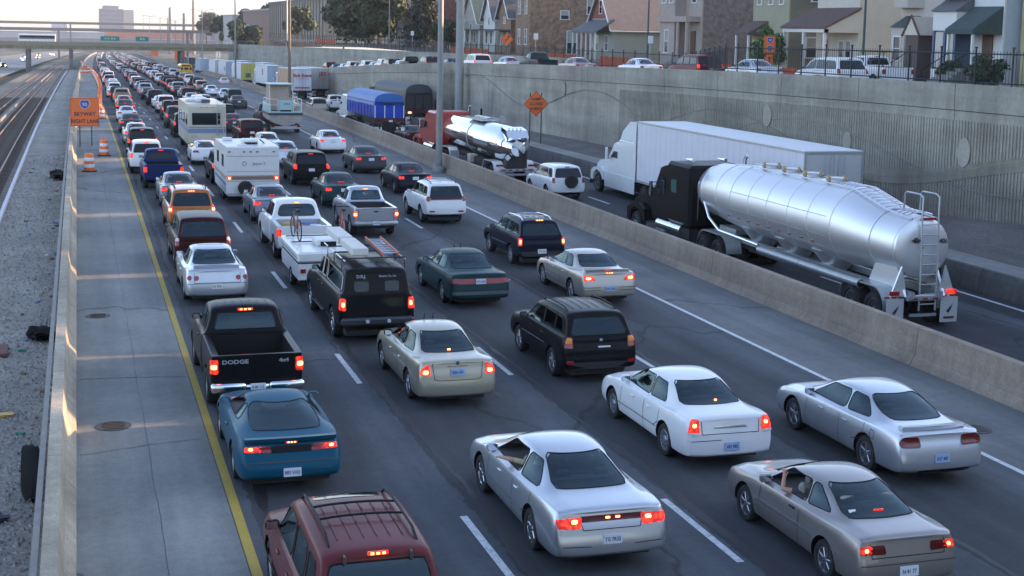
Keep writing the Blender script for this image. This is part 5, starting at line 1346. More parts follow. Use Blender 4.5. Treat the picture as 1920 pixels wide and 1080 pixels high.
FAR1 = mat("far_viaduct_steel", (.20, .17, .15), .8); FAR2 = mat("far_brick", (.36, .15, .10), .9, var=.15, vscale=.1); FARG = mat("far_grey_render", (.33, .34, .36), .9, var=.2, vscale=.05)
def viaduct(label, Y, x0, x1, z, th, m, n=3):
 t = empty("viaduct", (x0, Y, z), label=label, cat="viaduct")
 b = MB(); b.b2(0, x1 - x0, 0, 6, -th, 0); b.build("deck", m, t)
 for i in range(n):
  b = MB(); b.b2(-.5, .5, .5, 2, -30, -th); o = b.build("pier", m, t); o.location = ((x1 - x0) * (i + .5) / n, 0, 0)
viaduct("upper of the two distant viaducts on the skyline", 980, -130, 122, 7.3, 1.6, FAR1)
viaduct("lower of the two distant viaducts, partly sunlit", 720, -100, 83, 4.6, 1.5, FAR1)
def block(name, label, x0, x1, y0, y1, z0, z1, m, cat="building", win=None, roof=None, base=None):
 t = empty(name, ((x0 + x1) / 2, (y0 + y1) / 2, z0), label=label, cat=cat); L = t.location.copy()
 b = MB(); b.b2(x0 - L.x, x1 - L.x, y0 - L.y, y1 - L.y, 0, z1 - z0); b.build("wall", m, t)
 b = MB(); b.b2(x0 - L.x - .3, x1 - L.x + .3, y0 - L.y - .3, y1 - L.y + .3, z1 - z0, z1 - z0 + .5); b.build("roof", roof or FARG, t)
 if win:
  rows, cl = win; b0 = MB(); ww = (x1 - x0) / cl * .5; hh = (z1 - z0) / rows * .42; b0.box((0, 0, 0), (ww, .3, hh)); me = b0.data("window", mat("far_window_glass", (.12, .14, .17), .3))
  for r_ in range(rows):
   for c in range(cl):
    o = link("window", me, t); o.location = (x0 - L.x + (c + .5) * (x1 - x0) / cl, y0 - L.y - .02, (r_ + .5) * (z1 - z0) / rows)
 return t
tb = block("office_tower", "big grey slab tower alone on the skyline above the bridge", 29.5, 60.5, 2000, 2060, -31, 24.6, mat("tower_grey", (.20, .21, .24), .8), win=(10, 12))
b = MB(); b.b2(31 - 44.9, 52, -30.4 + 29.9 - 29.9, 25, 55.6, 55.6); 
b = MB(); b.b2(16, 29.5, -28, 26, 0, 55.2); o = b.build("wing", mat("tower_tan", (.38, .33, .31), .8), tb)
b = MB(); b.b2(-11, 10, -20, 10, 55.9, 60.5); o = b.build("penthouse", mat("tower_grey"), tb)
block("hangar", "low white flat building on the skyline left of the grey tower", -34, -13, 2100, 2140, -32, -2.5 + 8, mat("far_white", (.5, .5, .55), .8))
block("office_block", "small dark block on the skyline near the left edge", -116, -107, 1900, 1920, -30, 9, mat("far_dark", (.14, .14, .16), .8))
block("warehouse", "long low brick warehouse behind the bridge", 28, 112, 1500, 1530, -25, -1.5, FAR2, win=(1, 16))
block("warehouse", "long grey shed behind the bridge parapet on the left", -260, 26, 1480, 1500, -25, -3.5, FARG, win=(1, 20))
block("shed", "grey sheds right of the brick warehouse", 114, 190, 1500, 1540, -25, -.5, mat("shed_grey", (.22, .22, .25), .8), win=(2, 9))
block("depot", "low dark depot under the far viaduct", -300, 200, 1440, 1450, -25, -9, mat("depot_grey", (.20, .19, .20), .8), win=(1, 30))
def mast(name, label, cat, px, Y, z0, z1, r, m, group=None):
 u = px
 t = tag(MB().tube([(0, 0, 0), (0, 0, z1 - z0)], [r, r * .6], 8).build(name, m), label, cat, group); t.location = (u, Y, z0); return t
def X_at(px, Y):      # bearing of a skyline mark from the overpass
 return Y * tan(AL + atan((px - 960) / F_PX))
for px, ztop, lab in ((317, 27, "first of three chimneys behind the brick warehouse"), (343, 21, "middle of three chimneys behind the brick warehouse"), (361, 46, "tallest of three chimneys, beside a lamp pole")):
 mast("chimney", lab, "chimney", X_at(px, 1300), 1300, -20, ztop * .8 + (2 if ztop > 40 else 0), 1.6, FAR1, "far chimneys")
t = empty("lattice_mast", (X_at(406, 760), 760, -10), label="pale lattice radio mast rising out of the photo behind the bridge", cat="mast")
for sx, sy in ((-1, -1), (1, -1), (0, 1)):
 b = MB(); b.tube([(sx * .9, sy * .9, 0), (sx * .7, sy * .7, 60)], .18, 5); b.build("leg", WHITEP, t)
b = MB()
for k in range(30): b.tube([(-.85 if k % 2 else .85, -.8, 2 * k), (.85 if k % 2 else -.85, -.8, 2 * k + 2)], .10, 4)
o = b.build("bracing", WHITEP, t)
def lamp(label, u, Y, H_, arms=(1,), r=.13, m=STEEL, L=2.4, group=None, z=0, road=True, al=1.0):
 base = Wd(u, Y, z) if road else Vector((u, Y, z))
 t = empty("street_lamp", base, label=label, cat="street lamp", group=group)
 b = MB(); b.tube([(0, 0, 0), (0, 0, H_)], [r, r * .62], 12); b.lathe([(r * 1.9, 0), (r * 1.9, .25), (r * 1.2, .4)], 12); b.build("pole", m, t, True, 50)
 for s_ in arms:
  b = MB(); b.tube([(0, 0, H_ - .9), (s_ * L * .4, 0, H_ - .2), (s_ * L, 0, H_)], r * .38, 6); o = b.build("arm", m, t, True, 50)
  b = MB(); b.box((0, 0, 0), (.75, .28, .16), ch=.06); o = b.build("lamp_head", mat("lamp_head_grey", (.35, .36, .37), .5), t); o.location = (s_ * (L + .3), 0, H_)
 return t
GALV = mat("dull_galvanised", (.23, .235, .225), .55, .4, var=.12, vscale=3)
WARMP = mat("sunlit_pole", (.42, .38, .32), .6, .2)  # pale warm colour stands for low sun on the pole
lamp("tall grey lamp pole on the median barrier in front of the red tractor", 19.6, 77.6, 16, (-1, 1), .20, GALV)
lamp("tall lamp pole on the median barrier behind the cabin boat", medf(160), 160, 16, (-1, 1), .19, mat("brown_pole", (.15, .125, .10), .7), z=.9)
lamp("lamp pole on the median barrier in front of the yellow trailer", medf(256), 256, 16, (-1, 1), .18, GALV, z=.5)
lamp("dark lamp pole on the median barrier near the bridge", medf(352), 352, 15, (-1, 1), .18, GALV, z=.5)
lamp("tall pale pole behind the street wall, warm in the light", 41.8, 296, 17, (-1,), .22, WARMP, road=False, z=2.0)
lamp("slim dark lamp with double arms at the far end of the bridge", X_at(327, 410), 410, 7.6, (-1, 1), .12, GALV, road=False, z=1.5)
lamp("street lamp with double arms beyond the bridge, left of the tall chimney", X_at(299, 520), 520, 8.2, (-1, 1), .14, GALV, road=False, z=2)
lamp("small street lamp with double arms far beyond the bridge", X_at(279, 700), 700, 9.4, (-1, 1), .16, GALV, road=False, z=2)
lamp("smallest street lamp with double arms above the tower's right edge", X_at(268, 860), 860, 10.4, (-1, 1), .17, GALV, road=False, z=2)
lamp("single dark post rising beside the double lamp", X_at(313, 405), 405, 8, (), .18, GALV, road=False, z=1.5)
lamp("dark green street lamp before the cream house", 44.0, 73.2, 6.9, (-1,), .09, mat("dark_green_pole", (.03, .06, .055), .5), road=False, z=5.25, L=1.3)
lamp("dark street lamp before the stone-fronted house", 44.2, 106.5, 7.2, (-1,), .09, MATS["dark_green_pole"], road=False, z=5.2, L=2.0)
lamp("street lamp arching over the roof by the white house at the tree", 44, 205, 7.5, (-1,), .11, GALV, road=False, z=5.0, L=4)
t = empty("concrete_pole", (33.2, 124.2, -.2), label="thick concrete pole standing in front of the stepped wall pier", cat="pole")
b = MB(); b.tube([(0, 0, 0), (0, 0, 17)], [.40, .33], 16); b.build("shaft", mat("pole_concrete", (.30, .30, .28), .8, var=.12, vscale=1.2), t, True, 50)
b = MB(); b.lathe([(.62, 0), (.62, .5), (.45, .7)], 16); b.build("base", CONC, t)
# ------------------------------------------------------------------ barrels and signs
def barrel(label, u, Y, group="orange drums along the closed shoulder", light=False):
 t = empty("traffic_drum", Wd(u, Y), label=label, cat="traffic drum", group=group)
 prof = [(.27, .05), (.285, .08)]
 b = MB(); zz_ = [.05, .24, .42, .60, .78, .96]; rr_ = [.30, .285, .265, .25, .235, .215]
 for k in range(5): b.lathe([(rr_[k], zz_[k]), (rr_[k] - .004, zz_[k + 1] - .02), (rr_[k + 1], zz_[k + 1])], 16, m=k % 2, cap=False)
 b.lathe([(.215, .96), (.19, 1.0), (.001, 1.0)], 16, m=0)
 b.build("body", [ORANGE, WHITEP], t, True, 40)
 b = MB(); b.lathe([(.42, 0), (.42, .04), (.30, .07)], 16); b.build("base", RUBBER, t)
 if light:
  b = MB(); b.box((0, 0, 1.03), (.10, .05, .06)); b.lathe([(.07, -.03), (.07, .03)], 12, 'y', c=(0, 0, 1.13)); b.build("warning_lamp", AMBER, t)
 return t
br = barrel("nearer of the two striped drums below the orange square sign", .5, 80.3, None)
barrel("striped drum with a warning lamp beside the yellow line", 1.45, 90.3, None, True)
bl = barrel("striped drum in the curving row closing off the left shoulder", 1.5, 131)
P = [(1.9, 131), (1.75, 139), (1.9, 148), (2.05, 158), (2.2, 168), (2.35, 180), (2.6, 192), (2.8, 205), (3.0, 218), (3.1, 232), (3.15, 246), (3.2, 262), (3.2, 278), (3.2, 296), (3.1, 316), (3.0, 337), (2.7, 360), (2.3, 385), (1.9, 415), (1.3, 450), (.6, 490), (0.0, 530)]
for i, (u, Y) in enumerate(P):
 if i:
  c_ = copy_tree(bl, Wd(u - (Y - 180) * .004 if Y > 180 else u, Y))
  if i == 1: c_["label"] = "second nearest drum of the curving row on the left shoulder"
  if i == len(P) - 1: c_["label"] = "farthest drum of the curving row, beyond the bridge"
 else: bl.location = Wd(u, Y)
 if i == len(P) - 1: bl["label"] = "nearest drum of the curving row, right of the square sign"
 if i and Y < 330:
  Y2 = (Y + P[i - 1][1]) / 2; u2 = (u + P[i - 1][0]) / 2; copy_tree(bl, Wd(u2 - (Y2 - 180) * .004 if Y2 > 180 else u2, Y2))
bk_ = empty("barricade", Wd(.7, 322), label="striped orange barricade across the far left shoulder", cat="barricade")
for k in range(3):
 b = MB(); b.box((0, 0, .5 + k * .45), (2.6, .06, .25)); b.build("board", ORANGE if k % 2 == 0 else WHITEP, bk_)
for sx in (-1, 1):
 b = MB(); b.box((sx, 0, .8), (.08, .5, 1.6)); b.build("leg", STEEL, bk_)
for k, (u, Y) in enumerate(((24.0, 262), (24.6, 298))):
 barrel("%s orange drum on the far shoulder right of the school bus" % ("nearer", "farther")[k], u - 2.6, Y, "far drums by the school bus")
def post_sign(name, label, u, Y, z0, z1, wd, posts, shape='square', road=True, base=0, rz=0):
 t = empty(name, Wd(u, Y, base) if road else Vector((u, Y, base)), rz, label, "road sign")
 for x in posts:
  b = MB(); b.box((x, .06, z1 / 2 - .1), (.07, .06, z1 - .1), ch=.01); b.build("post", mat("sign_post", (.05, .055, .065), .6, .3), t)
 zc = (z0 + z1) / 2
 b = MB()
 if shape == 'square':
  b.box((0, 0, zc), (wd, .03, z1 - z0), 0, ch=.015)
  bb = MB()
  for (x, z, sx, sz) in ((0, z0 + .04, wd - .1, .02), (0, z1 - .04, wd - .1, .02), (-wd / 2 + .05, zc, .02, z1 - z0 - .1), (wd / 2 - .05, zc, .02, z1 - z0 - .1)): bb.box((x, -.018, z), (sx, .006, sz))
 else:
  h_ = (z1 - z0) / 2; b.prism([(0, zc - h_), (h_, zc), (0, zc + h_), (-h_, zc)], 'y', -.015, .015); bb = MB(); h2 = h_ * .93; h3 = h_ * .90
  for k in range(4):
   a_ = [(0, -1), (1, 0), (0, 1), (-1, 0)]; p, q = a_[k], a_[(k + 1) % 4]
   bb.add([(p[0] * h2, -.018, zc + p[1] * h2), (q[0] * h2, -.018, zc + q[1] * h2), (q[0] * h3, -.018, zc + q[1] * h3), (p[0] * h3, -.018, zc + p[1] * h3)], [(0, 1, 2, 3)])
 b.build("panel", ORANGE, t); bb.build("border", INK, t)
 return t
def shield(root, x, z, s_, num="90"):
 P = [(-.42, .38), (-.20, .46), (0, .40), (.20, .46), (.42, .38), (.50, .05), (.36, -.30), (0, -.52), (-.36, -.30), (-.50, .05)]
 b = MB(); b.prism([(x + a * s_, z + c * s_) for a, c in P], 'y', -.030, -.018); b.build("route_shield", mat("shield_white", (.42, .44, .55), .5), root)
 b = MB(); b.prism([(x + a * s_ * .87, z + c * s_ * .87) for a, c in P], 'y', -.036, -.031); b.build("route_shield_face", mat("shield_blue", (.03, .07, .28), .5), root)
 text(num, .50 * s_, mat("shield_numeral", (.45, .5, .62), .5), root, (x, -.04, z - .04 * s_), ext=.004, bold=.01 * s_)
g = post_sign("route_sign", "square orange sign reading 90 Skyway Right Lane on two thin posts", .38, 98, 1.33, 3.24, 1.87, (-.34, .42))
shield(g, 0, 2.80, .66)
text("SKYWAY", .36, INK, g, (0, -.022, 2.14), ext=.002, bold=.008, sx=.95); text("RIGHT LANE", .36, INK, g, (0, -.022, 1.66), ext=.002, bold=.008, sx=.88)
g = post_sign("warning_sign", "orange diamond sign reading Ramp Closed Ahead at the foot of the big wall", 30.9, 94.6, 1.90, 3.75, 1.8, (-.42, .42), 'diamond', base=.26)
for tx, z in (("RAMP", 3.16), ("CLOSED", 2.82), ("AHEAD", 2.48)): text(tx, .28, INK, g, (0, -.022, z), ext=.002, bold=.006)
g = post_sign("warning_sign", "orange diamond sign with a bent black arrow before the flat-roofed brick house", 41.55, 137, 1.35, 2.65, 1.3, (0,), 'diamond', road=False, base=5.15)
b = MB(); b.tube([(-.16, -.03, 1.72), (-.16, -.03, 1.92), (.12, -.03, 2.06), (.12, -.03, 2.24)], .045, 5); b.prism([(-.03, 2.2), (.27, 2.2), (.12, 2.42)], 'y', -.05, -.02); b.build("arrow", INK, g)
g = post_sign("route_sign", "tall orange sign with two blue interstate shields before the olive house", 41.55, 80.2, 1.75, 2.85, .80, (0,), road=False, base=5.22)
shield(g, 0, 2.58, .42, "90"); shield(g, 0, 2.06, .42, "94")
b = MB(); b.box((0, 0, 1.38), (.46, .03, .60), ch=.01); b.build("arrow_panel", ORANGE, g)
b = MB(); b.tube([(0, -.03, 1.2), (0, -.03, 1.42)], .03, 5); b.prism([(-.1, 1.42), (.1, 1.42), (0, 1.58)], 'y', -.04, -.02); b.build("arrow", INK, g)
for (u, Y, lab) in ((31.5, 500, "nearer orange square sign beyond the dark pole in the distance"), (31.5, 730, "farther orange square sign in the distance")):
 g = post_sign("route_sign", lab, u, Y, 1.6, 5.2, 3.6, (-1, 1)); shield(g, 0, 4.1, 1.3)
for u, Y, lab, z in ((43.6, 134, "small white parking sign by the gabled houses", 5.15), (44, 190, "small white parking sign below the big tree", 5.0), (43.8, 105.0, "small white parking sign by the stone-fronted house", 5.2)):
 t = empty("parking_sign", (u, Y, z), label=lab, cat="road sign"); b = MB(); b.tube([(0, 0, 0), (0, 0, 2.5)], .03, 6); b.build("post", STEEL, t); b = MB(); b.box((0, -.04, 2.35), (.45, .02, .6), ch=.02); b.build("panel", WHITEP, t)
for Y in (107, 122, 140):
 t = empty("marker_post", Wd(30.4, Y, .26), label="thin dark marker post behind the far barrier, %s" % ("nearest the tall lamp pole" if Y == 107 else "by the thick concrete pole" if Y == 122 else "behind the black tarpaulin"), cat="post", group="marker posts by the wall"); b = MB(); b.tube([(0, 0, 0), (0, 0, 1.9)], .03, 6); b.build("post", BLACK, t); b = MB(); b.box((0, 0, 1.6), (.16, .04, .5)); b.build("plate", BLACK, t)
# ------------------------------------------------------------------ fence along the side street
FM = mat("fence_paint", (.02, .024, .03), .5, .3)
def fpath(Y):
 if Y < 72: return 34.75
 if Y < 92: return 34.75 + (Y - 72) * .33
 return 41.3
fe = empty("iron_fence", (34.75, 30, 5.2), label="long black iron picket fence along the side street", cat="fence"); FL = fe.location.copy()
def fz(Y): return (wz(Y) - .05) if Y < 72 else (wz(72) - .05 + (stz(92) - wz(72)) * (Y - 72) / 20 if Y < 92 else stz(Y) - .05)
b0 = MB(); b0.box((0, 0, .75), (.065, .065, 1.5), ch=.01); b0.box((0, 0, 1.53), (.09, .09, .06)); pm = b0.data("fence_post", FM)
Y = 30
while Y < 330:
 o = link("fence_post", pm, fe); o.location = Vector((fpath(Y), Y, fz(Y))) - FL; Y += 2.4
b = MB(); Y = 30.2
while Y < 210:
 b.box((fpath(Y) - FL.x, Y - FL.y, fz(Y) + .78 - FL.z), (.014, .014, 1.25)); Y += .20
o = b.build("pickets", FM, fe); o["kind"] = "stuff"
for z in (.2, 1.35):
 ys_ = [30, 71, 73, 78, 85, 92, 120, 200, 330]; b = MB(); b.tube([Vector((fpath(y), y, fz(y) + z)) - FL for y in ys_], .028, 4); o = b.build("fence_rail", FM, fe)
NET = mat("orange_mesh", (.42, .09, .035), .8, var=.35, vscale=8)
for (ya, yb, lab) in ((44, 66, "orange safety netting near the right edge, below the house steps"), (76, 92, "orange safety netting before the cream house"), (101, 112, "orange safety netting before the stone-fronted house"), (118, 130, "orange safety netting below the cottage"), (146, 162, "orange safety netting below the brick house"), (240, 262, "orange safety netting below the big grey building")):
 b = MB(); vs = []; n = 24; hb = .95
 for i in range(n + 1):
  y = ya + (yb - ya) * i / n; x = (35.6 if ya < 70 else 42.2) + .12 * sin(i * 1.7); vs += [(x, y, stz(y)), (x, y, stz(y) + hb - .12 * abs(sin(i * .9)))]
 fs = [(2 * i, 2 * i + 2, 2 * i + 3, 2 * i + 1) for i in range(n)]; b.add(vs, fs)
 me = bpy.data.meshes.new("safety_netting"); me.from_pydata(b.v, [], b.f); me.materials.append(NET); o = link("safety_netting", me); tag(o, lab, "netting")
# ------------------------------------------------------------------ houses
def siding(name, col, sc=4.0, bump=.5):
 m = mat(name, tuple(min(.68, c * 1.2) for c in col), .75, var=.06, vscale=1.2, dirt=.15, dscale=.7)
 n = m.node_tree.nodes; l = m.node_tree.links; tc = n.new("ShaderNodeNewGeometry"); wv = n.new("ShaderNodeTexWave"); wv.bands_direction = 'Z'; wv.wave_profile = 'SAW'; wv.inputs["Scale"].default_value = sc; wv.inputs["Distortion"].default_value = 0
 l.new(tc.outputs["Position"], wv.inputs["Vector"]); bp_ = n.new("ShaderNodeBump"); bp_.inputs["Strength"].default_value = bump; bp_.inputs["Distance"].default_value = .03; l.new(wv.outputs[0], bp_.inputs["Height"]); l.new(bp_.outputs[0], n["Principled BSDF"].inputs["Normal"])
 return m
def brickm(name, c1, c2, mortar=(.22, .2, .18)):
 m = bpy.data.materials.new(name); MATS[name] = m; m.use_nodes = True; n = m.node_tree.nodes; l = m.node_tree.links
 g = n.new("ShaderNodeNewGeometry"); sp = n.new("ShaderNodeSeparateXYZ"); cb = n.new("ShaderNodeCombineXYZ"); ad = n.new("ShaderNodeMath"); l.new(g.outputs["Position"], sp.inputs[0]); l.new(sp.outputs[0], ad.inputs[0]); l.new(sp.outputs[1], ad.inputs[1]); l.new(ad.outputs[0], cb.inputs[0]); l.new(sp.outputs[2], cb.inputs[1])
 br = n.new("ShaderNodeTexBrick"); br.inputs["Scale"].default_value = 3.6; br.inputs["Color1"].default_value = (*c1, 1); br.inputs["Color2"].default_value = (*c2, 1); br.inputs["Mortar"].default_value = (*mortar, 1); br.inputs["Mortar Size"].default_value = .018
 l.new(cb.outputs[0], br.inputs["Vector"]); ns = n.new("ShaderNodeTexNoise"); ns.inputs["Scale"].default_value = 2.2; ns.inputs["Detail"].default_value = 8; l.new(g.outputs["Position"], ns.inputs["Vector"])
 r = n.new("ShaderNodeMapRange"); r.inputs[1].default_value = .3; r.inputs[2].default_value = .7; r.inputs[3].default_value = .65; r.inputs[4].default_value = 1.35; l.new(ns.outputs[0], r.inputs[0]); sc = n.new("ShaderNodeVectorMath"); sc.operation = 'SCALE'; l.new(br.outputs[0], sc.inputs[0]); l.new(r.outputs[0], sc.inputs["Scale"])
 l.new(sc.outputs[0], n["Principled BSDF"].inputs["Base Color"]); n["Principled BSDF"].inputs["Roughness"].default_value = .9; return m
TRIM = mat("white_trim", (.62, .62, .60), .6); CURT = mat("window_curtain", (.30, .29, .27), .9, var=.2, vscale=5); WG = mat("house_window_glass", (.03, .04, .055), .06, spec=.7)
def window(parent, face, a, z, w_, h_, frame=TRIM, off=0.0, sash=True):
 """face 'f': front (x = off, looking -X), a = y; face 's': near side (y = off, looking -Y), a = x"""
 b = MB(); t = .09
 fr = empty("w", (0, 0, 0)); bpy.data.objects.remove(fr)
 b.box((0, 0, h_ / 2 - t / 2), (w_, .08, t)); b.box((0, 0, -h_ / 2 + t / 2), (w_ + .12, .14, t)); b.box((-w_ / 2 + t / 2, 0, 0), (t, .08, h_ - 2 * t)); b.box((w_ / 2 - t / 2, 0, 0), (t, .08, h_ - 2 * t))
 if sash: b.box((0, .0, 0), (w_ - 2 * t, .06, .05))
 o = b.build("window", frame, parent)
 for k in ((-1, 1) if sash else (0,)):
  hh = (h_ - 2 * t) / (2 if sash else 1) - .03; p = MB(); p.box((0, .02, 0), (w_ - 2 * t, .02, hh)); q = p.build("pane", WG if k < 1 else [WG, CURT][R.random() < .45], o); q.location = (0, 0, k * (hh / 2 + .03))
 if face == 'f': o.location = (off - .03, a, z); o.rotation_euler = (0, 0, -pi / 2)
 else: o.location = (a, off - .03, z)
 return o
def house(name, label, u, y0, wy, dx, H_, m, roof='gable', rise=2.6, rm=None, fw=(), sw=(), front=None, base=None, cat="house", eave=.35, frame=TRIM, pitch_dir='x'):
 z0 = base if base is not None else stz(y0) - .05
 t = empty(name, (u, y0, z0), label=label, cat=cat)
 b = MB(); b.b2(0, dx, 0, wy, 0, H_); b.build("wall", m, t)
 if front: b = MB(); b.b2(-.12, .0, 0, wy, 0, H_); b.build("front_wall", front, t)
 rm = rm or mat("asphalt_shingle_grey", (.10, .10, .105), .9, var=.2, vscale=2, bump=.4, bscale=12)
 if roof == 'gable':
  b = MB(); b.prism([(0, H_), (wy, H_), (wy / 2, H_ + rise)], 'x', -.1, dx)
  b.build("gable", front or m, t)
  b = MB(); e = eave; sl_ = rise / (wy / 2)
  for s_ in (0, 1):
   ya, yb = (-e, wy / 2 + .05) if s_ == 0 else (wy + e, wy / 2 - .05); za = H_ - e * sl_; zb_ = H_ + rise
   b.add([(-.5, ya, za), (dx + .3, ya, za), (dx + .3, yb, zb_), (-.5, yb, zb_), (-.5, ya, za + .16), (dx + .3, ya, za + .16), (dx + .3, yb, zb_ + .16), (-.5, yb, zb_ + .16)], [(0, 1, 2, 3), (4, 5, 6, 7), (0, 1, 5, 4), (1, 2, 6, 5), (2, 3, 7, 6), (3, 0, 4, 7)])
  b.build("roof", rm, t)
  b = MB()
  for s_ in (0, 1):
   ya = -e if s_ == 0 else wy + e
   b.tube([(-.52, ya, H_ - e * sl_ + .02), (-.52, wy / 2, H_ + rise + .02)], .09, 4)
  b.tube([(-.5, -e - .05, H_ - e * sl_ + .03), (dx, -e - .05, H_ - e * sl_ + .03)], .08, 6); b.build("eaves_trim", TRIM, t)
 else:
  b = MB(); b.b2(-.2, dx + .1, -.1, wy + .1, H_ - .01, H_ + .35, ch=.03); b.build("roof", rm, t)
  b = MB(); b.b2(-.35, -.1, -.1, wy + .1, H_ - .9, H_ + .5, ch=.05); b.build("cornice", frame, t)
 for (a, z, w_, h_) in fw: window(t, 'f', a, z, w_, h_, frame, -.12 if front else 0)
 for (a, z, w_, h_) in sw: window(t, 's', a, z, w_, h_, frame)
 return t
SH_BR = mat("brown_shingles", (.115, .075, .065), .9, var=.2, vscale=3, bump=.5, bscale=12); SH_GR = mat("grey_shingles", (.12, .12, .125), .9, var=.2, vscale=3, bump=.5, bscale=12); SH_TN = mat("tan_shingles", (.20, .165, .145), .9, var=.15, vscale=2, bump=.4, bscale=12); SH_GN = mat("green_grey_shingles", (.055, .08, .08), .9, var=.2, vscale=3)
DOORB = mat("brown_door", (.10, .05, .03), .5)
def part(parent, name, m, *boxes, ch=0, smooth=False):
 b = MB()
 for q in boxes: b.b2(*q, ch=ch)
 return b.build(name, m, parent)
def steps(t, x, y, n, w_, m=CONC):
 for k in range(n): part(t, "step", m, (x - .3 * (n - k), x - .3 * (n - k) + .3, y, y + w_, 0, .19 * (k + 1)))
def railing(t, x0, x1, y, z0, z1, m=BLACK):
 b = MB(); b.tube([(x0, y, z0 + .9), (x1, y, z1 + .9)], .03, 5)
 for k in range(7): x = x0 + (x1 - x0) * k / 6; z = z0 + (z1 - z0) * k / 6; b.tube([(x, y, z), (x, y, z + .9)], .015, 4)
 b.build("railing", m, t)
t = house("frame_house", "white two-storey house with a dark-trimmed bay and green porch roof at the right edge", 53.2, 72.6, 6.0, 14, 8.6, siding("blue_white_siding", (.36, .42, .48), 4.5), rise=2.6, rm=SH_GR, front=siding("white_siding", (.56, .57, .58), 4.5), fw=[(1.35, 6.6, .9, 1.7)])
part(t, "bay", TRIM, (-1.3, -.12, 3.1, 5.6, 0, 1.0), ch=.02); part(t, "bay_head", TRIM, (-1.3, -.12, 3.1, 5.6, 3.4, 4.6), ch=.02); part(t, "bay_post", mat("slate_blue_trim", (.08, .11, .17), .6), (-1.28, -.15, 3.12, 3.3, 1.0, 3.4), (-1.28, -.15, 4.2, 4.4, 1.0, 3.4), (-1.28, -.15, 5.4, 5.58, 1.0, 3.4))
part(t, "bay_glass", WG, (-1.2, -.3, 3.2, 5.5, 1.0, 3.4)); part(t, "bay_curtain", mat("pale_curtain", (.5, .47, .42), .9), (-1.24, -1.2, 3.4, 4.1, 1.1, 3.3), (-1.24, -1.2, 4.5, 5.3, 1.1, 3.3))
b = MB(); b.prism([(-1.5, 4.6), (-.12, 4.6), (-.12, 5.5)], 'y', 3.0, 5.7); b.build("bay_roof", SH_GR, t)
part(t, "upper_bay", TRIM, (-1.0, -.12, 3.0, 5.7, 5.5, 6.0)); window(t, 'f', 4.3, 7.0, 2.2, 1.8, MATS["slate_blue_trim"], -.12)
b = MB(); b.add([(-2.2, .1, 3.5), (-2.2, 2.9, 3.5), (-.12, 2.9, 4.9), (-.12, .1, 4.9), (-2.2, .1, 3.2), (-2.2, 2.9, 3.2), (-.12, 2.9, 3.2), (-.12, .1, 3.2)], [(0, 1, 2, 3), (4, 5, 6, 7), (0, 1, 5, 4), (1, 2, 6, 5), (0, 3, 7, 4)]); b.build("porch_roof", SH_GN, t)
part(t, "porch_post", TRIM, (-2.1, -1.95, .2, .35, 1.2, 3.2), (-2.1, -1.95, 2.65, 2.8, 1.2, 3.2)); part(t, "door", DOORB, (-.2, -.1, .9, 1.9, 1.2, 3.2)); part(t, "porch_floor", CONC, (-2.2, -.12, .1, 2.9, 0, 1.15)); steps(t, -2.2, .5, 6, 1.8); railing(t, -4, -2.2, 2.4, .1, 1.15); railing(t, -4, -2.2, .5, .1, 1.15)
t = house("frame_house", "tan two-storey house with a grey-roofed corner bay beside the white house", 53.6, 79.6, 4.9, 14, 9.0, siding("tan_siding", (.40, .37, .33), 4.5), rise=2.5, rm=SH_GR)
b = MB(); b.prism([(-.0, 2.2), (-1.1, 2.7), (-1.1, 4.3), (0, 4.85)], 'z', 0, 3.6); b.build("bay", MATS["tan_siding"], t)
b = MB(); b.add([(.02, 2.1, 3.6), (-1.25, 2.65, 3.6), (-1.25, 4.35, 3.6), (.02, 4.95, 3.6), (.02, 2.6, 4.4), (.02, 4.3, 4.4)], [(0, 1, 4), (1, 2, 5, 4), (2, 3, 5), (0, 1, 2, 3)]); b.build("bay_roof", SH_GN, t)
window(t, 'f', 3.5, 2.2, .95, 1.7, off=-1.1); w2 = window(t, 's', -.52, 2.2, .8, 1.7); w2.location = (-.56, 2.42, 2.2); w2.rotation_euler = (0, 0, -.43)
b = MB(); b.prism([(-.0, 2.2), (-1.0, 2.7), (-1.0, 4.3), (0, 4.85)], 'z', 4.9, 8.6); b.build("upper_bay", MATS["tan_siding"], t)
window(t, 'f', 3.1, 6.5, .75, 1.8, off=-1.0); window(t, 'f', 3.95, 6.5, .75, 1.8, off=-1.0)
part(t, "entrance", mat("brown_entry", (.10, .07, .065), .8), (-1.6, 0, .3, 1.7, 0, 3.1)); b = MB(); b.prism([(.1, 3.1), (1.9, 3.1), (1.0, 4.3)], 'x', -1.7, 0); b.build("entrance_gable", siding("cream_gable", (.5, .46, .38), 4.5), t)
b = MB(); b.tube([(-1.72, 0, 3.05), (-1.72, 1.0, 4.35), (-1.72, 2.0, 3.05)], .10, 4); b.build("gable_trim", SH_BR, t); steps(t, -1.6, .4, 5, 1.2); railing(t, -3.1, -1.6, 1.7, .1, 1.0)
t = house("frame_house", "cream two-storey house with a broad brown porch roof", 54.0, 90.6, 6.1, 12.5, 9.6, siding("cream_siding", (.47, .45, .38), 4.5), rise=2.6, rm=SH_BR, fw=[(1.6, 6.7, 1.5, 1.9), (4.4, 6.7, .8, 1.9), (1.3, 1.9, .8, 1.5), (2.3, 1.9, .8, 1.5)])
b = MB(); b.add([(-2.9, -.25, 3.45), (-2.9, 6.5, 3.45), (.02, 6.5, 4.9), (.02, -.25, 4.9), (-2.9, -.25, 3.6), (-2.9, 6.5, 3.6), (.02, 6.5, 5.05), (.02, -.25, 5.05)], [(0, 1, 2, 3), (4, 5, 6, 7), (0, 1, 5, 4), (1, 2, 6, 5), (2, 3, 7, 6), (3, 0, 4, 7)]); b.build("porch_roof", SH_BR, t)
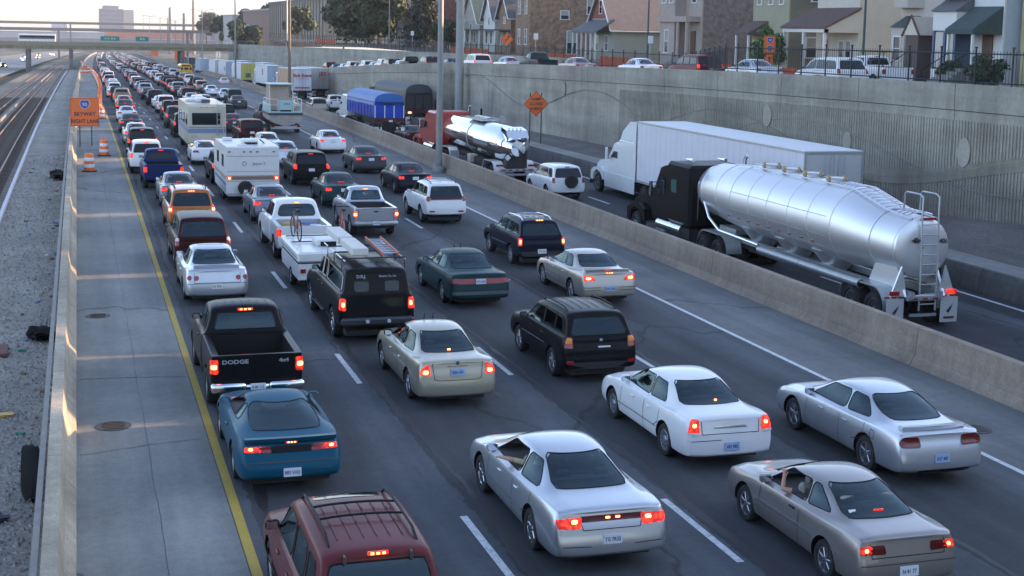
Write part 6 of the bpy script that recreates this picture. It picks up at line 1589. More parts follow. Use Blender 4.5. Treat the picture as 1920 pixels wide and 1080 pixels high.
b = MB(); b.prism([(-2.8, 3.2), (-.0, 3.2), (-.0, 4.8), (-2.8, 3.44)], 'y', -.1, -.02); b.build("porch_gable", MATS["cream_siding"], t)
for y in (0.05, 3.1, 6.1): part(t, "porch_post", TRIM, (-2.75, -2.55, y, y + .2, .0, 3.3))
part(t, "porch_beam", TRIM, (-2.8, -2.5, -.1, 6.3, 3.2, 3.44)); part(t, "door", mat("orange_door", (.35, .18, .06), .6), (-.06, -.01, 4.3, 5.1, .3, 2.7)); part(t, "porch_floor", CONC, (-2.8, -.01, 0, 6.1, 0, .28)); railing(t, -2.7, -2.65, .1, .1, .1)  # the door is a flat orange
part(t, "downpipe", TRIM, (11.0, 11.15, -.12, -.01, 0, 9))
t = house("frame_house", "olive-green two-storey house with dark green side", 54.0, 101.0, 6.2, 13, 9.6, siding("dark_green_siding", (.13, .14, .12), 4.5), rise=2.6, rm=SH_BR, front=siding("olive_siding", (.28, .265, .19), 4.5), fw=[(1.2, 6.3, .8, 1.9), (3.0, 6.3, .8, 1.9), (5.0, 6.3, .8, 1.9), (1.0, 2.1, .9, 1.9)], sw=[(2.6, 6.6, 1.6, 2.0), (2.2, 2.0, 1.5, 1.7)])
b = MB(); b.add([(-1.8, 3.6, 3.1), (-1.8, 6.1, 3.1), (-.1, 6.3, 4.1), (-.1, 3.4, 4.1), (-1.8, 3.6, 2.9), (-1.8, 6.1, 2.9), (-.1, 6.3, 2.9), (-.1, 3.4, 2.9)], [(0, 1, 2, 3), (4, 5, 6, 7), (0, 1, 5, 4), (1, 2, 6, 5), (0, 3, 7, 4)]); b.build("porch_roof", SH_BR, t)
part(t, "door", DOORB, (-.2, -.11, 4.4, 5.3, .3, 2.6)); part(t, "porch_post", TRIM, (-1.75, -1.6, 5.9, 6.05, 0, 2.9), (-1.75, -1.6, 3.7, 3.85, 0, 2.9))
BRG = brickm("grey_brown_brick", (.15, .115, .10), (.19, .155, .14)); BRT = brickm("tan_brown_brick", (.25, .15, .085), (.20, .12, .07)); BRR = brickm("red_brick", (.20, .06, .045), (.15, .05, .04))
STONE = mat("limestone_front", (.34, .28, .24), .8, var=.12, vscale=2)
t = house("brick_house", "brick house with a pale stone front, columns and tall bay windows", 54.0, 117.3, 7.5, 16, 9.8, BRG, roof='flat', front=STONE, sw=[(11.6, 5.4, .9, 1.9)])
part(t, "bay", STONE, (-1.2, -.12, 3.6, 7.0, 0, 9.6)); part(t, "cornice", STONE, (-1.5, -.1, .4, 7.3, 4.0, 4.5))
window(t, 'f', 4.4, 7.0, 1.0, 2.6, off=-1.2); window(t, 'f', 6.1, 7.0, 1.0, 2.6, off=-1.2); window(t, 'f', 1.7, 7.0, 1.0, 2.6, off=-.12); window(t, 'f', 5.3, 2.2, 1.0, 2.2, off=-1.2)
for y in (.7, 2.7): b = MB(); b.tube([(-1.2, y, .5), (-1.2, y, 4.0)], .2, 12); b.build("column", STONE, t, True)
part(t, "door", DOORB, (-.2, -.1, 1.2, 2.2, .6, 3.2)); steps(t, -1.4, .8, 4, 1.8); part(t, "brick_patch", brickm("dark_red_brick", (.13, .065, .05), (.10, .05, .042)), (6, 16, -.03, -.001, 2.5, 9.0))
t = house("cottage", "low grey-green cottage with a tan roof and red gable", 53.6, 138.4, 7.2, 16, 3.5, siding("grey_green_siding", (.27, .28, .24), 4.5), rise=4.2, rm=SH_TN, fw=[(2.0, 1.8, 1.0, 1.7), (4.9, 1.8, 1.0, 1.7)], sw=[(8.2, 1.75, 1.1, 1.7)], eave=.4)
b = MB(); b.prism([(.9, 4.4), (6.3, 4.4), (3.6, 7.5)], 'x', -.16, -.11); b.build("gable_panel", mat("red_gable", (.22, .07, .05), .8), t); window(t, 'f', 3.6, 5.6, .9, 1.5, off=-.14)
b = MB(); b.add([(-2.2, -.2, 3.0), (-2.2, 7.4, 3.0), (.0, 7.4, 4.3), (.0, -.2, 4.3), (-2.2, -.2, 2.85), (-2.2, 7.4, 2.85), (0, 7.4, 4.1), (0, -.2, 4.1)], [(0, 1, 2, 3), (4, 5, 6, 7), (0, 1, 5, 4), (1, 2, 6, 5), (2, 3, 7, 6), (3, 0, 4, 7)]); b.build("porch_roof", SH_GR, t)
for y in (0, 1.4, 2.8, 4.2, 5.6, 7.0): part(t, "porch_post", TRIM, (-2.1, -1.95, y, y + .14, 0, 2.9))
t = house("brick_house", "flat-roofed brown brick apartment house with small side windows", 54.0, 168.5, 6.0, 24, 9.2, BRT, roof='flat', fw=[(1.5, 6, 1, 2), (4.3, 6, 1, 2), (1.5, 2.2, 1, 2), (4.3, 2.2, 1, 2)], sw=[(4.6, 5.0, 1.2, 1.2), (8.0, 6.2, 1.0, 2.2), (12.3, 2.6, 1.2, 2.0), (5.6, 1.6, 1.4, 3.0)])
for x in (2.5, 9.5, 16): part(t, "chimney", BRR, (x, x + .9, 1, 2, 9.5, 11.2))
rows = [("frame_house", "brown-gabled narrow house left of the brown brick apartment house", 176.5, 5.6, 4.8, BRT, SH_GR, 3.2, None), ("frame_house", "small white gabled house behind the bent-arrow sign", 184.0, 5.4, 4.6, siding("plain_white_siding", (.48, .48, .46), 4.5), SH_GR, 3.4, None),
  ("frame_house", "grey gabled house with a green roof next to the thick pole", 191.5, 9.0, 4.0, siding("grey_siding", (.25, .25, .22), 4.5), mat("moss_shingles", (.20, .20, .13), .9, var=.2), 4.6, None), ("frame_house", "dark red gabled house behind the tall lamp pole", 203, 7, 7.5, BRR, SH_GR, 3.2, None),
  ("frame_house", "tall white-sided house right of the big tree", 232, 9, 9.0, MATS["plain_white_siding"], SH_GR, 3.0, None), ("brick_house", "narrow red brick house behind the dark conifer", 220, 8, 9.5, BRR, SH_GR, 2.6, None), ("frame_house", "low house with a dark porch seen under the big tree's right edge", 246, 8, 5.5, MATS["grey_siding"], SH_GR, 3, None)]
for (nm, lb, y0, wy, H_, m, rm, rise, fr) in rows:
 t = house(nm, lb, 54 + (y0 > 200) * 2, y0, wy, 14, H_, m, rise=rise, rm=rm, front=fr, fw=[(wy * .28, 1.9, .9, 1.7), (wy * .7, 1.9, .9, 1.7), (wy * .5, H_ - 1.0 + (.8 if H_ < 6 else -.6), .9, 1.6)] + ([(wy * .28, 5.6, .9, 1.7)] if H_ > 6 else []), sw=[(3, 1.9, 1, 1.6), (7, 1.9, 1, 1.6)] + ([(4, 6, 1, 1.6), (9, 6, 1, 1.6)] if H_ > 6 else []))
 part(t, "porch_roof", rm, (-2.2, 0, .2, wy - .2, 2.9, 3.1)); part(t, "porch_post", TRIM, (-2.1, -1.95, .3, .45, 0, 2.9), (-2.1, -1.95, wy - .45, wy - .3, 0, 2.9))
t = block("school_building", "large grey-brown institutional building with tall window strips, left of the big tree", 58, 90, 345, 450, 3, 14.6, mat("grey_brown_block", (.22, .20, .165), .85, var=.1), roof=SH_GR)
for i in range(22): part(t, "pilaster", MATS["grey_brown_block"], (-16.35, -16.0, -50 + i * 4.7, -49.2 + i * 4.7, 0, 11.4))
for i in range(21):
 b = MB(); b.b2(-16.06, -16.0, -48.9 + i * 4.7, -45.6 + i * 4.7, 1.5, 10.5); b.build("window_strip", mat("dull_window_strip", (.13, .13, .125), .4), t)
block("brick_block", "brown brick block with a tree line behind it, left of the institutional building", 62, 78, 470, 560, 1, 13, brickm("far_brown_brick", (.24, .13, .09), (.2, .11, .08)), win=(3, 5))
block("apartment_block", "pale far apartment block beside the two lamp poles", 62, 84, 600, 640, -2, 11.5, mat("pale_render", (.42, .38, .35), .8, var=.1), win=(4, 6))
for k, (x0, x1, y, z, nm) in enumerate(((66, 90, 700, 9, "low pale house far behind the bridge's right end"), (92, 116, 760, 10, "grey flats far behind the bridge's right end"), (60, 74, 520, 7.5, "small white house between far trees by the bridge's end"))):
 block("far_house", nm, x0, x1, y, y + 20, -5, z, mat("far_house_%s" % ("cream", "grey", "white")[k], [(.38, .34, .30), (.25, .26, .28), (.48, .48, .47)][k], .8), win=(3, 4), cat="house")
for k, (y0, wy, H_, c) in enumerate(((104, 8, 9.5, 2), (122, 8, 10.5, 0), (141, 8, 9, 1), (153, 7.5, 10, 2), (165, 8, 9.5, 0), (178, 8, 9.5, 1), (190, 7.5, 10.5, 2), (203, 8, 9.5, 0), (216, 8, 10, 1), (232, 9, 10, 2), (250, 9, 9.5, 1))):
 house("frame_house", "%s gabled house in the second row, %s" % (("white", "blue-grey", "cream")[c], ["behind the olive house", "behind the stone-fronted house", "behind the cottage", "behind the cottage's far end", "behind the brown brick apartment house", "behind the brown-gabled narrow house", "behind the small white gabled house", "behind the grey gabled house", "behind the dark conifer", "behind the tall white-sided house", "behind the big spreading tree"][k]), 76, y0, wy, 12, H_, siding("second_row_%d" % c, ((.42, .42, .41), (.24, .26, .29), (.42, .38, .30))[c], 4.5), rise=3.4, rm=(SH_GR, SH_TN, SH_BR)[k % 3], fw=[(wy * .3, 6.2, .9, 1.6), (wy * .7, 6.2, .9, 1.6), (wy * .5, H_ + .9, .8, 1.2)], sw=[(2.5, 6.2, .9, 1.6), (6, 6.2, .9, 1.6), (9.5, 6.2, .9, 1.6)])
gy = [72.2, 61.6, 46.6, 34.7, 28.4, 8, -8, -24, -40]  # unseen houses added to shade the road; gaps let sun strips through
for k, (a, c) in enumerate(zip(gy, gy[1:])):
 house("frame_house", ["yellow", "grey", "blue", "brown", "white", "green", "pink", "beige"][k] + "-sided unseen terrace house, added off the right edge for its shade", 54, c + (.55 if k < 4 else .05), a - c - (1.1 if 0 < k < 5 else .6), 14, 9.5, siding("off_row_%s" % ["yellow", "grey", "blue", "brown", "white", "green", "pink", "beige"][k], [(.4, .36, .2), (.3, .3, .3), (.2, .25, .32), (.2, .14, .1), (.5, .5, .5), (.2, .28, .2), (.4, .28, .26), (.4, .36, .3)][k], 4.5), rise=2.4, rm=SH_GR, fw=[(2, 6.4, 1, 1.8), (4.5, 6.4, 1, 1.8), (2, 2, 1, 1.8)])
# ------------------------------------------------------------------ trees
LEAFM = [mat("leaf_dark", (.022, .042, .018), .7), mat("leaf_mid", (.036, .062, .024), .7), mat("leaf_light", (.060, .085, .030), .7)]
BARK = mat("bark", (.08, .065, .05), .95, var=.3, vscale=6)
def tree(name, label, x, y, z, H_, Rr, trunk=.3, nb=14, leaves=5200, ls=.22, seed=1, conic=False, mats=None, cat="tree", squash=.75, lo=.30):
 r = random.Random(seed); t = empty(name, (x, y, z), label=label, cat=cat)
 b = MB(); th = H_ * (.34 if not conic else .9); b.tube([(0, 0, 0), (r.uniform(-.2, .2), 0, th * .5), (0, r.uniform(-.2, .2), th)], [trunk, trunk * .8, trunk * .55], 8)
 blobs = []
 for i in range(nb):
  if conic:
   f = (i + .5) / nb; zz_ = H_ * (.10 + .85 * f); rad = Rr * (1.05 - f) * .75; a = r.random() * 6.28; blobs.append((cos(a) * rad * .5, sin(a) * rad * .5, zz_, rad + .4))
  else:
   a = r.random() * 6.28; q = r.random() ** .6; zz_ = H_ * (lo + (.88 - lo) * r.random()); k = sin(pi * min(.95, max(.22, (zz_ / H_ - .12) / .88))) ** .5
   blobs.append((cos(a) * Rr * .72 * q * k, sin(a) * Rr * .72 * q * k, zz_, Rr * r.uniform(.28, .46)))
 for (bx_, by_, bz_, br_) in blobs:
  if not conic: b.tube([(0, 0, th * r.uniform(.6, 1)), (bx_ * .5, by_ * .5, (th + bz_) / 2), (bx_, by_, bz_)], [trunk * .4, trunk * .22, trunk * .08], 5)
 b.build("trunk", BARK, t, True)
 c = MB(); per = leaves // nb
 for (bx_, by_, bz_, br_) in blobs:
  for i in range(per):
   v = Vector((r.gauss(0, 1), r.gauss(0, 1), r.gauss(0, 1))).normalized() * br_ * (r.random() ** .35) * r.uniform(.8, 1.15); v.z *= squash
   p = Vector((bx_, by_, bz_)) + v; n_ = (v.normalized() + Vector((r.uniform(-1, 1), r.uniform(-1, 1), r.uniform(-.4, 1)))).normalized(); a_ = n_.orthogonal().normalized(); c_ = n_.cross(a_); g = r.random() * 6.28; e1 = a_ * cos(g) + c_ * sin(g); e2 = n_.cross(e1); s_ = ls * r.uniform(.6, 1.4)
   c.add([p - e1 * s_, p + e2 * s_ * .6, p + e1 * s_, p - e2 * s_ * .6], [(0, 1, 2, 3)], r.choice((0, 0, 1, 1, 2)))
 me = bpy.data.meshes.new("crown"); me.from_pydata(c.v, [], c.f)
 for m in (mats or LEAFM): me.materials.append(m)
 me.polygons.foreach_set("material_index", c.m); me.update(); link("crown", me, t)
 return t
tree("broadleaf_tree", "big spreading broadleaf tree on the left of the side street", 52.5, 262, 4.7, 13.5, 9.5, .45, 40, 19000, .42, 3, lo=.22)
tree("broadleaf_tree", "second crown leaning out from behind the big spreading tree", 51, 246, 4.7, 10.5, 6, .35, 18, 7000, .36, 4)
tree("small_tree", "small round dark tree against the institutional building", 50.5, 338, 4.4, 8.5, 4.2, .25, 12, 3600, .36, 5)
tree("conifer", "dark conifer between the houses behind the tall lamp pole", 51.5, 214, 4.9, 15, 3.4, .3, 18, 6500, .30, 6, True, [mat("needle_dark", (.014, .026, .016), .8), mat("needle_mid", (.02, .036, .02), .8), mat("needle_b", (.026, .04, .022), .8)])
tree("bush", "light green bush at the corner of the olive house", 50.2, 96.8, 5.2, 3.6, 2.1, .1, 10, 2600, .13, 7, mats=[mat("bush_mid", (.05, .11, .025), .7), mat("bush_light", (.085, .16, .035), .7), mat("bush_dark", (.03, .07, .02), .7)], cat="bush")
tree("bush", "dark hedge below the white house's porch", 50.6, 70.0, 5.3, 1.9, 1.6, .08, 8, 1800, .12, 8, cat="bush")
tree("bush", "dark shrub below the green porch roof", 51, 74.6, 5.3, 1.7, 1.3, .08, 7, 1500, .12, 18, cat="bush")
tree("small_tree", "small dark tree beside the grey gabled house", 51, 198.5, 4.9, 5, 2.4, .15, 9, 1800, .24, 9)
for k, (px, Y, h_, rr2, lb) in enumerate(((455, 470, 11, 6, "tree at the left edge of the brown brick block"), (470, 590, 17, 8, "tall tree rising behind the brown brick block"), (495, 560, 19, 9, "tree showing over the roof between the brick block and the pole"), (425, 640, 15, 8, "leafy tree above the far end of the bridge"), (385, 900, 21, 10, "tree on the skyline right of the tall chimney"), (530, 620, 22, 8, "treetop over the institutional building's roof"), (560, 600, 20, 8, "second treetop over the institutional building's roof"),
  (440, 700, 14, 8, "low tree by the pale apartment block"), (640, 520, 22, 10, "tree crown high behind the institutional building"))):
 tree("broadleaf_tree", lb, X_at(px, Y), Y, 1 - Y * .006, h_, rr2, .4, 12, 2400, .8, 30 + k)
for k, (x, y, h_) in enumerate(((72, 175, 13), (74, 150, 12), (76, 128, 12), (75, 195, 14))):
 tree("broadleaf_tree", ["backyard tree behind the brick apartment house", "backyard tree behind the cottage", "backyard tree behind the stone-fronted house", "backyard tree behind the small gabled houses"][k], x, y, 5, h_, 5, .3, 12, 3500, .4, 50 + k)
# ------------------------------------------------------------------ lorries, trailers and other special vehicles
def root_at(name, label, cat, u, Y, dz=0, group=None, rz=0):
 p = Wd(u, Y, dz); t = empty(name, p, head(Y) + rz, label, cat, group); t.rotation_euler = (pitch(Y), 0, head(Y) + rz); return t
def pt(parent, name, m, fn, smooth=False, ang=40, loc=None, rot=None):
 b = MB(); fn(b); o = b.build(name, m, parent, smooth, ang)
 if loc: o.location = loc
 if rot: o.rotation_euler = rot
 return o
TW = {}
def truck_wheel(parent, x, y, r=.51, wd=.28, style='steel', rim=None):
 return put_wheel(parent, x, y, r, wd, style)
def dual(parent, y, half, r=.51, style='steel'):
 for sx in (-1, 1): put_wheel(parent, sx * (half - .28), y, r, .52, style)
P_RED = paint("truck_red", (.35, .03, .02), .1); P_TRKW = paint("truck_white", (.66, .67, .66), 0); P_TRKB = paint("truck_black", (.012, .012, .014), .1, .22)
TANKM = mat("brushed_tank_aluminium", (.76, .76, .77), .42, .85, var=.02, vscale=.7, dirt=.12, dscale=.6, dcol=(.60, .57, .54)); MIRRORT = mat("polished_tank_steel", (.80, .80, .80), .07, 1)
def tractor(t, y0, m, H_=3.5, L=6.6, sleeper=True, fair=None, conv=True, front=None, stack=True):
 """cab and hood from y0 (back of sleeper) forward; width 2.4"""
 yc = y0 + (2.3 if sleeper else .4); yh = y0 + L - 1.9
 pt(t, "chassis", DKSTEEL, lambda b: (b.b2(-.45, .45, y0 - 4.2, y0 + L - .8, .75, 1.0), b.b2(-1.1, 1.1, y0 + .2, y0 + 2.2, .55, .95)))
 if sleeper: pt(t, "sleeper", m, lambda b: b.b2(-1.22, 1.22, y0, yc, 1.05, H_, ch=.12))
 prof = [(yc, 1.0), (yc, H_ - .35), (yc + .25, H_ - .22), (yc + .75, H_ - .35), (yc + 1.55, 2.0), (yc + 1.6, 1.0)]
 pt(t, "cab", m, lambda b: b.prism(prof, 'x', -1.15, 1.15))
 hood = [(yc + 1.55, .85), (yc + 1.55, 2.0), (y0 + L - .55, 1.68), (y0 + L - .1, 1.45), (y0 + L, .75), (y0 + L - .1, .6)]
 pt(t, "hood", m, lambda b: b.prism(hood, 'x', -.85, .85))
 for sx in (-1, 1): pt(t, "fender", m, lambda b: [b.prism([(y0 + L - 2.1, .75), (y0 + L - 1.95, 1.2), (y0 + L - 1.4, 1.42), (y0 + L - .5, 1.3), (y0 + L - .05, 1.1), (y0 + L - .02, .62), (y0 + L - .35, .6), (y0 + L - .45, 1.0), (y0 + L - .9, 1.2), (y0 + L - 1.5, 1.1), (y0 + L - 1.8, .75)], 'x', sx * .70, sx * 1.2)])
 pt(t, "bumper", CHROME, lambda b: b.b2(-1.2, 1.2, y0 + L - .02, y0 + L + .12, .35, .75, ch=.05))
 for sx in (-1, 1):
  pt(t, "side_window", GLASS, lambda b: b.prism([(yc + .25, 2.05), (yc + .25, H_ - .75), (yc + .75, H_ - .75), (yc + 1.25, 2.05)], 'x', sx * 1.14, sx * 1.165))
  pt(t, "headlight", CLEARL, lambda b: b.box((sx * .95, y0 + L - .05, 1.0), (.3, .1, .2), ch=.03))
  mo_ = pt(t, "mirror", m if m is P_TRKW else CHROME, lambda b: b.box((sx * 1.42, yc + 1.15, 2.25), (.12, .16, .65), ch=.03)); pt(mo_, "bracket", DKSTEEL, lambda b: (b.tube([(sx * 1.15, yc + 1.1, 2.5), (sx * 1.4, yc + 1.15, 2.5)], .02, 5), b.tube([(sx * 1.15, yc + 1.1, 2.0), (sx * 1.4, yc + 1.15, 2.0)], .02, 5)))
  pt(t, "fuel_tank", CHROME, lambda b: b.tube([(sx * .95, y0 + .9, .78), (sx * .95, yc + 1.0, .78)], .30, 14), True)
  pt(t, "step", STEEL, lambda b: b.b2(sx * .95, sx * 1.25, yc + .3, yc + 1.3, .45, .52))
 pt(t, "windshield", GLASS, lambda b: b.prism([(yc + .80, H_ - .42), (yc + 1.53, 2.08), (yc + 1.56, 2.10), (yc + .83, H_ - .40)], 'x', -1.0, 1.0))
 if stack: pt(t, "exhaust_stack", CHROME, lambda b: b.tube([(1.05, y0 - .12, 1.2), (1.05, y0 - .12, H_ + .25), (1.05, y0 - .28, H_ + .42)], .075, 10), True)
 for x in (-.7, -.35, 0, .35, .7): pt(t, "marker_lamp", AMBER, lambda b: b.box((x, yc + .35, H_ - .22), (.12, .08, .06), ch=.01))
 for y in (y0 - 2.6, y0 - 1.25): dual(t, y, 1.25)
 for sx in (-1, 1): put_wheel(t, sx * 1.05, y0 + L - 1.05, .51, .28, 'chrome5' if m is P_TRKB else 'steel')
def trailer_rear(t, half=1.25, z=1.0, flaps=True, y=0):
 pt(t, "rear_bumper", DKSTEEL, lambda b: (b.box((0, y + .05, .55), (2 * half - .3, .1, .12)), b.box((-.8, y + .1, .85), (.1, .1, .5)), b.box((.8, y + .1, .85), (.1, .1, .5))))
 for sx in (-1, 1): pt(t, "tail_lamp", LENS, lambda b: [b.lathe([(.055, -.02), (.055, .02)], 12, 'y', c=(sx * (half - .25 - .18 * k), y - .01, z)) for k in range(2)])
 if flaps:
  for sx in (-1, 1): pt(t, "mud_flap", WHITEP, lambda b: b.box((sx * (half - .32), y + .15, .50), (.62, .02, .72), ch=.008))
def van_trailer(t, L, H_, m, z0=1.15, half=1.3, doors=True, doorm=None):
 pt(t, "trailer_body", m, lambda b: b.b2(-half, half, 0, L, z0, H_, ch=.03))
 pt(t, "roof", mat("trailer_roof", (.62, .63, .62), .5, var=.05), lambda b: b.b2(-half + .03, half - .03, .03, L - .03, H_ + .002, H_ + .03))
 if doors:
  for sx in (-1, 1):
   d = pt(t, "rear_door", doorm or mat("trailer_door_grey", (.42, .43, .42), .5, var=.06), lambda b: b.b2(sx * .02, sx * (half - .08), -.04, -.005, z0 + .08, H_ - .10, ch=.01))
   pt(d, "lock_rod", STEEL, lambda b: [b.tube([(sx * x, -.07, z0 + .05), (sx * x, -.07, H_ - .1)], .018, 5) for x in (.18, .42)])
  pt(t, "door_frame", STEEL, lambda b: (b.b2(-half, half, -.06, 0, H_ - .10, H_), b.b2(-half, half, -.06, 0, z0, z0 + .08), b.b2(-half, -half + .08, -.06, 0, z0 + .08, H_ - .1), b.b2(half - .08, half, -.06, 0, z0 + .08, H_ - .1)))
 pt(t, "side_rail", STEEL, lambda b: [b.b2(sx * half, sx * (half + .015), 0, L, z0, z0 + .12) for sx in (-1, 1)] + [b.b2(sx * half, sx * (half + .012), 0, L, H_ - .08, H_) for sx in (-1, 1)])
 pt(t, "running_gear", DKSTEEL, lambda b: (b.b2(-.5, .5, .6, 4.2, .6, z0), b.b2(-.9, -.75, L - 5.2, L - 5, .35, z0), b.b2(.75, .9, L - 5.2, L - 5, .35, z0)))
 for y in (1.5, 2.8): dual(t, y, half - .02)
 trailer_rear(t, half, z0 + .04, y=-.02)

# --- black tractor with the bulk tanker
t = root_at("tank_truck", "black tractor pulling a big brushed aluminium bulk tanker numbered 406", "truck", 24.03, 35.3, -.5)
tank = [(.9, .93, 2.42), (3.2, .98, 2.46), (5.6, 1.24, 2.60), (11.4, 1.24, 2.60), (13.3, 1.02, 2.64), (15.5, .70, 2.60)]
def shell(b):
 n = 40; prev = None; secs = []
 prof = [(.72, .02, 2.42), (.70, .55, 2.42), (.74, .80, 2.42), (.80, .91, 2.42), (.88, .93, 2.42), (2.1, .95, 2.44), (2.3, .98, 2.45), (4.0, 1.23, 2.58), (4.3, 1.25, 2.60), (11.3, 1.25, 2.60), (11.6, 1.23, 2.60), (14.3, 1.02, 2.62), (15.1, .86, 2.62), (15.5, .6, 2.62), (15.7, .02, 2.62)]
 for (y, r, z) in prof: secs.append([(r * cos(2 * pi * k / n), y, z + r * sin(2 * pi * k / n)) for k in range(n)])
 vs = [p for s_ in secs for p in s_]; fs = []
 for i in range(len(secs) - 1):
  for k in range(n): fs.append((i * n + k, i * n + (k + 1) % n, (i + 1) * n + (k + 1) % n, (i + 1) * n + k))
 b.add(vs, fs)
tb_ = pt(t, "tank_shell", TANKM, shell, True, 30)
def ring(y, r, z, w_=.05, m=TANKM): pt(t, "weld_band", m, lambda b: b.lathe([(r, -w_ / 2), (r + .014, -w_ / 2), (r + .014, w_ / 2), (r, w_ / 2)], 40, 'y', c=(0, y, z), cap=False), True, 30)
for y, r, z in ((.92, .93, 2.42), (2.2, .965, 2.45), (4.15, 1.24, 2.59), (5.6, 1.25, 2.60), (7.0, 1.25, 2.60), (8.5, 1.25, 2.60), (9.9, 1.25, 2.60), (11.35, 1.25, 2.60), (12.8, 1.14, 2.61), (14.3, 1.02, 2.62)): ring(y, r, z)
SEAM = mat("tank_seam_grime", (.22, .21, .2), .5, .5)
for a in (.25, -.28, -.62): pt(t, "tank_seam", SEAM, lambda b: b.b2(-1.262 * cos(a) - .006, -1.262 * cos(a) + .01, 4.4, 11.3, 2.6 + 1.262 * sin(a), 2.6 + 1.262 * sin(a) + .012))
for k in range(9): 
 a = -.52; y = 5.4 + k * .78; pt(t, "red_reflector", LENS, lambda b: b.box((-1.265 * cos(a), y, 2.6 + 1.265 * sin(a)), (.02, .20, .05), ry=-.5))
for sx in (-1, 1): pt(t, "catwalk_rail", ALU, lambda b: b.tube([(sx * .42, .75, 3.30), (sx * .42, 2.2, 3.42), (sx * .42, 4.2, 3.84), (sx * .42, 11.5, 3.85), (sx * .42, 12.6, 3.78)], .03, 6))
for k in range(17): y = 1.0 + k * .27; z = 3.35 + (.04 if y < 2.2 else .04 + min(2.0, y - 2.2) * .215); pt(t, "catwalk_hoop", ALU, lambda b: b.tube([(-.42, y, z), (-.2, y, z + .07), (.2, y, z + .07), (.42, y, z)], .022, 5))
for y in (5.9, 7.5, 9.0, 10.5):
 h_ = pt(t, "hatch", ALU, lambda b: b.lathe([(.36, 0), (.36, .14), (.30, .18), (.001, .2)], 20), True, 30, loc=(0, y, 3.82))
 pt(h_, "hatch_clamp", mat("brass_clamp", (.40, .28, .12), .4, .7), lambda b: [b.box((.36 * cos(g), .36 * sin(g), .13), (.10, .10, .16), ch=.02) for g in (0.4, 1.9, 3.4, 5.0)])
for sx in (-1, 1):
 x = .12 + sx * .28
 pt(t, "ladder_rail", STEEL, lambda b: b.tube([(x, .55, .55), (x, .55, 2.0), (x, .62, 3.3), (x, .62, 3.95), (x, .80, 4.03), (x, 1.5, 4.03), (x, 1.6, 3.95), (x, 1.62, 3.42)], .028, 7), True)
for k in range(9): pt(t, "rung", STEEL, lambda b: b.tube([(-.16, .55, .75 + .30 * k), (.40, .55, .75 + .30 * k)], .018, 6))
text("406", .20, INK, t, (.66, .69, 2.62), ext=.003, bold=.004)
pt(t, "valve", DKSTEEL, lambda b: (b.lathe([(.09, 0), (.07, -.10), (.001, -.12)], 12, 'y'), b.box((0, -.05, 0), (.3, .05, .05))), loc=(-.28, .70, 2.66))
pt(t, "marker_panel", LENS, lambda b: b.box((.12, .72, 3.30), (.5, .05, .07)))
for sx in (-1, 1): pt(t, "cradle", TANKM, lambda b: b.prism([(.5, 1.0), (2.6, 1.0), (2.2, 1.75), (1.0, 1.85)], 'x', sx * .62, sx * .70)); pt(t, "gusset", TANKM, lambda b: b.prism([(sx * .55, 1.0), (sx * 1.1, 1.0), (sx * .75, 1.9)], 'y', .62, .68))
pt(t, "frame", STEEL, lambda b: (b.b2(-.55, -.42, .4, 13.5, .95, 1.15), b.b2(.42, .55, .4, 13.5, .95, 1.15), b.b2(-.5, .5, 12.2, 13.6, 1.15, 1.35)))
pt(t, "hopper_cone", TANKM, lambda b: [b.lathe([(.9, 0), (.18, -.85), (.18, -1.0)], 16, 'z', c=(0, y, 1.65)) for y in (5.6, 8.2, 10.8)], True)
pt(t, "discharge_pipe", STEEL, lambda b: b.tube([(0, 4.0, .62), (0, 12.0, .62)], .07, 8))
pt(t, "hose_tube", STEEL, lambda b: (b.tube([(-1.15, 2.2, 1.12), (-1.15, 9.0, 1.12)], .13, 14), b.lathe([(.15, -.05), (.15, .05)], 14, 'y', c=(-1.15, 2.25, 1.12)), b.lathe([(.145, -.03), (.145, .03)], 14, 'y', c=(-1.15, 6, 1.12))), True)
pt(t, "air_pipe", CHROME, lambda b: b.tube([(-.9, 14.2, 2.2), (-1.15, 13.2, 1.7), (-1.2, 12.2, 1.35), (-1.2, 9.0, 1.28)], .05, 8), True)
for y0_, lab in ((1.35, 1), (0, 0)):
 pass
def fender(b, ya, yb, x0, x1, r=.62, z=.60):
 n = 16; pts = []
 for i in range(n + 1):
  g = pi * i / n; cy = yb if g < pi / 2 else ya; pts.append((cy + r * cos(g), z + r * sin(g)))
 for (p, q) in zip(pts, pts[1:]):
  b.add([(x0, p[0], p[1]), (x1, p[0], p[1]), (x1, q[0], q[1]), (x0, q[0], q[1]), (x0, p[0], p[1] - .04), (x1, p[0], p[1] - .04), (x1, q[0], q[1] - .04), (x0, q[0], q[1] - .04)], [(0, 1, 2, 3), (4, 5, 6, 7), (0, 3, 7, 4), (1, 2, 6, 5)])
for sx in (-1, 1):
 pt(t, "fender", STEEL, lambda b: fender(b, 1.4, 2.7, sx * .62, sx * 1.24))
 pt(t, "fender", STEEL, lambda b: fender(b, 12.05, 13.4, sx * .62, sx * 1.24))
 f_ = pt(t, "mud_flap", mat("flap_grey", (.42, .42, .41), .6), lambda b: b.box((sx * .93, .62, .55), (.60, .02, .78), ch=.008)); pt(f_, "flap_emblem", INK, lambda b: (b.prism([(sx * .93 - .10, .50), (sx * .93 + .02, .62), (sx * .93 + .12, .72), (sx * .93 + .06, .55), (sx * .93 - .02, .44)], 'y', .600, .605), b.box((sx * .93, .605, .30), (.36, .006, .07))))
 pt(t, "tail_lamp", LIT if sx > 0 else LENS, lambda b: b.box((sx * .98, .60, 1.10), (.32, .08, .14), ch=.02))
 pt(t, "reflector", LENS, lambda b: [b.box((sx * .75 + .24 * k * sx, .60, .98), (.14, .03, .05)) for k in range(3)])
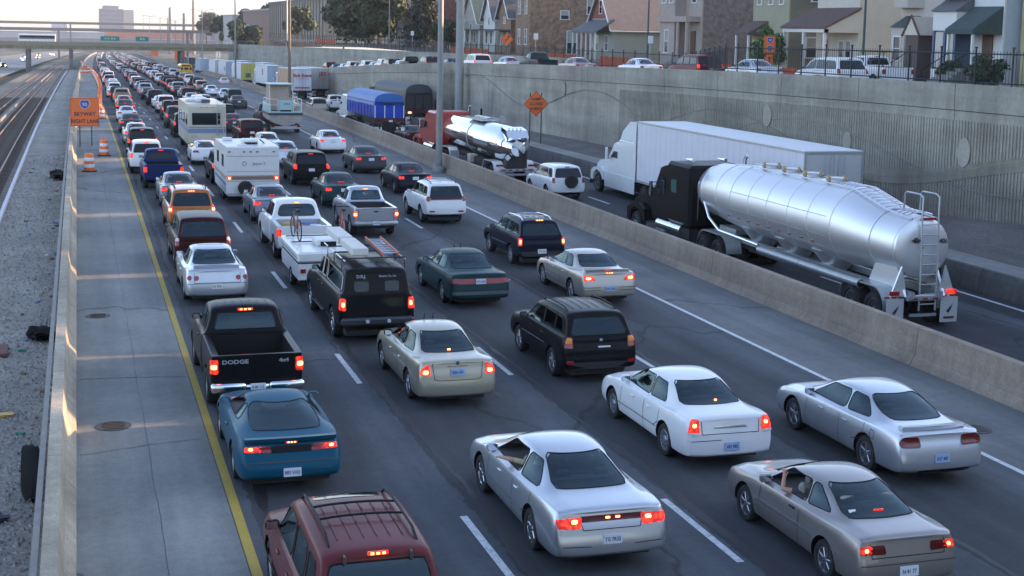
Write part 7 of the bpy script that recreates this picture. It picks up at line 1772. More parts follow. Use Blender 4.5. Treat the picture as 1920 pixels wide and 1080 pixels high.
pt(t, "rear_bumper", STEEL, lambda b: (b.box((0, .55, .95), (1.2, .14, .18), ch=.03), b.box((0, .58, .42), (.9, .08, .08))))
pt(t, "reflector", LENS, lambda b: [b.box((-.35 + .35 * k, .47, .93), (.16, .02, .05)) for k in range(3)])
for y in (1.4, 2.7): dual(t, y, 1.24)
tractor(t, 14.9, P_TRKB, 3.5, 6.6)
pt(t, "sleeper_window", mat("cab_window_green", (.05, .12, .10), .1), lambda b: b.b2(-1.235, -1.22, 16.2, 16.7, 2.3, 2.8))
pt(t, "grab_rail", CHROME, lambda b: b.tube([(-.9, 14.85, 1.3), (-.9, 14.8, 1.4), (-.9, 14.8, 2.9), (-.6, 14.8, 2.9)], .02, 6))
for x in (-.7, .7):
 for y in (16.2,): pt(t, "air_horn", CHROME, lambda b: b.tube([(x, y - .4, 3.62), (x, y + .3, 3.62)], [.08, .03], 8), True)
# --- white tractor and long white trailer
t = root_at("trailer_truck", "white tractor with a long plain white box trailer beside the ribbed wall", "truck", 28.1, 48.5, -.5)
TRW = mat("white_trailer_skin", (.60, .60, .66), .45, .1, coat=.2, var=.04, dirt=.3, dscale=.8, dcol=(.48, .47, .50))
van_trailer(t, 17.0, 4.18, TRW)
pt(t, "panel_rivets", mat("rivet_line", (.45, .45, .5), .5), lambda b: [b.b2(-1.303, -1.30, y, y + .02, 1.3, 4.1) for y in [.6 + .61 * k for k in range(27)]])["kind"] = "stuff"
for y in (16.2, 13, 9.8): pt(t, "marker_lamp", LENS, lambda b: b.box((-1.31, y, 1.22), (.03, .12, .05)))
tractor(t, 17.5, P_TRKW, 3.15, 6.4, stack=True)
pt(t, "roof_fairing", P_TRKW, lambda b: b.prism([(17.75, 3.1), (17.75, 4.12), (18.3, 4.10), (19.3, 3.55), (19.6, 3.1)], 'x', -1.18, 1.18))
for sx in (-1, 1): pt(t, "side_extender", P_TRKW, lambda b: b.b2(sx * 1.2, sx * 1.24, 17.35, 17.8, 1.1, 4.1, ch=.015))
pt(t, "grille", CHROME, lambda b: b.b2(-.5, .5, 23.85, 23.92, .85, 1.35))
for sx in (-1, 1): pt(t, "side_skirt", P_TRKW, lambda b: b.b2(sx * 1.22, sx * 1.26, 17.4, 21.6, .45, 1.25, ch=.01))
pt(t, "fairing_gap_shade", INTER, lambda b: b.b2(-1.0, 1.0, 17.05, 17.34, 1.2, 4.1))  # dark block fills the gap to show its shade
# --- red tractor with polished tanker
t = root_at("tank_truck", "red tractor with a mirror-polished chemical tanker behind the tall lamp pole", "truck", 23.62, 75.3, -.5)
def shell2(b):
 n = 36; prof = [(.15, .30, 2.35), (.16, .55, 2.30), (1.9, 1.0, 2.15), (2.1, 1.02, 2.15), (7.2, 1.02, 2.15), (13.2, 1.02, 2.15), (13.8, .92, 2.15), (14.2, .55, 2.15), (14.3, .02, 2.15)]
 prof = [(.0, .02, 2.0), (.03, .42, 2.0), (.35, .66, 2.05), (1.0, .94, 2.1), (1.5, 1.02, 2.13), (13.2, 1.02, 2.15), (13.8, .92, 2.15), (14.2, .55, 2.15), (14.3, .02, 2.15)]
 secs = [[(r * cos(2 * pi * k / n), y, z + r * sin(2 * pi * k / n)) for k in range(n)] for (y, r, z) in prof]; fs = []
 for i in range(len(secs) - 1):
  for k in range(n): fs.append((i * n + k, i * n + (k + 1) % n, (i + 1) * n + (k + 1) % n, (i + 1) * n + k))
 b.add([p for s_ in secs for p in s_], fs)
pt(t, "tank_shell", MIRRORT, shell2, True, 30)
pt(t, "rear_shroud", MIRRORT, lambda b: b.prism([(.05, 2.62), (.4, 3.02), (1.4, 3.16), (1.4, 2.5), (.4, 2.4)], 'x', -.62, .62))
pt(t, "lamp_holes", INK, lambda b: [b.lathe([(.06, 0), (.06, -.02)], 10, 'z', c=(x, .75, 3.11 + .02)) for x in (-.35, -.12, .12, .35)])
pt(t, "band", STEEL, lambda b: b.lathe([(1.02, -.04), (1.05, -.04), (1.05, .04), (1.02, .04)], 36, 'y', c=(0, 7.4, 2.13), cap=False), True)
pt(t, "hose_tray", MIRRORT, lambda b: b.b2(-1.12, -1.0, 2.4, 5.6, 1.9, 2.25, ch=.02))
pt(t, "walkway", STEEL, lambda b: (b.b2(-.6, .6, 5.8, 9.2, 3.20, 3.24), b.tube([(-.6, 5.8, 3.3), (-.6, 9.2, 3.3), (.6, 9.2, 3.3), (.6, 5.8, 3.3), (-.6, 5.8, 3.3)], .03, 5)))
for y in (6.4, 7.4, 8.4): pt(t, "hatch", ALU, lambda b: b.lathe([(.25, 3.2), (.25, 3.38), (.001, 3.42)], 14, c=(0, y, 0)), True)
pt(t, "handrail", STEEL, lambda b: [b.tube([(.5, y, 3.2), (.5, y, 3.55), (.5, y - .4, 3.55), (.5, y - .4, 3.2)], .02, 5) for y in (5.4, 4.8)])
pt(t, "placard", WHITEP, lambda b: b.prism([(-.55, 1.32), (-.37, 1.50), (-.55, 1.68), (-.73, 1.50)], 'y', .2, .23))
for sx in (-1, 1):
 pt(t, "fender", P_TRKW, lambda b: fender(b, 1.3, 2.6, sx * .62, sx * 1.22)); pt(t, "mud_flap", WHITEP, lambda b: b.box((sx * .92, .35, .55), (.58, .02, .72))); pt(t, "tail_lamp", LENS, lambda b: b.box((sx * .95, .30, 1.05), (.5, .06, .12)))
 pt(t, "fender", P_TRKW, lambda b: fender(b, 11.3, 12.7, sx * .62, sx * 1.22)); pt(t, "mud_flap", mat("flap_grey"), lambda b: b.box((sx * .92, 10.5, .6), (.58, .02, .9)))
pt(t, "rear_bumper", STEEL, lambda b: (b.box((0, .2, .8), (2.0, .1, .14)), b.box((0, .15, .55), (1.7, .1, .10)))); pt(t, "reflector", LENS, lambda b: [b.box((-.8 + .4 * k, .14, .80), (.2, .02, .06)) for k in range(5)])
pt(t, "frame", DKSTEEL, lambda b: (b.b2(-.5, .5, .3, 12.8, .85, 1.1), b.b2(-.9, .9, 4.0, 6.0, .5, 1.1), b.b2(-.6, .6, .25, .9, .9, 1.9)))
pt(t, "valve_box", mat("cream_valve_box", (.5, .47, .38), .6), lambda b: b.b2(-1.15, -.7, 6.0, 6.7, .7, 1.2, ch=.02))
for y in (1.3, 2.6): dual(t, y, 1.22)
tractor(t, 14.5, P_RED, 3.25, 6.6, stack=True)
# --- blue tarp dump trailer and dark tarp trailer
def dump(t, L, m, tarp, z0=1.6, zs=2.9, zt=3.65, half=1.22, ribs=9, tm=None):
 pt(t, "dump_body", m, lambda b: b.b2(-half, half, 0, L, z0, zs))
 def tp(b):
  n = 10; st = [0, .02] + [1.0 + (L - 1) * k / 14 for k in range(15)]; vs = []; fs = []
  for j, y in enumerate(st):
   f = 1.0 - .03 * (j % 2)
   for k in range(n + 1):
    a = pi * k / n; x = -half * 1.02 * cos(a); z = zs - .28 + (zt - zs + .26) * (sin(a) ** .55 if sin(a) > 0 else 0) * (1 if j else .85) * f
    if k in (0, n): z = zs - .30
    vs.append((x, y, z))
  for j in range(len(st) - 1):
   for k in range(n): fs.append((j * (n + 1) + k, j * (n + 1) + k + 1, (j + 1) * (n + 1) + k + 1, (j + 1) * (n + 1) + k))
  fs.append(tuple(range(n + 1))); b.add(vs, fs)
 pt(t, "tarpaulin", tarp, tp, True, 40)
 pt(t, "side_rib", m, lambda b: [b.b2(sx * half, sx * (half + .05), y, y + .08, z0, zs - .32) for sx in (-1, 1) for y in [.1 + k * (L - .3) / ribs for k in range(ribs + 1)]])
 for x in (-half, -.42, .35, half - .07): pt(t, "tail_frame", tm or WHITEP, lambda b: b.b2(x, x + .07, -.05, 0, z0, zs - .3))
 pt(t, "chassis", DKSTEEL, lambda b: (b.b2(-.5, .5, .2, L, .8, z0), b.b2(-1.0, 1.0, .4, 3.4, .5, .9), b.b2(-.9, .9, L - 3, L - .4, .7, 1.2)))
 for y in (1.0, 2.3): dual(t, y, half)
 pt(t, "rear_bumper", mat("dark_red_bumper", (.08, .015, .012), .6), lambda b: b.b2(-half, half, -.05, .1, z0 - .35, z0 - .02))
 trailer_rear(t, half, z0 - .2, y=-.08)
BLUET = mat("blue_tarpaulin", (.012, .10, .34), .45, var=.12, vscale=1.5, bump=.3, bscale=6); BLUEP = paint("trailer_blue", (.012, .06, .42), 0); BLKT = mat("black_tarpaulin", (.035, .037, .042), .55, var=.2, vscale=1.2, bump=.4, bscale=5)
t = root_at("dump_truck", "white tractor with a bright blue dump trailer under a blue tarpaulin", "truck", 24.07, 112, -.5)
dump(t, 12.2, BLUEP, BLUET); tractor(t, 12.6, P_TRKW, 3.0, 5.6, sleeper=True, stack=True)
plate(t, .1, -.1, 1.35, None)
t = root_at("dump_truck", "trailer under a black tarpaulin alongside the blue one", "truck", 30.3, 128, -.5)
dump(t, 14.5, mat("black_trailer_side", (.03, .03, .032), .5), BLKT, 1.55, 3.1, 3.95, 1.27, tm=BLACK); tractor(t, 14.9, P_DMAR, 3.3, 6.2)
pt(t, "lit_tail_lamp", LIT_HOT, lambda b: b.box((-.9, -.1, 1.25), (.28, .06, .14)))
# --- box trailers queueing under the lamps
def semi(u, Y, label, side, rear, L=16.2, cab=P_TRKW, rot=0, H_=4.15, group="box trailers queueing in the truck lanes", cabtrac=True):
 t = root_at("trailer_truck", label, "truck", u, Y, -.5, group)
 van_trailer(t, L, H_, side, doorm=rear)
 if cabtrac: tractor(t, L + .4, cab, 3.4, 6.2, stack=False)
 return t
W1 = mat("trailer_white_a", (.58, .58, .60), .5, var=.05, dirt=.25, dscale=.7); DRW = mat("door_white", (.56, .58, .62), .5, var=.04); DRB = mat("door_pale_blue", (.36, .42, .50), .5)
t = semi(29.6, 196, "box trailer with orange-brown side and red script on its white doors", mat("orange_brown_trailer_side", (.42, .24, .15), .5, var=.3, vscale=.5), DRW)
text("Bob Evans", .62, mat("red_script", (.42, .02, .03), .5), t, (0, -.08, 3.25), ext=.004, bold=.02); text("Farm Fresh Foods", .24, mat("grey_script", (.25, .25, .3), .5), t, (0, -.08, 2.8), ext=.004)
text("RESTAURANTS", .30, MATS["red_script"], t, (0, -.08, 1.55), ext=.004, bold=.012)
t = semi(33.6, 205, "white box trailer half hidden right of the one with red script", W1, mat("door_cream", (.45, .44, .40), .5)); text("JBS", .8, MATS["red_script"], t, (.3, -.08, 3.3), ext=.004, bold=.02); text("TRUCK", .3, MATS["red_script"], t, (.3, -.08, 2.6), ext=.004)
t = semi(29.9, 227, "white trailer with pale blue doors in front of the orange-brown one", W1, DRB); pt(t, "side_logo", mat("faded_purple", (.25, .12, .22), .6), lambda b: b.b2(-1.31, -1.30, 5.5, 7.0, 2.6, 3.6))
t = semi(29.0, 258, "white trailer with yellow doors behind the lamp pole", W1, mat("door_yellow", (.55, .50, .10), .5)); pt(t, "door_logo", mat("dark_logo", (.12, .12, .05), .6), lambda b: b.b2(-.5, .5, -.05, -.045, 1.6, 2.4))
t = semi(29.3, 290, "white trailer with a green side mark, second from the yellow doors", W1, DRB); pt(t, "side_logo", mat("green_logo", (.06, .25, .16), .6), lambda b: b.b2(-1.31, -1.30, 2, 4.0, 2.2, 3.0))
t = semi(29.6, 318, "farther white trailer, third from the yellow doors", W1, mat("door_cream"))
t = semi(28.8, 350, "pale trailer close to the bridge, nearest the dark gap", mat("trailer_bluish", (.30, .36, .42), .5), DRB)
t = semi(28.2, 384, "dark-fronted trailer under the bridge beside the orange square sign", mat("trailer_dark", (.05, .06, .08), .5), mat("door_dark", (.03, .03, .04), .5))
t = semi(33.5, 262, "white trailer in the right file behind the yellow-doored one", W1, DRW, group=None)
t = semi(33.2, 300, "white trailer in the right file nearer the bridge", W1, DRW, group=None)
# --- school bus
t = root_at("school_bus", "yellow school bus ahead of the queue with black warning lamp panels", "bus", 20.2, 290)
YEL = mat("school_bus_yellow", (.62, .34, .03), .4, coat=.4, var=.05)
pt(t, "body", YEL, lambda b: (b.b2(-1.2, 1.2, 0, 9.5, .75, 2.3, ch=.05), b.prism([(-1.2, 2.3), (1.2, 2.3), (1.15, 2.7), (.85, 3.0), (-.85, 3.0), (-1.15, 2.7)], 'y', 0, 9.5)))
pt(t, "rear_window", GLASS, lambda b: [b.box((x, -.02, 2.1), (w_, .04, .45), ch=.01) for x, w_ in ((-.85, .4), (0, .75), (.85, .4))]); pt(t, "lamp_panel", BLACK, lambda b: b.box((0, -.02, 2.68), (1.7, .04, .22), ch=.01))
pt(t, "tail_lamp", LIT, lambda b: [b.lathe([(.1, -.04), (.1, 0)], 12, 'y', c=(sx * .95, 0, 1.3)) for sx in (-1, 1)]); pt(t, "bumper", BLACK, lambda b: b.box((0, -.1, .7), (2.4, .2, .25), ch=.03)); pt(t, "emergency_door", YEL, lambda b: b.box((0, -.03, 1.35), (.9, .04, 1.0), ch=.01))
for y in (2.2, 7.8): dual(t, y, 1.2, .48)
pt(t, "side_windows", GLASS, lambda b: b.b2(-1.21, -1.2, .6, 8.6, 1.95, 2.4))
# --- cabin boat on its trailer, pulled by a dark pickup
t = root_at("boat_trailer", "galvanised trailer carrying the cabin boat, at the edge of the wide shoulder", "trailer", 15.3, 109.2)
pt(t, "frame", STEEL, lambda b: (b.b2(-1.0, -.9, .1, 8.0, .45, .6), b.b2(.9, 1.0, .1, 8.0, .45, .6), b.b2(-1.0, 1.0, .1, .25, .45, .6), b.b2(-1.15, 1.15, .0, .1, .40, .52), b.b2(-.06, .06, 7.8, 9.6, .45, .6)))
pt(t, "tail_lamp", LENS, lambda b: [b.box((sx * 1.0, -.03, .6), (.25, .06, .12)) for sx in (-1, 1)])
for y in (1.6, 2.6):
 for sx in (-1, 1): put_wheel(t, sx * 1.15, y, .36, .22, 'steel')
t = root_at("cabin_boat", "aqua and white cabin boat with a beige enclosed wheelhouse on a road trailer", "boat", 15.3, 109.2, .35)
HULL = mat("dirty_hull", (.36, .31, .28), .6, dirt=.6, dscale=1.2, dcol=(.10, .08, .07), var=.1); AQUA = mat("aqua_gelcoat", (.33, .50, .50), .4, coat=.3); HBL = mat("dark_hull_band", (.03, .04, .05), .5)  # dark band colour serves the rub rail
def hull(b):
 secs = []
 for y, hw, zk, zg in ((0, 1.28, .25, 1.30), (3, 1.30, .25, 1.32), (5.5, 1.15, .30, 1.42), (7.3, .70, .5, 1.58), (8.4, .08, 1.0, 1.72)):
  secs.append([(0, y, zk), (hw * .75, y, zk + .28), (hw * .95, y, zk + .5), (hw, y, zg), (-hw, y, zg), (-hw * .95, y, zk + .5), (-hw * .75, y, zk + .28)])
 n = 7; fs = []
 for i in range(4):
  for k in range(n): fs.append((i * n + k, i * n + (k + 1) % n, (i + 1) * n + (k + 1) % n, (i + 1) * n + k))
 fs += [tuple(range(n)), tuple(range(4 * n, 5 * n))]; b.add([p for s_ in secs for p in s_], fs)
pt(t, "hull", HULL, hull); pt(t, "rub_rail", HBL, lambda b: (b.b2(-1.31, 1.31, -.05, .0, 1.12, 1.28), b.b2(-1.33, -1.29, 0, 4.5, 1.12, 1.28), b.b2(1.29, 1.33, 0, 4.5, 1.12, 1.28)))
pt(t, "transom_top", AQUA, lambda b: (b.b2(-1.25, 1.25, -.04, .3, 1.30, 1.42), b.b2(-.5, .55, .0, .2, 1.42, 2.25, ch=.03), b.b2(-.3, .45, -.02, .0, 1.5, 1.62)))
pt(t, "stern_opening", BLACK, lambda b: b.b2(-.42, .42, -.05, -.01, 1.40, 1.52)); text("CHI IL", .18, INK, t, (.1, -.03, 1.98), ext=.003)
pt(t, "cockpit_side", AQUA, lambda b: [b.b2(sx * 1.12, sx * 1.26, .1, 4.2, 1.32, 1.95, ch=.02) for sx in (-1, 1)])
for sx in (-1, 1):
 pt(t, "guard_rail", mat("white_rail", (.6, .62, .6), .4), lambda b: (b.tube([(sx * 1.22, 0, 1.4), (sx * 1.22, 0, 2.35), (sx * 1.22, 3.8, 2.35), (sx * 1.22, 3.8, 1.9)], .028, 6), b.tube([(sx * 1.22, 0, 1.9), (sx * .6, 0, 1.9)], .022, 6), b.tube([(sx * 1.22, 0, 2.35), (sx * .6, 0, 2.35), (sx * .6, 0, 1.4)], .028, 6), b.tube([(sx * 1.22, 1.9, 1.9), (sx * 1.22, 1.9, 2.35)], .02, 5)))
CANV = mat("beige_canvas", (.36, .29, .24), .8, var=.1, vscale=2)
pt(t, "wheelhouse", CANV, lambda b: b.prism([(2.2, 1.4), (2.3, 3.35), (4.2, 3.4), (5.2, 2.0), (5.2, 1.4)], 'x', -.95, .55))
pt(t, "hardtop", AQUA, lambda b: b.b2(-1.05, .85, 1.7, 4.5, 3.38, 3.50, ch=.03)); pt(t, "hardtop_post", mat("white_rail"), lambda b: [b.tube([(x, 1.8, 1.4), (x, 1.8, 3.4)], .03, 6) for x in (-1.0, .8)])
pt(t, "foredeck", WHITEM, lambda b: b.prism([(-1.1, 5.2), (1.1, 5.2), (.6, 7.3), (.0, 8.3), (-.6, 7.3)], 'z', 1.5, 1.95)); pt(t, "fishing_rods", BLACK, lambda b: [b.tube([(x, .5, 1.6), (x + .3, .2, 3.1)], .012, 4) for x in (.9, 1.05)])
# --- motorhome
t = root_at("motorhome", "cream motorhome with blue stripes, a dark rear window and a ladder", "motorhome", 7.76, 90.8)
CREAM = mat("motorhome_cream", (.50, .46, .36), .45, coat=.3, var=.04, dirt=.2, dscale=1, dcol=(.38, .34, .27)); BST = mat("blue_stripe", (.13, .21, .34), .5)
pt(t, "body", CREAM, lambda b: b.prism([(0, .62), (0, 3.0), (.18, 3.16), (8.6, 3.16), (8.9, 2.9), (9.1, 1.7), (9.1, .62)], 'x', -1.18, 1.18))
pt(t, "rear_window", GLASS, lambda b: b.box((-.05, -.02, 2.25), (1.75, .05, .75), ch=.02)); pt(t, "stripe", BST, lambda b: (b.box((0, -.012, 1.50), (2.3, .03, .26)), b.box((0, -.012, 1.72), (2.3, .03, .06))))
pt(t, "stripe", BST, lambda b: (b.b2(-1.20, -1.182, 0, 8.6, 1.37, 1.63), b.b2(-1.20, -1.182, 0, 8.6, 1.69, 1.75)))
pt(t, "side_window", GLASS, lambda b: [b.box((-1.19, y, 2.2), (.03, w_, .7)) for y, w_ in ((1.3, 1.2), (3.6, 1.3), (6.2, 1.5))]); pt(t, "cab_window", GLASS, lambda b: b.box((-1.19, 8.0, 2.1), (.03, .9, .7)))
pt(t, "ladder", ALU, lambda b: [b.tube([(x, -.1, 1.2), (x, -.1, 3.2), (x, .3, 3.35)], .022, 6) for x in (.62, 1.0)] + [b.tube([(.62, -.1, 1.3 + .3 * k), (1.0, -.1, 1.3 + .3 * k)], .016, 5) for k in range(7)])
pt(t, "air_conditioner", WHITEM, lambda b: b.box((-.1, 3.2, 3.32), (.75, 1.1, .3), ch=.08)); pt(t, "air_conditioner", WHITEM, lambda b: b.box((-.1, 6.5, 3.32), (.75, 1.1, .3), ch=.08)); pt(t, "roof_vent", mat("dark_vent", (.06, .07, .09), .5), lambda b: b.box((.05, 1.6, 3.30), (.55, .5, .22), ch=.03))
pt(t, "roof_pod", WHITEM, lambda b: b.box((-.6, 4.9, 3.25), (.7, 1.6, .18), ch=.06))
for k in range(3): pt(t, "marker_lamp", AMBER, lambda b: b.box((-.35 + .35 * k, -.02, 2.98), (.12, .04, .05)))
pt(t, "bumper", mat("grey_bumper"), lambda b: b.box((0, -.1, .6), (2.35, .2, .3), ch=.04)); pt(t, "taillight", LIT_HOT, lambda b: b.box((-.95, -.22, .62), (.26, .05, .13), ch=.01)); pt(t, "taillight", LENS, lambda b: b.box((.95, -.22, .62), (.26, .05, .13), ch=.01))
pt(t, "vent_panel", STEEL, lambda b: b.box((-.8, -.02, 1.15), (.36, .03, .16)))
for y in (2.4, 7.6): dual(t, y, 1.16, .42)
# --- travel trailer
t = root_at("travel_trailer", "white travel trailer with a spare wheel on its back and a brown stripe", "caravan", 7.55, 64.5)
TTW = mat("travel_trailer_white", (.62, .62, .60), .45, coat=.2, var=.03, dirt=.2, dscale=1.0, dcol=(.45, .43, .38))
pt(t, "body", TTW, lambda b: b.prism([(0, .45), (0, 2.58), (.08, 2.64), (5.2, 2.60), (5.8, 2.2), (5.9, 1.2), (5.5, .45)], 'x', -1.2, 1.2))
pt(t, "panel_seam", MATS["shadow_gap"], lambda b: (b.box((0, -.004, 2.20), (2.36, .012, .012)), b.box((0, -.004, 1.50), (2.36, .012, .010)), b.box((0, -.004, 1.05), (2.36, .012, .010))))
pt(t, "stripe", mat("brown_stripe", (.22, .14, .11), .5), lambda b: b.box((0, -.008, 1.20), (1.95, .02, .16))); pt(t, "trim_line", mat("tan_trim_line", (.36, .28, .2), .5), lambda b: (b.box((0, -.01, 1.31), (2.36, .015, .03)), b.b2(-1.215, -1.2, 0, 5.4, 1.12, 1.28)))
pt(t, "stripe", BST, lambda b: b.b2(-1.212, -1.2, .1, 5.2, .85, .98))
for sx in (-1, 1): l_ = pt(t, "taillight", LIT, lambda b: b.box((sx * 1.06, -.03, 1.20), (.20, .05, .15), ch=.01)); pt(l_, "brake_bulb", LIT_HOT, lambda b: b.box((sx * 1.06, -.058, 1.20), (.10, .01, .09)))
for x in (-1.05, -.40, -.10, .20, .95): pt(t, "marker_lamp", INK, lambda b: b.box((x, -.02, 2.40), (.10, .04, .05), ch=.01))
pt(t, "window", GLASS, lambda b: [b.box((-1.205, y, 1.9), (.03, .8, .55)) for y in (1.5, 3.8)]); pt(t, "bumper", STEEL, lambda b: b.box((0, -.08, .45), (2.3, .12, .12)))
text("Jayco 2", .20, mat("trailer_script", (.16, .16, .2), .5), t, (.28, -.012, 1.86), ext=.002); pt(t, "logo_ring", mat("trailer_script"), lambda b: b.tube([(-.38 + .09 * cos(g), -.012, 1.86 + .09 * sin(g)) for g in [2 * pi * k / 12 for k in range(13)]], .014, 4)); text("LIGHTWEIGHT", .09, mat("trailer_script"), t, (.55, -.012, .88), ext=.002)
sp_ = pt(t, "spare_wheel", RUBBER, lambda b: b.lathe([(.18, -.22), (.24, -.24), (.33, -.22), (.34, -.12), (.33, -.02), (.2, 0)], 24, 'y'), True, loc=(-.35, -.02, .75)); pt(sp_, "rim", HUBC, lambda b: b.lathe([(.20, -.20), (.10, -.14), (.06, -.2), (.001, -.2)], 20, 'y'), True)
pt(t, "air_conditioner", TTW, lambda b: b.box((.05, 1.6, 2.74), (.75, .9, .26), ch=.06)); pt(t, "roof_vent", TTW, lambda b: b.box((-.75, 3.9, 2.68), (.45, .45, .14), ch=.03)); pt(t, "ac_grille", BLACK, lambda b: b.box((.05, 1.14, 2.70), (.6, .02, .08))); pt(t, "roof_vent", TTW, lambda b: b.box((-.4, .7, 2.66), (.4, .4, .08), ch=.02)); pt(t, "antenna", BLACK, lambda b: b.tube([(.75, 1.8, 2.64), (.6, 2.3, 2.78)], .03, 5))
pt(t, "hitch_frame", DKSTEEL, lambda b: (b.b2(-.08, .08, 5.5, 6.8, .45, .6), b.b2(-1.0, 1.0, .2, 5.4, .35, .5)))
for y in (2.3, 3.1):
 for sx in (-1, 1): put_wheel(t, sx * 1.07, y, .33, .2, 'steel')
# --- folded pop-up camper, air conditioner and bicycles
t = root_at("popup_camper", "low white folded camper trailer between the white pickup and the black work truck", "caravan", 7.35, 42.4)
pt(t, "body", WHITEM, lambda b: b.prism([(0, .42), (0, .92), (3.6, .92), (3.75, .7), (3.6, .42)], 'x', -1.02, 1.02)); pt(t, "lid", WHITEM, lambda b: b.b2(-1.06, 1.06, -.04, 3.72, .95, 1.28, ch=.06)); pt(t, "seam", BLACK, lambda b: b.b2(-1.03, 1.03, -.01, 3.6, .922, .948))
pt(t, "side_seam", MATS["shadow_gap"], lambda b: b.b2(-1.075, -1.062, 0, 3.6, 1.10, 1.112)); pt(t, "roof_bar", DKSTEEL, lambda b: [b.tube([(-.95, y, 1.32), (.95, y, 1.32)], .02, 5) for y in (1.9, 3.2)])
ac = pt(t, "air_conditioner", TTW, lambda b: b.b2(-.32, .36, 1.0, 1.9, 1.28, 1.50, ch=.05)); pt(ac, "grille", BLACK, lambda b: b.b2(-.18, .32, .99, 1.0, 1.30, 1.44)); pt(t, "running_gear", DKSTEEL, lambda b: (b.b2(-.9, .9, .3, 3.2, .3, .45), b.b2(-.06, .06, 3.5, 5.3, .42, .52)))
for sx in (-1, 1): put_wheel(t, sx * .95, 1.6, .30, .18, 'steel')
for sx in (-1, 1): pt(t, "taillight", LENS, lambda b: b.box((sx * .88, -.03, .7), (.16, .04, .12)))
for k, (dx, lab, c) in enumerate(((-.72, "mountain bicycle upright on the left of the folded camper's roof bars", (.30, .16, .10)), (.78, "bicycle upright on the right of the folded camper's roof bars", (.38, .10, .07)))):
 bi = empty("bicycle", t.location + Vector((dx, 2.5, 1.32)), .05 - .1 * k, lab, "bicycle")
 for nm, y in (("wheel", -.52), ("wheel", .52)):
  wz_ = pt(bi, nm, RUBBER, lambda b: b.tube([(0, .33 * cos(g), .33 * sin(g)) for g in [2 * pi * q / 20 for q in range(21)]], .022, 5, cap=False), loc=(0, y, .34)); pt(wz_, "spokes", STEEL, lambda b: [b.tube([(0, 0, 0), (0, .32 * cos(g), .32 * sin(g))], .004, 3) for g in [2 * pi * q / 10 for q in range(10)]])
 fm_ = mat("bike_frame_%d" % k, c, .4, .3)
 pt(bi, "frame", fm_, lambda b: [b.tube(p_, .022, 6) for p_ in ([(0, -.52, .34), (0, -.12, .30), (0, .34, .72), (0, -.22, .80), (0, -.12, .30)], [(0, -.52, .34), (0, -.22, .78)], [(0, .52, .34), (0, .34, .85)])])
 pt(bi, "saddle", BLACK, lambda b: b.box((0, -.25, .95), (.13, .26, .06), ch=.02)); pt(bi, "handlebar", BLACK, lambda b: b.tube([(-.28, .28, .98), (0, .34, .98), (.28, .28, .98)], .016, 6)); pt(bi, "crank", STEEL, lambda b: (b.lathe([(.09, -.02), (.09, .02)], 14, 'x', c=(0, -.12, .30)), b.tube([(-.1, -.12, .14), (0, -.12, .30), (.1, -.12, .46)], .014, 4)))
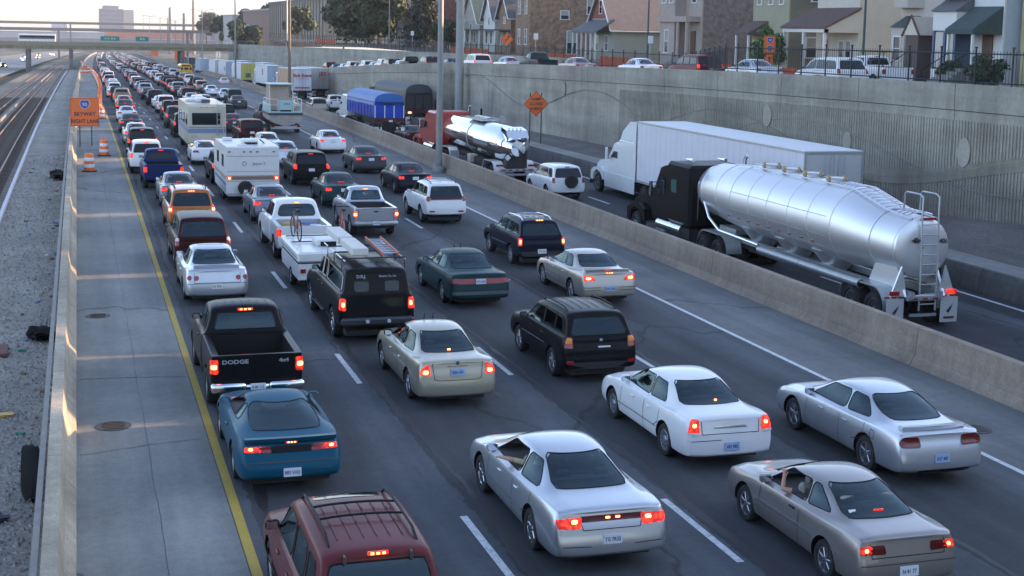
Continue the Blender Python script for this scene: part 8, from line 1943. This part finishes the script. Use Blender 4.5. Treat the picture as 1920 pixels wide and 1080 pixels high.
# ------------------------------------------------------------------ the rest of the queue: copies of a few body types in many colours
def pan(v, pts): return (v, pts)
def proto(kind):
 base = dict(paint=P_SILV, cab=False, ywf=3, glass=GLASS, seats=False, trims=[], plate=None, third=None)
 if kind == 'sedan':
  s = dict(base, L=4.75, W=1.80, st=sedan_st(4.75, 1.80, 1.43, belt=.94, deck=1.02, hood=.88, yg=-1.48, yr=-.68, yf=.30, yc=1.18, wr=.54), yr=-1.28, yf=1.42, r=.32, ws='cap',
   side=side2(-1.05, -.34, 0, 1.0, .99, 1.34, .96, .32, .56), rear=[(-.62, 1.06), (.62, 1.06), (.49, 1.35), (-.49, 1.35)],
   tail=[([(.56, .78), (.85, .79), (.84, .93), (.60, .92)], 'lit', .4)], plate=(0, -2.36, .82, None), mir=(.94, 1.0), handles=[-.55, .32], seams=seam2(-1.1, -.33, .9, .94, .27, -1.28, .35))
 elif kind == 'coupe':
  s = dict(base, L=4.5, W=1.76, st=sedan_st(4.5, 1.76, 1.33, belt=.88, deck=.97, hood=.80, yg=-1.45, yr=-.55, yf=.25, yc=1.12, wr=.50), yr=-1.22, yf=1.35, r=.32, ws='five',
   side=[[(-1.1, .95), (-.5, .92), (-.44, 1.22), (-.62, 1.22)], [(-.45, .92), (.85, .89), (.28, 1.22), (-.40, 1.24)]], rear=[(-.58, 1.0), (.58, 1.0), (.45, 1.27), (-.45, 1.27)],
   tail=[([(.42, .74), (.84, .76), (.78, .87), (.50, .87)], 'lit', .4)], plate=(0, -2.25, .55, None), mir=(.8, .94), handles=[-.3], seams=[('left', [(-.48, .9), (-.48, .3)])])
 elif kind == 'suv':
  s = dict(base, L=4.65, W=1.83, st=suv_st(4.65, 1.83, 1.78, belt=1.12, hood=1.05, yc=1.02, yf=.32, zb=.36, dy=.06, dt=.22), yr=-1.3, yf=1.4, r=.36, ws='five', wt=.24, arch=.42,
   side=[[(-1.98, 1.18), (-1.35, 1.17), (-1.33, 1.6), (-1.82, 1.59)], [(-1.27, 1.17), (-.47, 1.15), (-.45, 1.61), (-1.2, 1.61)], [(-.39, 1.15), (.84, 1.12), (.32, 1.58), (-.37, 1.61)]], rear=[(-.72, 1.18), (.72, 1.18), (.60, 1.63), (-.60, 1.63)],
   tail=[([(.73, .90), (.90, .92), (.89, 1.16), (.74, 1.16)], 'lit', .4)], plate=(0, -2.31, .66, None), mir=(.76, 1.16), handles=[-.6, .3], hz=.96, seams=[('left', [(-.42, 1.1), (-.42, .5)])])
 elif kind == 'minivan':
  s = dict(base, L=4.9, W=1.9, st=suv_st(4.9, 1.9, 1.72, belt=1.05, hood=.98, yc=1.35, yf=.60, zb=.26, dy=.04, dt=.34, noseh=.82), yr=-1.35, yf=1.55, r=.33, ws='cap', arch=.39,
   side=[[(-2.1, 1.12), (-1.0, 1.10), (-1.0, 1.54), (-1.86, 1.52)], [(-.92, 1.10), (-.0, 1.08), (.0, 1.55), (-.92, 1.55)], [(.08, 1.08), (1.2, 1.04), (.62, 1.52), (.08, 1.55)]], rear=[(-.76, 1.12), (.76, 1.12), (.62, 1.56), (-.62, 1.56)],
   tail=[([(.74, .88), (.93, .90), (.92, 1.14), (.76, 1.14)], 'lit', .4)], plate=(0, -2.42, .84, None), mir=(1.1, 1.08), handles=[-.1, .7], hz=.9, seams=[('left', [(.04, 1.0), (.04, .4)]), ('left', [(-1.9, .98), (-.1, .98)])])
 else:
  s = dict(base, L=5.3, W=1.95, st=pickup_st(5.3, 1.95, 1.82, rail=1.22, yb=-.5, yf=.72, yc=1.38, hood=1.12), yr=-1.62, yf=1.66, r=.38, ws='steel', wt=.25, arch=.45,
   side=[[(-.38, 1.32), (.02, 1.31), (.04, 1.68), (-.30, 1.68)], [(.08, 1.31), (1.1, 1.25), (.62, 1.66), (.10, 1.69)]], rear=[(-.68, 1.32), (.68, 1.32), (.58, 1.68), (-.58, 1.68)], bedcut=[(-.78, .78, -2.56, -.72, .78, 2.2)],
   tail=[([(.78, .86), (.95, .86), (.95, 1.12), (.78, 1.12)], 'lit', .15)], plate=(0, -2.7, .6, None), mir=(.96, 1.32), handles=[.25], hz=1.08, seams=[('left', [(.06, 1.25), (.06, .5)])])
 r_, bv = build_car(s, kind, "p", "car")
 y = -s["L"] / 2
 if kind in ('sedan', 'coupe'):
  hh = bv.ray_cast(Vector((0, -6, (1.09 if kind == 'sedan' else 1.03))), Vector((0, 1, 0))); z3 = hh[0] + Vector((0, -.01, 0))
 else:
  zt = {'suv': 1.70, 'minivan': 1.64, 'pickup': 1.755}[kind]; hh = bv.ray_cast(Vector((0, -6, zt)), Vector((0, 1, 0))); z3 = hh[0] + Vector((0, -.02, 0))
 b = MB(); b.box((0, 0, 0), (.24, .03, .045), ch=.008); o = b.build("brake_light", LIT, r_); o.location = z3
 for sx in (-1, 1):
  zf = {'sedan': .66, 'coupe': .62, 'suv': .84, 'minivan': .76, 'pickup': .92}[kind]
  decal(bv, rpoly([(sx * .48, zf - .06), (sx * .74, zf - .05), (sx * .72, zf + .07), (sx * .48, zf + .06)], .02), 'front', off=.02, N=16, rings=2).build("headlight", CLEARL, r_)
 for o in r_.children:
  for sl_ in o.material_slots:
   mm = sl_.material; sl_.link = 'OBJECT'; sl_.material = mm
 return r_, s["L"], bv
PROTO = {k: proto(k) for k in ('sedan', 'coupe', 'suv', 'minivan', 'pickup')}
def low(kind):
 """one joined mesh for cars only a few pixels long: slots paint, black, glass, tail lamps, bright metal, headlamps"""
 r_, L, bv = PROTO[kind]; b = MB()
 def ix(m):
  n = m.name
  return 0 if n.startswith("paint_") else 2 if 'glass' in n else 3 if m in (LIT, LIT_HOT, LENS) else 5 if m is CLEARL else 4 if m in (CHROME, ALU, HUBC, PLATE) else 1
 for o in r_.children_recursive:
  if o.type != 'MESH' or o.name.startswith(("panel_gap", "window_trim", "door_handle")): continue
  M = o.matrix_local if o.parent == r_ else o.parent.matrix_local @ o.matrix_local
  b.mesh(o.data, M, [ix(sl_.material) for sl_ in o.material_slots])
 return b.data(kind, [P_SILV, BLACK, GLASS, LIT, CHROME, CLEARL], True, 40)
LOW = {k: low(k) for k in PROTO}
CATS = dict(sedan="car", coupe="car", suv="SUV", minivan="minivan", pickup="pickup")
LIT_FAR = LIT
PREFIX = {}
def car(kind, u, Yr, col, lit=True, label="", group=None, dz=0, world=None, rz=0, detail=True, headl=False, flip=False):
 L = PROTO[kind][1]; Y = Yr + L / 2
 p = world if world is not None else Wd(u, Y, dz)
 lampm = LIT if lit else LENS
 if detail:
  root = copy_tree(PROTO[kind][0], p, head(Y) + rz + (pi if flip else 0), pitch(Y) if world is None else 0)
  for o in root.children:
   nm = o.name.split('.')[0]
   for sl_ in o.material_slots:
    if sl_.material and sl_.material.name.startswith("paint_"): sl_.material = col
   if nm in ("taillight", "brake_light"): o.material_slots[0].material = lampm
  root.name = root.name
 else:
  root = link(kind, LOW[kind]); root.location = p; root.rotation_euler = ((pitch(Y) if world is None else 0) * (-1 if flip else 1), 0, head(Y) + rz + (pi if flip else 0))
  root.material_slots[0].link = 'OBJECT'; root.material_slots[0].material = col
  if not lit: root.material_slots[3].link = 'OBJECT'; root.material_slots[3].material = LENS
  if headl: root.material_slots[5].link = 'OBJECT'; root.material_slots[5].material = HEADL
 tag(root, label, CATS[kind], group); return root
HEADL = mat("lit_headlamp", (.9, .85, .7), .3, emit=(1, .86, .58), estr=14)
Q = "vehicles in the jammed express lanes"
car('sedan', 4.25, 63.4, P_BGREY, True, "blue-grey sedan ahead of the copper orange SUV", Q)
car('pickup', 3.95, 70.9, P_BLUE, True, "dark blue pickup beside the nearer striped drum", Q)
t = car('suv', 3.5, 78.4, P_WHITE, True, "white SUV wagon ahead of the dark blue pickup", Q)
car('suv', 3.7, 88.6, P_BLACK, True, "black SUV showing only its roof over the white SUV wagon", Q)
car('sedan', 3.75, 98.5, P_SILV, True, "silver sedan just left of the black SUV's roof", Q)
car('sedan', 3.8, 110.5, P_DGREY, True, "dark-tailed sedan two cars ahead of the white SUV wagon's roof", Q)
car('coupe', 3.95, 125.5, P_WHITE, False, "white coupe with unlit lamps right of the square orange sign", Q)
car('sedan', 4.2, 138, P_DMAR, True, "dark red sedan ahead of the white unlit coupe", Q)
car('sedan', 4.4, 149, P_TAN, True, "tan sedan above the square orange sign's right edge", Q)
car('sedan', 7.66, 57.8, P_BGREY, True, "pale blue-grey sedan between the travel trailer and the white pickup", Q)
car('minivan', 7.35, 72.3, P_NAVY, True, "dark blue van mostly hidden, towing the white travel trailer", Q)
car('coupe', 7.1, 83.2, P_WHITE, False, "white rounded coupe behind the motorhome, unlit", Q)
car('suv', 7.5, 105.5, P_BLACK, True, "black SUV directly ahead of the motorhome", Q)
car('suv', 7.6, 116.5, P_DGREY, True, "dark grey SUV two ahead of the motorhome", Q)
car('suv', 7.9, 128, P_BLACK, True, "black wagon with a bright roof edge, three ahead of the motorhome", Q)
car('suv', 8.1, 141, P_WHITE, True, "white-roofed SUV four ahead of the motorhome", Q)
car('sedan', 11.4, 62.4, P_DGREEN, True, "dark green sedan behind the black minivan, plate lit", Q)
car('minivan', 11.35, 71.4, P_BLACK, True, "black minivan with both tail lamps bright, right of the travel trailer", Q)
car('sedan', 11.5, 81.0, P_SILV, True, "silver sedan just ahead of the black minivan", Q)
car('sedan', 11.45, 88.5, P_WHITE, False, "white sedan over the travel trailer's roof", Q)
car('minivan', 11.5, 98.5, P_DMAR, False, "dark maroon minivan with a black rear window, right of the motorhome", Q)
car('sedan', 11.55, 110.5, P_DGREY, True, "dark grey sedan with one glowing lamp ahead of the maroon minivan", Q)
car('suv', 11.8, 120.5, P_NAVY, False, "navy SUV rear right of the motorhome's roof", Q)
car('sedan', 12.0, 132, P_WHITE, True, "white sedan with a glowing rear window light ahead of the navy SUV", Q)
car('sedan', 15.75, 66.9, P_NAVY, True, "dark blue sedan ahead of the white SUV with roof rack", Q)
car('sedan', 15.6, 77.1, P_DGREY, True, "black sedan with wide bright lamps in the lane beside the shoulder", Q)
car('sedan', 15.75, 90.4, P_WHITE, True, "white sedan alone behind the cabin boat", Q)
t = car('pickup', 15.5, 119.2, P_DGREY, False, "dark pickup towing the cabin boat", Q)
car('sedan', 16.2, 151, P_DGREY, False, "dark sedan beside the boat's bow on the left", Q)
car('suv', 17.0, 163, P_DGREEN, False, "dark green SUV beyond the boat near the white line", Q)
car('sedan', 17.3, 176, P_SILV, False, "silver sedan beyond the dark green SUV", Q)
GR = "vehicles among the lorries in the truck lanes"
t = car('suv', 23.95, 67.6, P_WHITE, False, "white compact SUV with a black spare wheel on its tailgate", GR, dz=-.5)
b = MB(); b.lathe([(.12, -.22), (.30, -.24), (.345, -.18), (.35, -.05), (.3, 0)], 24, 'y'); o = b.build("spare_wheel", RUBBER, t, True); o.location = (.12, -2.28, 1.0)
car('sedan', 24.35, 103.2, P_DMAR, False, "dark maroon sedan between the red tractor and the blue dump trailer", GR, dz=-.5)
car('suv', 24.6, 150, P_TAN, False, "tan pickup-like SUV with a dark rear window behind the blue trailer's cab", GR, dz=-.5)
car('pickup', 27.9, 157, P_WHITE, False, "white pickup ahead of the tan SUV in the truck lanes", GR, dz=-.5)
t = car('suv', 27.25, 41.0, P_BLACK, True, "black SUV hidden behind the tanker's tail, one lamp showing", GR, dz=-.5)
car('sedan', 25.2, 262, P_WHITE, True, "small white car by the red lamps between the far trailers", GR, dz=-.5)
GU = "cars queueing on the ramp above the wall"
def up_car(kind, px, u, col, lit, label, z=None, detail=True, group=GU):
 Y = u / tan(AL + atan((px - 960) / F_PX)); zz_ = (street_z(Y) if u < 41 and Y > 75 else max(street_z(Y), stz(Y)) if u < 41 else stz(Y)) + .03
 return car(kind, 0, 0, col, lit, label, group, world=Vector((u, Y + PROTO[kind][1] / 2, zz_)), detail=detail)
up_car('minivan', 1592, 38.8, P_WHITE, False, "white minivan behind the fence at the right end of the ramp queue")
t = up_car('pickup', 1676, 42.6, P_WHITE, False, "white pickup with a dark ladder rack behind the fence")
b = MB()
for y in (-2.4, -.6): b.tube([(-.85, y, 1.25), (-.85, y, 2.05), (.85, y, 2.05), (.85, y, 1.25)], .03, 5)
for sx in (-1, 1): b.tube([(sx * .8, -2.6, 2.05), (sx * .8, 1.2, 2.05)], .03, 5)
b.build("ladder_rack", BLACK, t)
up_car('sedan', 1438, 38.2, P_SILV, False, "silver sedan low behind the wall, left of the white minivan")
up_car('minivan', 1326, 38.0, P_MAROON, True, "maroon minivan on the ramp with glowing tail lamps")
up_car('sedan', 1216, 37.8, P_WHITE, False, "white sedan on the ramp below the cottage")
up_car('sedan', 1094, 37.6, paint("dusty_pink", (.38, .22, .20), .3), False, "dusty pink sedan on the ramp below the brown brick house")
up_car('pickup', 1021, 38.2, P_DGREEN, False, "dark green pickup on the ramp next to the dusty pink sedan")
up_car('sedan', 961, 37.5, P_SILV, True, "silver sedan with a glowing lamp below the bent-arrow sign")
up_car('minivan', 901, 37.4, P_WHITE, True, "white minivan right of the thick concrete pole")
k = 0
for px, kd, c, lt, lab in ((853, 'sedan', P_BLACK, False, "dark sedan just left of the thick concrete pole"), (808, 'suv', P_DGREY, True, "grey SUV left of the tall lamp pole on the ramp"), (776, 'pickup', P_BLACK, False, "black pickup on the ramp, third left of the lamp pole"), (756, 'sedan', P_WHITE, False, "white sedan on the ramp above the black tarpaulin"),
  (737, 'minivan', P_NAVY, True, "dark minivan with a roof light on the ramp's slope"), (722, 'suv', P_WHITE, True, "white SUV beside the dark minivan on the ramp's slope"), (706, 'sedan', P_SILV, False, "silver sedan halfway down the ramp"), (690, 'suv', P_WHITE, True, "white SUV halfway down the ramp"), (676, 'sedan', P_MAROON, True, "maroon sedan low on the ramp"), (662, 'suv', P_WHITE, True, "white SUV low on the ramp with lit lamps"), (648, 'sedan', P_WHITE, False, "white sedan near the ramp's foot"), (632, 'sedan', P_DGREY, False, "dark sedan near the ramp's foot"), (618, 'suv', P_BLACK, True, "black SUV last in the ramp queue")):
 up_car(kd, px, 37.6 + (px < 700) * .8, c, lt, lab, detail=False)
rf = random.Random(11)
COLS = [(P_WHITE, "white", 5), (P_SILV, "silver", 5), (P_DGREY, "dark grey", 4), (P_BLACK, "black", 4), (P_BGREY, "blue-grey", 3), (P_GREY, "grey", 3), (P_MAROON, "maroon", 2), (P_NAVY, "navy", 3), (P_TAN, "tan", 2), (P_DGREEN, "dark green", 2), (P_SBLUE, "steel blue", 1), (P_DMAR, "dark red", 1)]
CW = [c for c in COLS for _ in range(c[2])]
LN = [(4.2, .004, 161, "leftmost"), (7.9, .008, 152, "second"), (11.9, .012, 143, "third"), (15.9, .016, 191, "fourth")]
massv = []
cnt = 0
for (u0, dr, Y0, nm) in LN:
 Y = Y0; i = 0
 while Y < 1150:
  kd = rf.choice(['sedan', 'sedan', 'sedan', 'suv', 'suv', 'minivan', 'coupe', 'pickup']); c, cn, _ = rf.choice(CW); lt = rf.random() < .5
  L = PROTO[kd][1]; u = u0 + (min(Y, 320) - 130) * dr + rf.uniform(-.3, .3)
  if nm == "fourth" and 280 < Y < 306: Y += 3; continue
  if Y < 470:
   band = "between the motorhome and the bridge" if Y < 260 else "close before the bridge" if Y < 395 else "just past the bridge"
   lb = "%s %s%s in the %s lane, %s" % (cn, kd if kd != 'suv' else 'SUV', " braking" if lt else "", nm, band)
   car(kd, u, Y, c, lt, lb, "cars in the distant queue", detail=False); cnt += 1
  else: massv.append((kd, u, Y, c, lt))
  Y += L + rf.uniform(1.4, 4.6) * (1 if Y < 300 else 1.4); i += 1
mb = MB(); PAL = [P_WHITE, P_SILV, P_DGREY, P_MAROON, P_BGREY, GLASS, LIT]; r2 = random.Random(3)
for (kd, u, Y, c, lt) in massv:
 L = PROTO[kd][1]; p = Wd(u, Y); h_ = 1.42 if kd in ('sedan', 'coupe') else 1.75; ci = PAL.index(c) if c in PAL else 4
 mb.box((p.x, Y + L / 2, p.z + .28 + h_ * .22), (1.78, L, h_ * .44), ci, ch=.15); mb.box((p.x, Y + L * .45, p.z + h_ * .78), (1.45, L * .5, h_ * .42), ci, ch=.2)
 mb.box((p.x, Y + L * .2 - (.0), p.z + h_ * .78), (1.2, .1, h_ * .26), 5)
 if lt: mb.box((p.x - .7, Y - .02, p.z + .8), (.26, .06, .16), 6); mb.box((p.x + .7, Y - .02, p.z + .8), (.26, .06, .16), 6)
o = mb.build("far_traffic", PAL); o["kind"] = "stuff"; o["label"] = "far end of the traffic queue beyond the bridge"
for i, (u, Y, kd, hl) in enumerate(((-21, 330, 'sedan', 1), (-25, 352, 'suv', 0), (-21.5, 420, 'sedan', 1), (-25.4, 470, 'sedan', 1), (-29, 520, 'suv', 0), (-22, 560, 'suv', 1), (-25.5, 620, 'sedan', 1), (-22, 680, 'sedan', 1), (-29, 700, 'sedan', 1), (-26, 790, 'suv', 1), (-22, 880, 'sedan', 1), (-26, 960, 'sedan', 1), (-32, 300, 'minivan', 0), (-33, 392, 'sedan', 1))):
 c, cn, _ = CW[(i * 7) % len(CW)]
 car(kd, u, Y, c, False, "%s %s%s coming the other way on the far left carriageway" % (cn, kd if kd != 'suv' else 'SUV', " with bright headlamps" if hl else ""), "oncoming traffic on the far left carriageway", detail=False, headl=bool(hl), flip=True, dz=-.2)
for k in PROTO:
 rt_ = PROTO[k][0]
 for o in list(rt_.children_recursive): bpy.data.objects.remove(o)
 bpy.data.objects.remove(rt_)
# ------------------------------------------------------------------ drivers with an arm at the open window
SKIN = mat("skin", (.42, .22, .15), .55); SHIRT1 = mat("pale_yellow_shirt", (.50, .44, .28), .9); SHIRT2 = mat("dark_shirt", (.05, .05, .06), .9); HAIR = mat("dark_hair", (.02, .015, .012), .8)
def driver(car_, label, shirt, elbow, wrist, hdir, sleeve, off=(0, 0, 0), headz=1.19):
 V = []; Rd = []; E = []
 def v(p, r, par=None):
  V.append(p); Rd.append(r); 
  if par is not None: E.append((par, len(V) - 1))
  return len(V) - 1
 pel = v((-.38, -.12, .62), .15); ch = v((-.38, -.14, .88), .16, pel); nk0 = v((-.38, -.12, 1.02), .10, ch); nk = v((-.38, -.09, 1.08), .055, nk0)
 hd = v((-.38, -.06, headz - .02), .085, nk); v((-.38, -.055, headz + .07), .075, hd)
 ls = v((-.56, -.10, .99), .065, nk0); m1 = v(tuple((Vector((-.56, -.10, .99)) + Vector(elbow)) / 2), .052, ls); el = v(elbow, .045, m1)
 m2 = v(tuple((Vector(elbow) * .5 + Vector(wrist) * .5)), .040, el); wr_ = v(wrist, .028, m2)
 hd_ = Vector(hdir).normalized(); sd = hd_.cross(Vector((0, 0, 1))).normalized(); W_ = Vector(wrist)
 palm = v(tuple(W_ + hd_ * .07), .032, wr_)
 for k, (o_, ln) in enumerate(((-.032, .062), (-.011, .075), (.011, .07), (.032, .055))):
  a_ = v(tuple(W_ + hd_ * .10 + sd * o_), .0105, palm); b_ = v(tuple(W_ + hd_ * (.10 + ln * .6) + sd * o_ * 1.15 + Vector((0, 0, -.012))), .0095, a_); v(tuple(W_ + hd_ * (.10 + ln) + sd * o_ * 1.2 + Vector((0, 0, -.032))), .008, b_)
 th = v(tuple(W_ + hd_ * .04 + sd * .045), .012, wr_); v(tuple(W_ + hd_ * .085 + sd * .065), .010, th)
 rs = v((-.20, -.10, .99), .065, nk0); e2 = v((-.14, .06, .84), .05, rs); v((-.25, .34, .96), .03, e2)
 me = bpy.data.meshes.new("person"); me.from_pydata([tuple(Vector(q) + Vector(off)) for q in V], E, []); o = bpy.data.objects.new("person", me); COL.objects.link(o)
 sk = o.modifiers.new("s", 'SKIN')
 for i, sv in enumerate(me.skin_vertices[0].data): sv.radius = (Rd[i], Rd[i]); sv.use_root = (i == 0)
 o.modifiers.new("u", 'SUBSURF').levels = 1; o.modifiers["u"].render_levels = 1
 bpy.context.view_layer.update()
 m2_ = bpy.data.meshes.new_from_object(o.evaluated_get(bpy.context.evaluated_depsgraph_get())); bpy.data.objects.remove(o)
 m2_.materials.clear(); m2_.materials.append(SKIN); m2_.materials.append(shirt)
 E0 = Vector(elbow) + Vector(off); S0 = Vector((-.56, -.10, .99)) + Vector(off)
 for pl in m2_.polygons:
  c = pl.center; shirt_ = c.z < 1.045 + off[2] and c.x > -.64 + off[0] and (c - S0).length < .6
  d = (c - S0).dot((E0 - S0).normalized()) / (E0 - S0).length
  if c.x < -.50 + off[0]: shirt_ = d < sleeve
  pl.material_index = 1 if shirt_ else 0; pl.use_smooth = True
 o = link("person", m2_); o.matrix_world = car_.matrix_basis.copy(); tag(o, label, "person")
 hc = Vector((-.38, -.055, headz + .02)) + Vector(off)
 b = MB(); b.lathe([(.001, .125), (.06, .115), (.095, .07), (.105, .01), (.10, -.05)], 16, c=(hc.x, hc.y - .015, hc.z), cap=False); b.build("hair", HAIR, o, True)
 b = MB(); b.prism([(.075, -.01), (.105, -.035), (.078, -.045)], 'x', -.012, .012); q = b.build("nose", SKIN, o); q.location = hc + Vector((0, .02, 0))
 b = MB()
 for sx in (-1, 1): b.lathe([(.001, -.01), (.012, 0), (.001, .008)], 8, 'y', c=(sx * .033, .088, .012))
 q = b.build("eyes", BLACK, o); q.location = hc
 return o
driver(silver, "driver of the silver sedan in a pale yellow shirt, left forearm lying along the sill", SHIRT1, (-.80, .02, 1.035), (-.93, .26, 1.015), (-.1, 1, -.15), .95)
driver(coupe, "driver of the grey beige coupe in a dark shirt, bare arm raised from the sill", SHIRT2, (-.80, .10, 1.0), (-.66, .32, 1.14), (.25, .5, .6), .45, off=(0, .02, -.05))
# ------------------------------------------------------------------ evening haze over the whole place
hm = bpy.data.materials.new("haze_air"); hm.use_nodes = True; n = hm.node_tree.nodes; n.clear()
o_ = n.new("ShaderNodeOutputMaterial"); pv = n.new("ShaderNodeVolumePrincipled"); pv.inputs["Color"].default_value = (.90, .93, 1, 1); pv.inputs["Density"].default_value = .00010; pv.inputs["Anisotropy"].default_value = .2
hm.node_tree.links.new(pv.outputs[0], o_.inputs["Volume"])
b = MB(); b.b2(-2700, 3100, -100, 4300, -75, 62); hz = b.build("haze", hm); hz["kind"] = "stuff"; hz.display_type = 'WIRE'
